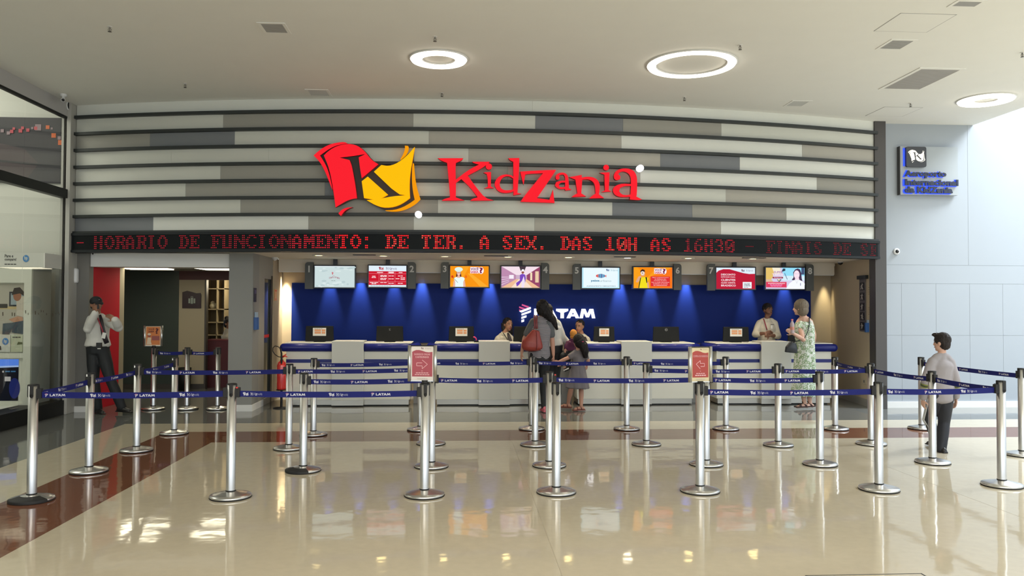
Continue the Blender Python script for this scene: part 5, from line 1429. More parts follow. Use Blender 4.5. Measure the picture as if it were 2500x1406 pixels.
# ------------------------------------------------------------------ things on the right
p0 = aty(2197, 475.5, 12.66); p1 = aty(2336.5, 360, 12.66)
x0, x1, z0, z1 = float(p0[0]), float(p1[0]), float(p0[2]), float(p1[2])
t = thing('wall_sign', 'pale square wall sign with dark blue-lit lettering on the pale wall at the right', 'sign', (x0, 12.70, z0))
mb = MB(); mb.box(x0, x1, 12.64, 12.70, z0, z1, mat('sign_board', (0.34, 0.375, 0.395), 0.5)); mb.box(x0 - .012, x0 - .0005, 12.638, 12.72, z0, z1, DARKG); mb.build('board', t)
NAVY = mat('letter_navy', (0.012, 0.018, 0.045), 0.4); BGLOW = glow('blue_halo', (40, 70, 255), 2.2)
qx = lambda px: float(aty(px, 420, 12.62)[0]); qz = lambda py: float(aty(2260, py, 12.62)[2])
mb = MB(); a, b, cz, dz = qx(2210), qx(2259), qz(409), qz(359.5)
r = .03; pts = []
for (cx_, cz_, a0) in ((b - r, dz - r, 0), (a + r, dz - r, 90), (a + r, cz + r, 180), (b - r, cz + r, 270)):
    pts += [(cx_ + r * math.cos(math.radians(a0 + k * 22.5)), cz_ + r * math.sin(math.radians(a0 + k * 22.5))) for k in range(5)]
n = len(pts)
mb.add([(x, 12.585, z) for x, z in pts] + [(x, 12.62, z) for x, z in pts], [tuple(range(n - 1, -1, -1)), tuple(range(n, 2 * n))] + [(k, (k + 1) % n, n + (k + 1) % n, n + k) for k in range(n)], mat('icon_plate', (0.03, 0.032, 0.036), 0.4))
ic = mb.build('icon_plate', t)
mb = MB(); A = Art(mb, (qx(2214), 12.584, qz(399)), (qx(2256) - qx(2214), 0, 0), (0, 0, qz(367) - qz(399)), 0.001); A.marks(EMBLEM, 0, 0, 1, 1, lambda k: glow('icon_white', (255, 250, 235), 1.4)); mb.build('icon', ic, label='white lit flag emblem')
for s, xa, xb, ya, yb in (('Aeroporto', 2207, 2309, 435.5, 417), ('Internacional', 2208, 2338, 453.5, 438), ('da KidZania', 2207, 2324, 472, 456)):
    mb = MB(); A = Art(mb, (qx(xa), 12.60, qz(ya)), (qx(xb) - qx(xa), 0, 0), (0, 0, qz(yb) - qz(ya)), 0.001)
    A.text(s, 0, 0, 1, 1, NAVY, 0.06); o = mb.build('lettering', t)
    sd = o.modifiers.new('depth', 'SOLIDIFY'); sd.thickness = 0.02; sd.offset = -1
for s, xa, xb, ya, yb in (('Aeroporto', 2204.5, 2307, 437, 416), ('Internacional', 2205, 2336, 455, 437.5), ('da KidZania', 2204.5, 2322, 473.5, 455.5)):
    mb = MB(); A = Art(mb, (qx(xa), 12.632, 2 * qz(yb) - qz(ya) if False else qz(ya)), (qx(xb) - qx(xa), 0, 0), (0, 0, qz(yb) - qz(ya)), 0.001)
    A.text(s, 0, 0, 1, 1, BGLOW, 0.075); mb.build('halo', t, label='blue back-light of one line')
mb = MB(); mb.box(qx(2206.5), qx(2210), 12.632, 12.636, qz(406), qz(362), BGLOW); mb.build('halo', t, label='blue back-light of the icon plate')
# framed strip, notices, blue holder on the hall's side wall
def side_x(y): return 6.70 + (y - 12.76) * (0.23 / 1.86)
def side_box(mb, y0, y1, z0, z1, d0, d1, m):
    vs = []
    for z in (z0, z1):
        for y in (y0, y1):
            for dd in (d0, d1):
                vs.append((side_x(y) - dd, y, z))
    mb.add(vs, [(0, 2, 3, 1), (4, 5, 7, 6), (0, 1, 5, 4), (2, 6, 7, 3), (0, 4, 6, 2), (1, 3, 7, 5)], m)
def sy(px):      # depth on the side wall seen at that pixel column
    lo, hi = 12.0, 15.5
    for _ in range(40):
        mid = (lo + hi) / 2
        if float(aty(px, 750, mid)[0]) - side_x(mid) < 0: lo = mid
        else: hi = mid
    return (lo + hi) / 2
ya, yb = sy(2115), sy(2101)
if ya > yb: ya, yb = yb, ya
yc = (ya + yb) / 2
zA, zB = float(aty(2108, 680, yc)[2]), float(aty(2108, 809, yc)[2])
t = thing('picture_strip', 'tall dark strip of five small white figure pictures on the right side wall', 'picture strip', (side_x(yc), yc, zB))
mb = MB(); side_box(mb, ya, yb, zB, zA, 0.0, 0.02, mat('strip_dark', (0.10, 0.088, 0.09), 0.5)); bd = mb.build('board', t)
mb = MB(); side_box(mb, ya - .10, yb + .04, zA - .01, zA + .05, 0.0, 0.05, BLACK); mb.build('top_bar', t)
random.seed(2)
for i, py in enumerate((699, 724, 749, 772, 796)):
    zc = float(aty(2108, py, yc)[2]); mb = MB()
    side_box(mb, ya + .03, yb - .03, zc - .065, zc + .065, 0.0195, 0.024, BLACK)
    wv = mat('figure_white', (0.55, 0.52, 0.48), 0.6)
    U = Vector((side_x(ya + .04) - side_x(yb - .04), (ya + .04) - (yb - .04), 0)); O = Vector((side_x(yb - .04) - 0.0245, yb - .04, zc - .06))
    A = Art(mb, O, U, (0, 0, .12), 0.001)
    A.disc(.5 + random.uniform(-.1, .1), .82, .10, .09, wv, 10)
    A.poly([(.4, .72), (.6, .72), (.62, .45), (.75 + random.uniform(-.15, .15), .08), (.6, .08), (.5, .4), (.35, .08), (.2 + random.uniform(-.1, .15), .08), (.38, .45)], wv)
    A.line([(.4, .68), (.15, .5 + random.uniform(-.15, .3))], .010, wv); A.line([(.6, .68), (.85, .5 + random.uniform(-.15, .3))], .010, wv)
    mb.build('picture', bd)
ya2, yb2 = sy(2133) if sy(2133) > 12.79 else 12.79, sy(2122)
if ya2 > yb2: ya2, yb2 = yb2, ya2
yc2 = (ya2 + yb2) / 2
zs = lambda py: float(aty(2127, py, yc2)[2])
for a, b, lb in ((698, 740, 'upper pale paper notice beside the picture strip'), (747, 770, 'lower pale paper notice beside the picture strip')):
    t = thing('paper_notice', lb, 'notice', (side_x(yc2), yc2, zs(b)), 'paper notices on the side wall')
    mb = MB(); side_box(mb, ya2, yb2 - .03, zs(b), zs(a), 0.0, 0.006, flat('notice_tan', (178, 160, 128))); mb.build('sheet', t)
    mb = MB()
    for k in range(4):
        zc = zs(a) - .03 - k * .035
        side_box(mb, ya2 + .02, yb2 - .05, zc - .004, zc + .004, 0.006, 0.007, flat('notice_ink', (120, 104, 84)))
    mb.build('print', t)
t = thing('leaflet_holder', 'blue leaflet holder at the bottom of the picture strip on the right', 'holder', (side_x(yc2), yc2, zs(810)))
mb = MB(); side_box(mb, ya2, min(yb2 + .03, ya - .01), zs(811), zs(788), 0.0, 0.06, BLU); mb.build('pocket', t)
mb = MB(); side_box(mb, ya2 + .04, yb2 - .03, zs(788), zs(781), 0.01, 0.03, flat('leaflet', (150, 170, 190))); mb.build('leaflet', t)
yo = sy(2110); zo = float(aty(2110, 931, yo)[2])
t = thing('power_outlet', 'small pale power outlet low on the right side wall', 'outlet', (side_x(yo), yo, zo))
mb = MB(); side_box(mb, yo - .06, yo + .06, zo - .045, zo + .045, 0.0, 0.012, mat('outlet_plate', (0.42, 0.36, 0.28), 0.4)); mb.build('cover_plate', t)
mb = MB(); side_box(mb, yo - .02, yo + .02, zo - .02, zo + .02, 0.012, 0.014, GDARK); mb.build('socket', t)
# ------------------------------------------------------------------ people
from mathutils import noise as mnoise
def remesh(mb, name, voxel, smooth=4, folds=None):
    """close all the overlapping volumes of a builder into one continuous surface"""
    me = mb.mesh(name)
    o = bpy.data.objects.new(name, me); COL.objects.link(o)
    r = o.modifiers.new('r', 'REMESH'); r.mode = 'VOXEL'; r.voxel_size = voxel; r.use_smooth_shade = True
    s = o.modifiers.new('s', 'SMOOTH'); s.factor = 0.5; s.iterations = smooth
    dg = bpy.context.evaluated_depsgraph_get()
    out = bpy.data.meshes.new_from_object(o.evaluated_get(dg))
    bpy.data.objects.remove(o)
    out.materials.clear(); out.materials.append(mb.mats[0])
    out.polygons.foreach_set('material_index', [0] * len(out.polygons))
    out.polygons.foreach_set('use_smooth', [True] * len(out.polygons))
    if folds:                       # cloth folds or locks of hair, as real relief
        amp, fq, stretch = folds
        nv = [v.normal.copy() for v in out.vertices]
        for v, n in zip(out.vertices, nv):
            q = Vector((v.co.x * fq, v.co.y * fq, v.co.z * fq * stretch))
            v.co += n * (amp * (mnoise.noise(q) + 0.5 * mnoise.noise(q * 2.1)))
    out.name = name
    return out
def put(me, name, parent, label=None):
    o = bpy.data.objects.new(name, me); COL.objects.link(o); attach(o, parent)
    if label: o['label'] = label
    return o
V3 = lambda p: Vector((float(p[0]), float(p[1]), float(p[2])))
def lerp(a, b, t): return a + (b - a) * t
def limb(mb, pts, rad, m, n=14):
    mb.tube(pts, rad, m, n)
    for p, r in zip(pts, rad):
        mb.ellip(p, r * 0.995, m, nu=12, nv=8)
def torso(mb, rings, right, m, n=22, flat_end=False):
    """rings: (centre, half width, half depth)"""
    mb.tube([r[0] for r in rings], [(r[1], r[2]) for r in rings], m, n, hint=right)
    for r in (rings[1 if flat_end else 0], rings[-1]):
        mb.ellip(r[0], (r[1] * .97, r[2] * .97, min(r[1], r[2]) * .45), m, axes=(right, right.cross(Vector((0, 0, 1))) * -1, Vector((0, 0, 1))))
def hand(mb, w, d, pn, s, m, thumb=1, curl=0.5):
    d = d.normalized(); pn = (pn - d * pn.dot(d)).normalized(); side = d.cross(pn) * thumb
    mb.ellip(w + d * 0.045 * s, (0.052 * s, 0.040 * s, 0.016 * s), m, axes=(d, side, pn))
    mb.ellip(w + d * 0.005 * s, (0.026 * s, 0.026 * s, 0.02 * s), m, axes=(d, side, pn))
    for i, (l, off) in enumerate(zip((0.066, 0.076, 0.071, 0.056), (0.030, 0.0105, -0.0095, -0.029))):
        b = w + d * (0.080 - 0.006 * abs(i - 1.2)) * s + side * off * s
        c = curl * (1 + 0.12 * i)
        p1 = b + (d * math.cos(c * .5) + pn * math.sin(c * .5)) * l * .45 * s
        p2 = p1 + (d * math.cos(c * 1.3) + pn * math.sin(c * 1.3)) * l * .33 * s
        p3 = p2 + (d * math.cos(c * 2.0) + pn * math.sin(c * 2.0)) * l * .27 * s
        limb(mb, [b - d * 0.02 * s, b, p1, p2, p3], [0.0098 * s, 0.0095 * s, 0.0088 * s, 0.0082 * s, 0.0072 * s], m, 8)
    b = w + d * 0.022 * s + side * 0.030 * s
    limb(mb, [b, b + (d * .5 + side * .75 + pn * .25).normalized() * 0.035 * s, b + (d * .8 + side * .75 + pn * .45).normalized() * 0.062 * s], [0.012 * s, 0.0105 * s, 0.0085 * s], m, 8)
def head(mb, hc, f, s, m):
    f = f.normalized(); u = Vector((0, 0, 1)); u = (u - f * u.dot(f)).normalized(); r = f.cross(u)
    ax = (r, f, u)
    mb.ellip(hc + (u * 0.022 - f * 0.008) * s, (0.076 * s, 0.095 * s, 0.094 * s), m, axes=ax, nu=20, nv=14)
    mb.ellip(hc + (u * -0.040 + f * 0.022) * s, (0.060 * s, 0.068 * s, 0.074 * s), m, axes=ax, nu=18, nv=12)
    mb.ellip(hc + (u * -0.092 + f * 0.060) * s, (0.024 * s, 0.024 * s, 0.020 * s), m, axes=ax)
    mb.tube([hc + (u * 0.015 + f * 0.086) * s, hc + (u * -0.012 + f * 0.098) * s, hc + (u * -0.026 + f * 0.104) * s, hc + (u * -0.034 + f * 0.088) * s], [0.008 * s, 0.011 * s, 0.015 * s, 0.012 * s], m, 10)
    for sg in (-1, 1):
        mb.ellip(hc + (r * 0.075 * sg + u * -0.008 - f * 0.005) * s, (0.010 * s, 0.020 * s, 0.032 * s), m, axes=ax)
        mb.ellip(hc + (r * 0.032 * sg + u * 0.030 + f * 0.074) * s, (0.024 * s, 0.014 * s, 0.009 * s), m, axes=ax)
    return ax
EYE = mat('eye_dark', (0.012, 0.009, 0.008), 0.25); EYEW = mat('eye_white', (0.34, 0.31, 0.29), 0.3); LIP = mat('lip', (0.30, 0.085, 0.075), 0.5); LIPR = mat('lip_red', (0.42, 0.05, 0.06), 0.4)
HAIRB = mat('hair_black', (0.010, 0.008, 0.008), 0.6, bump=0.8, bscale=70, spec=0.3); HAIRD = mat('hair_dark_brown', (0.018, 0.013, 0.012), 0.6, bump=0.8, bscale=70, spec=0.3); HAIRG = mat('hair_grey_blond', (0.165, 0.13, 0.092), 0.6, noise=0.35, nscale=40, bump=0.5, bscale=90)
def face(root, hc, ax, s, lip=LIP):
    r, f, u = ax
    for sg in (-1, 1):
        c = hc + (r * 0.031 * sg + u * 0.010 + f * 0.080) * s
        mb = MB(); mb.ellip(c, (0.0125 * s, 0.008 * s, 0.0055 * s), EYEW, axes=ax); mb.ellip(c + f * 0.005 * s, (0.0062 * s, 0.0058 * s, 0.0056 * s), EYE, axes=ax); mb.build('eye', root)
        mb = MB(); mb.tube([c + (r * -0.017 + u * 0.020 - f * .001) * s, c + (u * 0.025 + f * 0.008) * s, c + (r * 0.017 + u * 0.019 - f * .001) * s], [0.0025 * s, 0.0042 * s, 0.0025 * s], EYE, 6); mb.build('eyebrow', root)
    c = hc + (u * -0.062 + f * 0.088) * s
    mb = MB(); mb.tube([c - r * 0.024 * s - f * 0.008 * s, c - r * 0.010 * s + u * 0.002 * s, c + r * 0.010 * s + u * 0.002 * s, c + r * 0.024 * s - f * 0.008 * s], [0.003 * s, 0.0075 * s, 0.0075 * s, 0.003 * s], lip, 8); mb.build('mouth', root)
def skin_tone(n, c): return mat('skin_' + n, c, 0.55)

def figure(label, J, s, skin, spec, name='person'):
    """J: joint positions in the hall. spec: clothes. l/r are left/right in the view."""
    mid = (J['shl'] + J['shr']) / 2
    for k in 'lr':                  # the joint lies inside the outline of the shoulder
        J['sh' + k] = J['sh' + k] + (mid - J['sh' + k]).normalized() * 0.030 * s - Vector((0, 0, 0.028 * s))
    base = Vector(((J['anl'] + J['anr']) / 2)); base.z = 0.0
    root = thing(name, label, 'person', tuple(base))
    f = J['face'].normalized(); bf = J['front'].normalized()
    up = Vector((0, 0, 1)); right = (J['shr'] - J['shl']); right.z = 0; right.normalize()
    hip, nk = J['hip'], J['neck']
    chest = lerp(hip, nk, 0.68); waist = lerp(hip, nk, 0.30)
    W = spec.get('build', 1.0)
    sw = (J['shr'] - J['shl']).length / 2
    shc = (J['shr'] + J['shl']) / 2
    def rings(k=0.0, top=True):
        w = W * s
        out = [(hip - up * 0.06 * s, (0.150 + k) * w, (0.100 + k) * w), (hip + up * 0.04 * s, (0.158 + k) * w, (0.108 + k) * w), (waist, (0.128 + k) * w, (0.092 + k) * w), (lerp(waist, chest, .5), (0.136 + k) * w, (0.100 + k) * w), (chest, (0.148 + k) * w, (0.106 + k) * w)]
        if top:
            out += [(lerp(chest, shc, 0.75), sw * 0.92 + k * w, (0.088 + k) * w), (shc + up * 0.015 * s, sw * 0.70 + k * w * .6, (0.066 + k) * w)]
        return out
    # the body: one continuous skin surface
    mb = MB()
    torso(mb, rings(-0.008), right, skin)
    limb(mb, [shc + up * 0.0, nk + up * 0.02 * s, J['head'] - up * 0.06 * s], [0.058 * s, 0.050 * s, 0.050 * s], skin)
    for k in 'lr':
        limb(mb, [nk - up * 0.015 * s, lerp(nk, J['sh' + k], .55) + up * 0.008 * s, J['sh' + k]], [0.048 * s, 0.046 * s, 0.050 * s], skin)
    ax = head(mb, J['head'], f, s, skin)
    for k in 'lr':
        sh, el, wr = J['sh' + k], J['el' + k], J['wr' + k]
        limb(mb, [sh, lerp(sh, el, .5), el, lerp(el, wr, .4), wr], [0.052 * s, 0.044 * s, 0.038 * s, 0.037 * s, 0.025 * s], skin)
        hd = J.get('hd' + k, (wr - el).normalized()); pn = J.get('pn' + k, bf * 0.7 + Vector((0.3 if k == 'l' else -0.3, 0, 0)))
        hand(mb, wr + hd.normalized() * 0.01 * s, hd, pn, s, skin, thumb=1 if k == 'l' else -1, curl=J.get('curl' + k, 0.45))
        hp, kn, an = J['hp' + k], J['kn' + k], J['an' + k]
        limb(mb, [hp, lerp(hp, kn, .5), kn, lerp(kn, an, .35), an], [0.080 * s, 0.068 * s, 0.050 * s, 0.050 * s, 0.033 * s], skin)
        td = J.get('td' + k, bf).normalized()
        a0 = Vector((an.x, an.y, max(an.z - 0.055 * s, 0.022 * s)))
        limb(mb, [an, a0 - td * 0.045 * s, a0 + td * 0.06 * s + up * .005, a0 + td * 0.135 * s - up * 0.008], [0.034 * s, 0.030 * s, 0.032 * s, 0.022 * s], skin)
    put(remesh(mb, 'body', 0.0085 * max(s, .75), 3), 'body', root)
    face(root, J['head'], ax, s, spec.get('lip', LIP))
    # clothes
    tp = spec.get('top')
    if tp:
        m, sl, drop = tp
        mb = MB()
        rr = rings(0.016 + spec.get('loose', 0.0))
        rr[0] = (hip - up * drop * s, rr[0][1], rr[0][2])
        torso(mb, rr, right, m)
        limb(mb, [shc, nk - up * 0.015 * s], [0.075 * s, 0.058 * s], m)
        for k in 'lr':
            limb(mb, [nk - up * 0.022 * s, lerp(nk, J['sh' + k], .55) + up * 0.008 * s, J['sh' + k]], [0.052 * s, 0.056 * s, 0.060 * s], m)
        g_ = 0.013 + spec.get('loose', 0) * .6
        for k in 'lr':
            sh, el, wr = J['sh' + k], J['el' + k], J['wr' + k]
            if sl > 0:
                P_ = [sh, lerp(sh, el, .5 * min(sl, 1)), lerp(sh, el, min(sl, 1))]
                R_ = [(0.050 + g_) * s, (0.047 + g_) * s, (0.044 + g_) * s]
                if sl > 1:
                    P_ += [lerp(el, wr, (sl - 1) * .5), lerp(el, wr, sl - 1)]
                    R_ += [(0.043 + g_) * s, (0.032 + g_) * s]
                limb(mb, P_, R_, m)
        put(remesh(mb, 'shirt', 0.0095, 3, (0.006, 9, .55)), spec.get('topname', 'shirt'), root)
    bt = spec.get('bottom')
    if bt:
        m, kind = bt
        mb = MB()
        if kind == 'trousers':
            w = W * s
            torso(mb, [(hip - up * 0.07 * s, 0.158 * w, 0.112 * w), (hip + up * 0.03 * s, 0.168 * w, 0.122 * w), (lerp(hip, waist, .75), 0.146 * w, 0.110 * w)], right, m)
            for k in 'lr':
                hp, kn, an = J['hp' + k], J['kn' + k], J['an' + k]
                b = spec.get('leg', 0.016)
                limb(mb, [hp, lerp(hp, kn, .5), kn, lerp(kn, an, .45), an - up * 0.01 * s], [(0.086 + b * .6) * s, (0.072 + b) * s, (0.054 + b) * s, (0.052 + b) * s, (0.040 + b * 1.1) * s], m)
        elif kind == 'skirt':
            torso(mb, spec['skirt'](J, s, up), right, m, 30, True)
        put(remesh(mb, 'trousers', 0.0095, 3, (0.006, 9, .35) if kind == 'trousers' else (0.012, 13, .10)), 'trousers' if kind == 'trousers' else 'skirt', root)
    so = spec.get('shoe')
    if so:
        for k in 'lr':
            an = J['an' + k]; td = J.get('td' + k, bf).normalized()
            a0 = Vector((an.x, an.y, max(an.z - 0.050 * s, 0.034 * s)))
            mb = MB()
            limb(mb, [a0 + up * 0.035 * s - td * 0.01, a0 - td * 0.050 * s, a0 + td * 0.055 * s, a0 + td * 0.150 * s - up * 0.008], [0.044 * s, 0.038 * s, 0.042 * s, 0.028 * s], so)
            mb.obox(a0 + td * 0.05 * s - up * 0.026 * s, td, td.cross(up), up, 0.145 * s, 0.036 * s, 0.008 * s, so)
            put(remesh(mb, 'shoe', 0.009, 2), 'shoe', root)
    hs = spec.get('hair')
    if hs:
        m, fn = hs
        mb = MB(); fn(mb, J['head'], ax, s, m)
        put(remesh(mb, 'hair', 0.0062, 2, (spec.get('curl', 0.0055), 55, .22)), 'hair', root)
    return root, ax
def part(root, name, fn, vox=None, label=None, bevel=0):
    mb = MB(); fn(mb)
    if vox:
        return put(remesh(mb, name, vox, 2), name, root, label)
    return mb.build(name, root, bevel, label)
def hair_cap(mb, hc, ax, s, m, back=0.014, low=0.0):
    r, f, u = ax
    mb.ellip(hc + (u * 0.034 - f * 0.020) * s, (0.085 * s, 0.098 * s, 0.095 * s), m, axes=ax, nu=20, nv=14)
    mb.ellip(hc + (u * (-0.015 - low) - f * 0.040) * s, (0.080 * s, 0.075 * s, 0.085 * s), m, axes=ax, nu=18, nv=12)
def collar(root, J, s, m):
    nk = J['neck'] - Vector((0, 0, 0.012)) * s; f = J['front'].normalized(); f = Vector((f.x, f.y, 0)).normalized(); r = f.cross(Vector((0, 0, 1)))
    mb = MB(); n = 18; v = []
    for i in range(n + 1):
        a = math.radians(20 + 320 * i / n)                      # open at the throat
        d = f * math.cos(a) + r * math.sin(a)
        dip = 0.026 * max(0, math.cos(a)) 
        v.append(nk + d * 0.060 * s + Vector((0, 0, (0.030 - dip) * s)))
        v.append(nk + d * (0.078 + 0.012 * max(0, math.cos(a))) * s + Vector((0, 0, (-0.012 - dip * 1.9) * s)))
    mb.add(v, [(2 * i, 2 * i + 1, 2 * i + 3, 2 * i + 2) for i in range(n)], m, True)
    o = mb.build('collar', root); sd = o.modifiers.new('t', 'SOLIDIFY'); sd.thickness = 0.005
def at(Y0):
    return lambda px, py, dy=0.0: V3(aty(px, py, Y0 + dy))

WSH = mat('white_shirt', (0.62, 0.61, 0.56), 0.75, bump=0.35, bscale=14); CSH = mat('cream_shirt', (0.56, 0.52, 0.43), 0.75, bump=0.35, bscale=14)
BLKT = mat('black_cloth', (0.010, 0.012, 0.014), 0.7, bump=0.3, bscale=14); NAVT = mat('navy_cloth', (0.014, 0.017, 0.026), 0.7, bump=0.3, bscale=14); SHOE = mat('shoe_black', (0.012, 0.011, 0.011), 0.35)
SK_M = skin_tone('brown', (0.30, 0.145, 0.085)); SK_D = skin_tone('deep', (0.17, 0.075, 0.045)); SK_L = skin_tone('light', (0.46, 0.24, 0.165)); SK_P = skin_tone('pale', (0.58, 0.35, 0.26))

# --- guard at the corridor
Y = 12.40; P_ = at(Y)
J = dict(head=P_(235, 744), neck=P_(238, 768, .02), shl=P_(217.5, 776, -.03), shr=P_(262, 776, .02), hip=P_(239, 850, .02), ell=P_(214, 803, -.13), wrl=P_(233, 764, -.22), elr=P_(289, 800, -.10), wrr=P_(281, 780, -.26),
         hpl=P_(228, 856, .02), hpr=P_(251, 856, .02), knl=P_(229, 925, -.03), knr=P_(269, 925, -.06), anl=P_(239, 995, .05), anr=P_(297, 992, -.02), face=Vector((.62, -.75, -.05)), front=Vector((.35, -1, 0)), hdl=Vector((.16, .05, 1)), hdr=Vector((-.75, .1, .45)), curll=.75, curlr=.7,
         pnl=Vector((.6, .5, -.3)), tdl=Vector((.75, -.65, 0)), tdr=Vector((.95, -.4, 0)))
root, ax = figure('person in a black cap, white shirt and dark tie, hand raised to the face', J, 1.0, SK_M, dict(top=(WSH, 1.95, -.04), loose=0.012, bottom=(BLKT, 'trousers'), shoe=SHOE, leg=.022))
r_, f_, u_ = ax; hc = J['head']
collar(root, J, 1.0, WSH)
def cap(mb):
    mb.ellip(hc + u_ * 0.048 - f_ * 0.012, (0.088, 0.104, 0.082), BLKT, axes=ax, nu=22, nv=14)
    mb.tube([hc + u_ * 0.040 + f_ * 0.06, hc + u_ * 0.036 + f_ * 0.12, hc + u_ * 0.012 + f_ * 0.185], [(0.078, 0.009), (0.074, 0.008), (0.048, 0.006)], BLKT, 14, hint=r_)
part(root, 'cap', cap, 0.007)
part(root, 'cap_badge', lambda mb: mb.ellip(hc + u_ * 0.075 + f_ * 0.068 - r_ * .01, (0.022, 0.014, 0.017), mat('badge_grey', (0.32, 0.33, 0.32), 0.5), axes=ax))
part(root, 'hair', lambda mb: mb.ellip(hc - u_ * 0.02 - f_ * 0.045, (0.074, 0.06, 0.055), HAIRB, axes=ax), 0.008)
TIE = mat('tie_black', (0.016, 0.010, 0.014), 0.5); LANY = mat('lanyard_red', (0.30, 0.03, 0.05), 0.6)
tp = [P_(244, 769, -.10), P_(247, 780, -.15), P_(250, 800, -.165), P_(255, 823, -.165), P_(261, 838, -.17)]
part(root, 'tie', lambda mb: mb.tube(tp, [(.018, .007), (.024, .007), (.032, .007), (.038, .007), (.036, .006)], TIE, 10, hint=Vector((1, 0, 0))))
part(root, 'lanyard', lambda mb: mb.tube([P_(235, 769, -.105), P_(241, 782, -.158), P_(248, 800, -.185), P_(252, 813, -.185)], [(.011, .004)] * 4, LANY, 8, hint=Vector((1, 0, 0))))
part(root, 'badge_card', lambda mb: mb.obox(P_(253.5, 819, -.186), (1, 0, -.25), (0, 1, 0), (.25, 0, 1), .026, .003, .042, PAPER))
part(root, 'belt_pouch', lambda mb: (mb.obox(P_(242, 843, -.15), (1, 0, 0), (0, 1, 0), (0, 0, 1), .035, .02, .04, SHOE), mb.obox(P_(242, 851, -.172), (1, 0, 0), (0, 1, 0), (0, 0, 1), .024, .002, .006, PAPER)))
rp = P_(239.5, 749, -.25)
ra = thing('handheld_radio', 'small dark radio held to the guard face by the raised hand', 'radio', tuple(rp))
mb = MB(); mb.obox(rp, (1, .4, 0), (-.4, 1, 0), (0, 0, 1), .013, .012, .030, RUBBER); mb.build('case', ra, bevel=.004)
mb = MB(); mb.tube([rp + Vector((0, 0, .028)), rp + Vector((0, .005, .055))], .004, RUBBER, 8); mb.build('antenna', ra)

# --- woman in the striped tee, seen from behind
def stripe_mat():
    m = mat('striped_cloth', (0.3, 0.3, 0.3), 0.8); nt = m.node_tree; b = nt.nodes['Principled BSDF']
    tc = nt.nodes.new('ShaderNodeTexCoord'); sx = nt.nodes.new('ShaderNodeSeparateXYZ'); nt.links.new(tc.outputs['Object'], sx.inputs[0])
    n = nt.nodes.new('ShaderNodeTexNoise'); n.inputs['Scale'].default_value = 5; nt.links.new(tc.outputs['Object'], n.inputs['Vector'])
    a = nt.nodes.new('ShaderNodeMath'); a.operation = 'MULTIPLY_ADD'; a.inputs[1].default_value = 0.02; nt.links.new(n.outputs['Fac'], a.inputs[0]); nt.links.new(sx.outputs['Z'], a.inputs[2])
    q = nt.nodes.new('ShaderNodeMath'); q.operation = 'MULTIPLY'; q.inputs[1].default_value = 1 / 0.0205; nt.links.new(a.outputs[0], q.inputs[0])
    fr = nt.nodes.new('ShaderNodeMath'); fr.operation = 'FRACT'; nt.links.new(q.outputs[0], fr.inputs[0])
    gt = nt.nodes.new('ShaderNodeMath'); gt.operation = 'GREATER_THAN'; gt.inputs[1].default_value = 0.58; nt.links.new(fr.outputs[0], gt.inputs[0])
    mx = nt.nodes.new('ShaderNodeMix'); mx.data_type = 'RGBA'; mx.inputs[6].default_value = (0.045, 0.05, 0.065, 1); mx.inputs[7].default_value = (0.50, 0.45, 0.46, 1)
    nt.links.new(gt.outputs[0], mx.inputs['Factor']); nt.links.new(mx.outputs[2], b.inputs['Base Color'])
    return m
STRIPE = stripe_mat(); GREYT = mat('grey_sleeve', (0.10, 0.105, 0.11), 0.8)
Y = 12.45; P_ = at(Y)
J = dict(head=P_(1325, 754, .0), neck=P_(1323, 774), shl=P_(1297, 783), shr=P_(1346, 785), hip=P_(1316, 868), ell=P_(1281, 826, .02), wrl=P_(1274, 860, -.06), elr=P_(1348, 828, .02), wrr=P_(1351, 866, -.05),
         hpl=P_(1305, 874), hpr=P_(1330, 874), knl=P_(1299, 935, .08), knr=P_(1327, 930, .08), anl=P_(1297, 994, .02), anr=P_(1329, 992, -.10), face=Vector((.25, 1, -.05)), front=Vector((.1, 1, 0)), hdl=Vector((-.1, .1, -1)), hdr=Vector((.05, .05, -1)),
         pnl=Vector((1, .2, 0)), pnr=Vector((-1, .2, 0)), tdr=Vector((-.15, .98, 0)))
def hair_p3(mb, hc, ax, s, m):
    hair_cap(mb, hc, ax, s * 1.16, m)
    r, f, u = ax
    mb.tube([hc - f * .05 + u * .03, hc + Vector((.045, -.075, -.06)), hc + Vector((.10, -.06, -.13)), hc + Vector((.165, -.03, -.22)), hc + Vector((.19, -.02, -.28))], [.09, .080, .055, .036, .015], m, 14)
root, ax = figure('person in a striped tee seen from behind, red bag on the shoulder', J, .99, SK_L, dict(top=(STRIPE, 0, .04), bottom=(BLKT, 'trousers'), build=1.03, leg=.010, shoe=mat('shoe_pink', (0.55, 0.12, 0.16), 0.5), hair=(HAIRB, hair_p3), topname='tee', curl=.010))
for k in 'lr':
    part(root, 'sleeve', lambda mb: limb(mb, [J['sh' + k] + Vector((.012 if k == 'l' else -.012, 0, .005)), lerp(J['sh' + k], J['el' + k], .35), lerp(J['sh' + k], J['el' + k], .72)], [.074, .066, .060], GREYT), .01, 'plain grey short sleeve')
BAGR = mat('bag_red_leather', (0.27, 0.036, 0.026), 0.4, bump=0.3, bscale=10)
bp = lambda px, py, dy=-.20: P_(px, py, dy)
bag = thing('shoulder_bag', 'red slouchy leather bag hanging from the shoulder of the striped tee', 'bag', tuple(bp(1300, 858)))
def bagbody(mb):
    mb.tube([bp(1299, 855), bp(1299, 848), bp(1300, 836), bp(1305, 820), bp(1309, 806)], [(.130, .055), (.165, .085), (.160, .085), (.100, .06), (.055, .03)], BAGR, 22, hint=Vector((1, 0, 0)))
    mb.ellip(bp(1299, 850), (.155, .08, .05), BAGR)
part(bag, 'pouch', bagbody, .011)
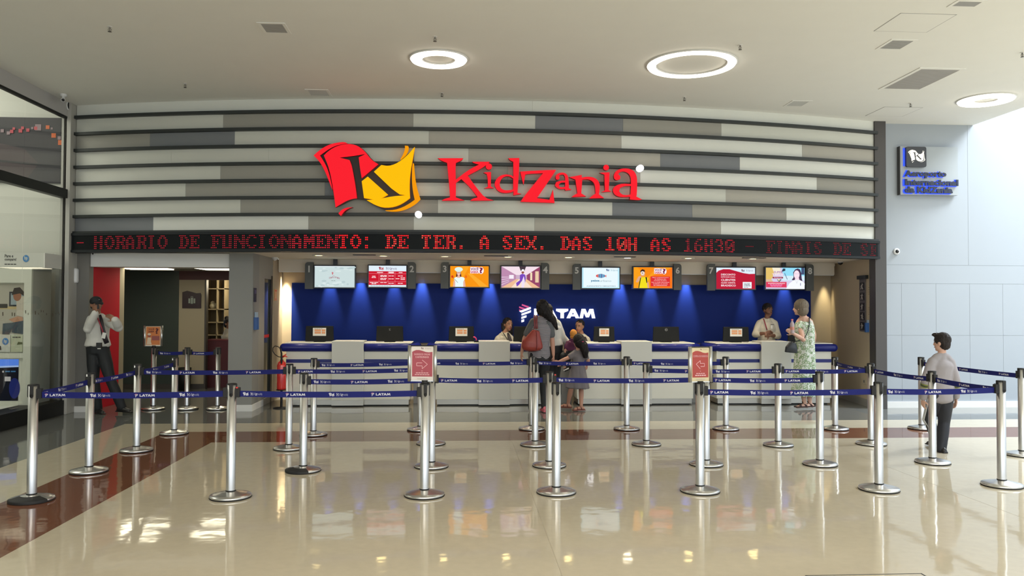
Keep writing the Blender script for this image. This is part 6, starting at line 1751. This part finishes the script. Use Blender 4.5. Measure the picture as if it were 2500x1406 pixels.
for o_ in (0, 5):
    part(bag, 'strap', lambda mb: mb.tube([bp(1306 + o_, 802, -.21), bp(1305 + o_, 785, -.17), bp(1305 + o_, 774, -.105), bp(1305 + o_, 769.5, -.03), bp(1305 + o_, 773, .08)], [(.014, .004)] * 5, mat('strap_maroon', (0.17, 0.025, 0.03), 0.5), 8, hint=Vector((1, 0, 0))))
    part(bag, 'strap_ring', lambda mb: mb.lathe(tuple(bp(1306 + o_, 803, -.215)), [(.011, -.003), (.015, 0), (.011, .003)], mat('ring_brass', (0.5, 0.42, 0.28), 0.3, 1.0), 12))
part(bag, 'seam', lambda mb: mb.tube([bp(1309, 808, -.235), bp(1311, 825, -.275), bp(1311, 845, -.292), bp(1309, 856, -.27)], .005, mat('strap_maroon', (0.17, 0.025, 0.03), 0.5), 6))

# --- adult in white beside her at the counter, holding a toddler
Y = 12.88; P_ = at(Y)
J = dict(head=P_(1338, 760), neck=P_(1345, 776), shl=P_(1330, 787), shr=P_(1365, 786), hip=P_(1350, 850), ell=P_(1327, 815, .1), wrl=P_(1335, 838, .2), elr=P_(1373, 822, .02), wrr=P_(1391, 842, .12),
         hpl=P_(1343, 856), hpr=P_(1360, 856), knl=P_(1343, 915, .02), knr=P_(1357, 915, .02), anl=P_(1343, 978), anr=P_(1357, 978), face=Vector((.3, 1, 0)), front=Vector((.2, 1, 0)), hdr=Vector((1, .3, .1)), pnr=Vector((0, -.3, 1)))
def hair_p4(mb, hc, ax, s, m):
    hair_cap(mb, hc, ax, s, m); mb.tube([hc - ax[1] * .07, P_(1350, 778, -.12), P_(1356, 792, -.14), P_(1361, 805, -.14)], [.06, .05, .035, .015], m, 12)
root, ax = figure('person in a loose white shirt with long dark hair, half hidden by the striped tee', J, .97, SK_M, dict(top=(WSH, 1.75, -.06), loose=.008, bottom=(BLKT, 'trousers'), shoe=SHOE, hair=(HAIRB, hair_p4)))

# --- toddler in purple and orange, carried
P_ = at(12.80)
J = dict(head=P_(1400, 818), neck=P_(1397, 828), shl=P_(1387, 834), shr=P_(1405, 834), hip=P_(1391, 855), ell=P_(1383, 842, -.05), wrl=P_(1381, 851, -.08), elr=P_(1408, 843, .04), wrr=P_(1404, 850, .1),
         hpl=P_(1386, 858), hpr=P_(1395, 858), knl=P_(1372, 868, -.10), knr=P_(1388, 874, -.13), anl=P_(1371, 888, -.08), anr=P_(1385, 892, -.12), face=Vector((.2, 1, 0)), front=Vector((-.3, .9, 0)), tdl=Vector((-.7, -.4, 0)), tdr=Vector((-.8, -.4, 0)))
PURP = mat('purple_cloth', (0.10, 0.015, 0.055), 0.8); ORC = mat('orange_knit', (0.62, 0.25, 0.04), 0.85, bump=.4, bscale=60)
root, ax = figure('small child in purple with an orange knitted hat, carried above the girl in grey', J, .52, SK_L, dict(top=(PURP, 1.8, .05), build=1.1, bottom=(BLKT, 'trousers'), leg=.03))
part(root, 'hat', lambda mb: (mb.ellip(J['head'] + Vector((0, 0, .025)), (.060, .062, .072), ORC), mb.ellip(J['head'] + Vector((0, 0, -.03)), (.058, .058, .03), mat('magenta_knit', (0.28, 0.02, 0.10), 0.85))), .006)
def sneak(mb):
    a = P_(1385, 900, -.14); d = Vector((-.8, -.2, -.45)).normalized()
    mb.tube([a - d * .06, a, a + d * .06], [.030, .034, .024], SHOE, 12)
part(root, 'shoe', sneak, .007)
part(root, 'shoe_sole', lambda mb: mb.tube([P_(1388.5, 899, -.165), P_(1376, 904.5, -.165)], [(.012, .02), (.010, .018)], WPL, 8, hint=Vector((0, 0, 1))), None, 'white shoe sole')

# --- girl in the grey dress
GDR = mat('grey_dress', (0.155, 0.140, 0.150), 0.8, bump=0.4, bscale=12)
Y = 12.55; P_ = at(Y)
J = dict(head=P_(1411, 834), neck=P_(1412, 853), shl=P_(1397, 861), shr=P_(1430, 862), hip=P_(1412, 905), ell=P_(1386, 874, .0), wrl=P_(1364, 883, -.03), elr=P_(1436, 880, .02), wrr=P_(1433, 892, .06),
         hpl=P_(1404, 910), hpr=P_(1420, 910), knl=P_(1394, 950, -.05), knr=P_(1419, 950, .04), anl=P_(1387, 984, .08), anr=P_(1419, 990, -.06), face=Vector((-.55, .8, .05)), front=Vector((-.2, 1, 0)), hdl=Vector((-1, 0, 0)), curll=.6, curlr=.7, hdr=Vector((-.2, .3, -.8)), tdl=Vector((-.85, .4, 0)), tdr=Vector((-.8, -.2, 0)))
def hair_p6(mb, hc, ax, s, m):
    hair_cap(mb, hc, ax, 1.02, m); mb.tube([hc + Vector((.02, -.08, .03)), hc + Vector((.07, -.09, -.05)), hc + Vector((.10, -.09, -.15)), hc + Vector((.11, -.07, -.25))], [.065, .07, .06, .035], m, 14)
def skirt6(J, s, up): return [(P_(1410, 947), .195, .16), (P_(1411, 925), .160, .13), (P_(1412, 900), .115, .09), (P_(1412, 884), .092, .075)]
root, ax = figure('young girl in a grey dress seen from behind, long black hair', J, .80, SK_L, dict(top=(GDR, .55, -.10), build=.78, bottom=(GDR, 'skirt'), skirt=skirt6, hair=(HAIRB, hair_p6), topname='bodice'))
part(root, 'hair_clip', lambda mb: mb.ellip(P_(1423, 834, -.155), (.016, .008, .007), PK))
SANDR = mat('sandal_brown', (0.17, 0.045, 0.03), 0.5)
for k in 'lr':
    an = J['an' + k]; td = J['td' + k].normalized(); a0 = Vector((an.x, an.y, max(an.z - .055, .012)))
    part(root, 'sandal', lambda mb: (mb.obox(a0 + td * .04 - Vector((0, 0, .012)), td, td.cross(Vector((0, 0, 1))), (0, 0, 1), .10, .034, .008, SANDR), mb.tube([a0 + td * .07 + td.cross(Vector((0, 0, 1))) * .034, a0 + td * .07 + Vector((0, 0, .035)), a0 + td * .07 - td.cross(Vector((0, 0, 1))) * .034], .009, SANDR, 8), mb.tube([a0 + td.cross(Vector((0, 0, 1))) * .034, a0 + td * .02 + Vector((0, 0, .055)), a0 - td.cross(Vector((0, 0, 1))) * .034], .009, SANDR, 8)))

# --- clerks behind the counters
def clerk(label, P_, J0, s, skin, hairfn, extra=None, top=WSH, sl=1.35, lip=LIPR):
    J = dict(J0)
    hx = J['hip']
    for k, dx in (('l', -.09), ('r', .09)):
        J.setdefault('hp' + k, hx + Vector((dx, 0, -.05))); J.setdefault('kn' + k, Vector((hx.x + dx, hx.y + .02, .50))); J.setdefault('an' + k, Vector((hx.x + dx, hx.y + .06, .085)))
    root, ax = figure(label, J, s, skin, dict(top=(top, sl, .02), loose=.010, bottom=(BLKT, 'trousers'), shoe=SHOE, hair=(HAIRB, hairfn), lip=lip))
    collar(root, J, s, top)
    if extra: extra(root, ax, J)
    return root
P_ = at(13.98)
J = dict(head=P_(1240, 792), neck=P_(1233, 812), shl=P_(1213, 824), shr=P_(1249, 822, -.05), hip=P_(1226, 885, .05), ell=P_(1209, 848, .04), wrl=P_(1216, 866, -.04), elr=P_(1252, 848, .02), wrr=P_(1250, 866, -.04), hdl=Vector((.2, -.1, -1)), hdr=Vector((-.2, -.1, -1)), face=Vector((.5, -.9, -.05)), front=Vector((.4, -1, 0)))
def hair_p2(mb, hc, ax, s, m):
    hair_cap(mb, hc, ax, s, m); r, f, u = ax
    mb.tube([hc - f * .04 - r * .05 + u * .02, hc - f * .045 - r * .06 - u * .07, hc - f * .03 - r * .075 - u * .15, hc - f * .02 - r * .08 - u * .20], [.062, .064, .055, .03], m, 12); mb.tube([hc - f * .05 + r * .05 + u * .02, hc - f * .04 + r * .06 - u * .07, hc - f * .02 + r * .06 - u * .14], [.05, .045, .025], m, 12)
def ex2(root, ax, J):
    part(root, 'scarf', lambda mb: mb.tube([P_(1240, 813, -.10), P_(1243, 822, -.155), P_(1246, 832, -.17), P_(1247, 842, -.17)], [(.016, .008), (.028, .01), (.032, .01), (.022, .008)], TIE, 10, hint=Vector((1, 0, 0))))
    part(root, 'lanyard', lambda mb: mb.tube([P_(1228, 812, -.09), P_(1236, 824, -.165), P_(1243, 838, -.185)], [(.007, .004)] * 3, BLKT, 8, hint=Vector((1, 0, 0))))
clerk('person in a white shirt behind the counter, long dark hair, left of the striped tee', P_, J, .97, SK_M, hair_p2, ex2, top=CSH)
P_ = at(13.98)
J = dict(head=P_(1415, 797), neck=P_(1419, 817), shl=P_(1402, 827), shr=P_(1437, 826), hip=P_(1421, 888), ell=P_(1398, 850, .02), wrl=P_(1402, 868, -.04), elr=P_(1440, 852, .02), wrr=P_(1434, 868, -.04), hdl=Vector((.2, -.1, -1)), hdr=Vector((-.2, -.1, -1)), face=Vector((-.6, -.85, -.1)), front=Vector((-.2, -1, 0)))
def hair_p5(mb, hc, ax, s, m):
    r, f, u = ax
    mb.ellip(hc + (u * 0.040 - f * 0.026) * s, (0.083 * s, 0.098 * s, 0.092 * s), m, axes=ax, nu=20, nv=14); mb.ellip(hc - f * .11 * s + u * .0, (.04, .04, .04), m)
def ex5(root, ax, J):
    part(root, 'scarf', lambda mb: mb.tube([P_(1428, 823, -.06), P_(1430, 831, -.11), P_(1432, 842, -.12)], [(.02, .01), (.03, .01), (.026, .01)], TIE, 10, hint=Vector((1, 0, 0))))
clerk('person in a white shirt behind the counter above the girl, hair tied back', P_, J, .95, SK_M, hair_p5, ex5, top=CSH)
P_ = at(13.98)
J = dict(head=P_(1874.5, 757), neck=P_(1873, 778), shl=P_(1851, 786), shr=P_(1894, 786), hip=P_(1870, 850), ell=P_(1844, 816, -.06), wrl=P_(1868, 813.5, -.26), elr=P_(1899, 820, -.04), wrr=P_(1881, 819, -.24), face=Vector((.3, -.95, -.02)), front=Vector((.1, -1, 0)), hdl=Vector((.9, -.15, .25)), hdr=Vector((-.9, -.15, .05)), curll=.9, curlr=.9)
def hair_p7(mb, hc, ax, s, m):
    r, f, u = ax
    mb.ellip(hc + (u * 0.036 - f * 0.016) * s, (0.084 * s, 0.099 * s, 0.094 * s), m, axes=ax, nu=20, nv=14); mb.tube([hc - r * .06 - f * .06 + u * .02, hc - r * .075 - f * .05 - u * .07], [.045, .028], m, 12)
def ex7(root, ax, J):
    part(root, 'lanyard', lambda mb: mb.tube([P_(1864, 778, -.10), P_(1868, 790, -.165), P_(1873, 806, -.178)], [(.010, .004)] * 3, LANY, 8, hint=Vector((1, 0, 0))))
    part(root, 'badge_card', lambda mb: mb.obox(P_(1884, 798, -.175), (1, 0, 0), (0, 1, 0), (0, 0, 1), .014, .003, .03, PAPER))
    part(root, 'name_tag', lambda mb: mb.obox(P_(1885.5, 792, -.165), (1, 0, 0), (0, 1, 0), (0, 0, 1), .03, .003, .005, SHOE))
    part(root, 'microphone', lambda mb: mb.tube([J['head'] + ax[0] * .074 - ax[2] * .02, J['head'] + ax[0] * .062 - ax[2] * .05 + ax[1] * .055, J['head'] + ax[0] * .03 - ax[2] * .065 + ax[1] * .095], .004, SHOE, 6))
clerk('person in a beige shirt with clasped hands behind the rightmost counter', P_, J, 1.0, SK_D, hair_p7, ex7, top=CSH, sl=1.4, lip=LIP)

# --- woman in the patterned sleeveless dress
def dress_mat():
    m = mat('ring_print', (0.6, 0.62, 0.55), 0.8); nt = m.node_tree; b = nt.nodes['Principled BSDF']
    tc = nt.nodes.new('ShaderNodeTexCoord'); v = nt.nodes.new('ShaderNodeTexVoronoi'); v.inputs['Scale'].default_value = 22; v.inputs['Randomness'].default_value = .75
    nt.links.new(tc.outputs['Object'], v.inputs['Vector'])
    cr = nt.nodes.new('ShaderNodeValToRGB'); e = cr.color_ramp; e.elements[0].position = 0.0; e.elements[0].color = (0.52, 0.56, 0.46, 1); e.elements[1].position = 1.0; e.elements[1].color = (0.60, 0.64, 0.58, 1)
    for p, c in ((0.30, (0.52, 0.56, 0.46, 1)), (0.36, (0.20, 0.31, 0.16, 1)), (0.50, (0.22, 0.33, 0.18, 1)), (0.56, (0.60, 0.64, 0.58, 1))):
        x = e.elements.new(p); x.color = c
    nt.links.new(v.outputs['Distance'], cr.inputs[0]); nt.links.new(cr.outputs[0], b.inputs['Base Color'])
    return m
DRS = dress_mat(); TRIM = mat('dress_trim', (0.62, 0.62, 0.55), 0.8)
Y = 12.62; P_ = at(Y)
J = dict(head=P_(1953, 752), neck=P_(1961, 773), shl=P_(1946, 783, .05), shr=P_(1982, 782, -.05), hip=P_(1964, 862), ell=P_(1961, 829, -.16), wrl=P_(1938, 815, -.20), elr=P_(1987, 818, .05), wrr=P_(1986, 838, .15),
         hpl=P_(1957, 868), hpr=P_(1972, 868), knl=P_(1957, 930), knr=P_(1973, 930), anl=P_(1964, 983, -.02), anr=P_(1977, 982, .02), face=Vector((-.75, .65, 0)), front=Vector((-.6, .8, 0)), hdl=Vector((-.75, .1, .5)), pnl=Vector((.2, .9, .2)), curll=1.0, tdl=Vector((-.95, -.2, 0)), tdr=Vector((-.9, -.2, 0)))
def hair_p8(mb, hc, ax, s, m):
    hair_cap(mb, hc, ax, s * 1.16, m, low=.012)
    r, f, u = ax; mb.ellip(hc - f * .035 - u * .06, (.092, .078, .062), m, axes=ax)
def skirt8(J, s, up): return [(P_(1961, 966), .205, .17), (P_(1962, 930), .180, .155), (P_(1965, 880), .165, .14), (P_(1966, 840), .145, .125), (P_(1965, 815), .150, .125), (P_(1963, 798), .150, .122), (P_(1962, 790), .135, .105)]
root, ax = figure('person in a long white dress with green rings, short hair, at the rightmost counter', J, 1.02, SK_P, dict(bottom=(DRS, 'skirt'), skirt=skirt8, hair=(HAIRG, hair_p8), build=.98, curl=.004))
for k, a_, b_ in (('l', (1951, 800, -.115), (1945, 800, .12)), ('r', (1984, 796, -.09), (1982, 796, .08))):
    sh = J['sh' + k] + Vector((.03 if k == 'l' else -.02, 0, .05))
    part(root, 'shoulder_strap', lambda mb: mb.tube([P_(*a_), lerp(P_(*a_), sh, .6) + Vector((0, -.035, 0)), sh, lerp(P_(*b_), sh, .6) + Vector((0, .04, 0)), P_(*b_)], [(.030, .012), (.026, .012), (.02, .012), (.026, .012), (.03, .012)], DRS if k == 'l' else TRIM, 12, hint=Vector((1, 0, 0))), .008)
BLKS = mat('sandal_dark', (0.045, 0.018, 0.014), 0.5)
for k in 'lr':
    an = J['an' + k]; td = J['td' + k].normalized(); a0 = Vector((an.x, an.y, max(an.z - .055, .016))); sd_ = td.cross(Vector((0, 0, 1)))
    part(root, 'sandal', lambda mb: (mb.obox(a0 + td * .045 - Vector((0, 0, .006)), td, sd_, (0, 0, 1), .125, .040, .010, BLKS), mb.tube([a0 + td * .09 + sd_ * .04, a0 + td * .085 + Vector((0, 0, .042)), a0 + td * .09 - sd_ * .04], [(.022, .008)] * 3, BLKS, 8, hint=td), mb.tube([a0 + sd_ * .038 - td * .02, a0 + td * .035 + Vector((0, 0, .072)), a0 - sd_ * .038 - td * .02], [(.016, .008)] * 3, BLKS, 8, hint=td)))
bag = thing('crossbody_bag', 'small dark bag hanging at the hip of the patterned dress', 'bag', tuple(P_(1932, 866, -.2)))
BB = mat('bag_navy', (0.014, 0.017, 0.022), 0.5)
part(bag, 'pouch', lambda mb: (mb.tube([P_(1931, 861, -.16), P_(1932, 850, -.16), P_(1936, 836, -.15)], [(.105, .04), (.10, .05), (.055, .035)], BB, 18, hint=Vector((1, 0, 0))),), .010)
part(bag, 'strap', lambda mb: mb.tube([P_(1937, 836, -.15), P_(1964, 826, -.185), P_(1972, 810, -.16), P_(1976, 792, -.115), P_(1976, 776, -.07), P_(1972, 774, .04), P_(1955, 800, .15), P_(1938, 838, .0)], .007, BB, 8))
bo = P_(1934, 797, -.20)
bt = thing('water_bottle', 'clear plastic bottle with a pink cap held by the woman in the dress', 'bottle', tuple(bo - Vector((0, 0, .11))))
PET = mat('bottle_plastic', (0.42, 0.33, 0.34), 0.15, spec=.6)
part(bt, 'bottle_body', lambda mb: mb.lathe(tuple(bo - Vector((0, 0, .11))), [(0, 0), (.03, 0), (.033, .01), (.033, .10), (.030, .115), (.033, .13), (.031, .155), (.014, .195), (.013, .21), (0, .21)], PET, 18))
part(bt, 'label_band', lambda mb: mb.lathe(tuple(bo - Vector((0, 0, .055))), [(.0337, 0), (.0337, .05)], flat('bottle_label', (196, 130, 116)), 18))
part(bt, 'cap', lambda mb: mb.lathe(tuple(bo + Vector((0, 0, .095))), [(0, .022), (.016, .022), (.016, 0), (0, 0)], flat('cap_pink', (226, 120, 120)), 14))

# --- boy walking past the right end of the queue
GRY = mat('grey_longsleeve', (0.33, 0.305, 0.315), 0.85, bump=0.4, bscale=11); TRK = mat('track_trousers', (0.014, 0.016, 0.024), 0.6, bump=0.3, bscale=12)
fy = float(atz(2291, 1104, 0)[1]); P_ = at(fy)
J = dict(head=P_(2299, 837), neck=P_(2300, 862), shl=P_(2272, 878), shr=P_(2325, 880), hip=P_(2298, 958), ell=P_(2261, 926, -.03), wrl=P_(2254, 973, .05), elr=P_(2333, 926, -.03), wrr=P_(2334, 970, .07),
         hpl=P_(2285, 964), hpr=P_(2311, 964), knl=P_(2268, 1024, .20), knr=P_(2305, 1030, .05), anl=P_(2287, 1075, .30), anr=P_(2298, 1094, .0), face=Vector((-.55, .85, .0)), front=Vector((-.1, 1, 0)), hdl=Vector((.1, .25, -1)), hdr=Vector((.15, .3, -1)), pnl=Vector((1, .2, 0)), pnr=Vector((-1, .2, 0)), tdl=Vector((-.2, 1, 0)), tdr=Vector((-.1, 1, 0)))
def hair_p9(mb, hc, ax, s, m):
    r, f, u = ax
    mb.ellip(hc + (u * 0.045 - f * 0.014) * s, (0.088 * s, 0.106 * s, 0.098 * s), m, axes=ax, nu=20, nv=14); mb.ellip(hc + (u * -0.015 - f * 0.042) * s, (0.078 * s, 0.070 * s, 0.078 * s), m, axes=ax, nu=18, nv=12)
    mb.ellip(hc + (u * 0.105 + f * 0.075) * s, (0.055 * s, 0.05 * s, 0.028 * s), m, axes=ax)
root, ax = figure('boy in a grey long sleeved tee and black track trousers walking away at the right', J, .86, SK_P, dict(top=(GRY, 1.92, .10), loose=.006, build=.92, bottom=(TRK, 'trousers'), leg=.020, shoe=SHOE, hair=(HAIRD, hair_p9), topname='tee'))
part(root, 'trouser_stripe', lambda mb: [mb.tube([lerp(J['hpl'], J['knl'], t) + Vector((-.088 + .012 * t, -.01 + o, 0)) for t in (.0, .35, .7, 1.0)] + [lerp(J['knl'], J['anl'], t) + Vector((-.060, -.015 + o, 0)) for t in (.3, .6, .9)], .0045, WPL, 6) for o in (-.018, 0, .018)], None, 'white side stripes')
for k in 'lr':
    c = lerp(J['el' + k], J['wr' + k], .18)
    part(root, 'sleeve_print', lambda mb: (mb.tube([c, c + (J['wr' + k] - J['el' + k]).normalized() * .045], [.0545, .0525], flat('print_lime', (130, 140, 62)), 16, caps=False), mb.tube([c + Vector((0, 0, -.008)), c + (J['wr' + k] - J['el' + k]).normalized() * .028], [.0548, .0535], flat('print_dark', (60, 66, 48)), 16, caps=False)), None, 'lime and dark printed sleeve band')

# --- person beyond the inner doorway
P_ = at(16.95)
J = dict(head=P_(558, 790), neck=P_(557, 803), shl=P_(549, 811), shr=P_(575, 811), hip=P_(560, 862), ell=P_(547, 836), wrl=P_(552, 855, -.1), elr=P_(578, 836), wrr=P_(572, 855, -.1), hpl=P_(555, 868), hpr=P_(568, 868), face=Vector((.8, -.5, 0)), front=Vector((.4, -1, 0)))
J['knl'] = Vector((J['hpl'].x, 16.97, .48)); J['knr'] = Vector((J['hpr'].x, 16.97, .48)); J['anl'] = Vector((J['hpl'].x, 17.0, .085)); J['anr'] = Vector((J['hpr'].x, 17.0, .085))
def hair_p10(mb, hc, ax, s, m):
    hair_cap(mb, hc, ax, s, m); mb.ellip(hc + ax[2] * .11 - ax[1] * .05, .05, m)
figure('person in a cream shirt with a dark hair bun beyond the inner doorway', J, .95, SK_M, dict(top=(CSH, 1.4, .02), bottom=(BLKT, 'trousers'), shoe=SHOE, hair=(HAIRB, hair_p10)))
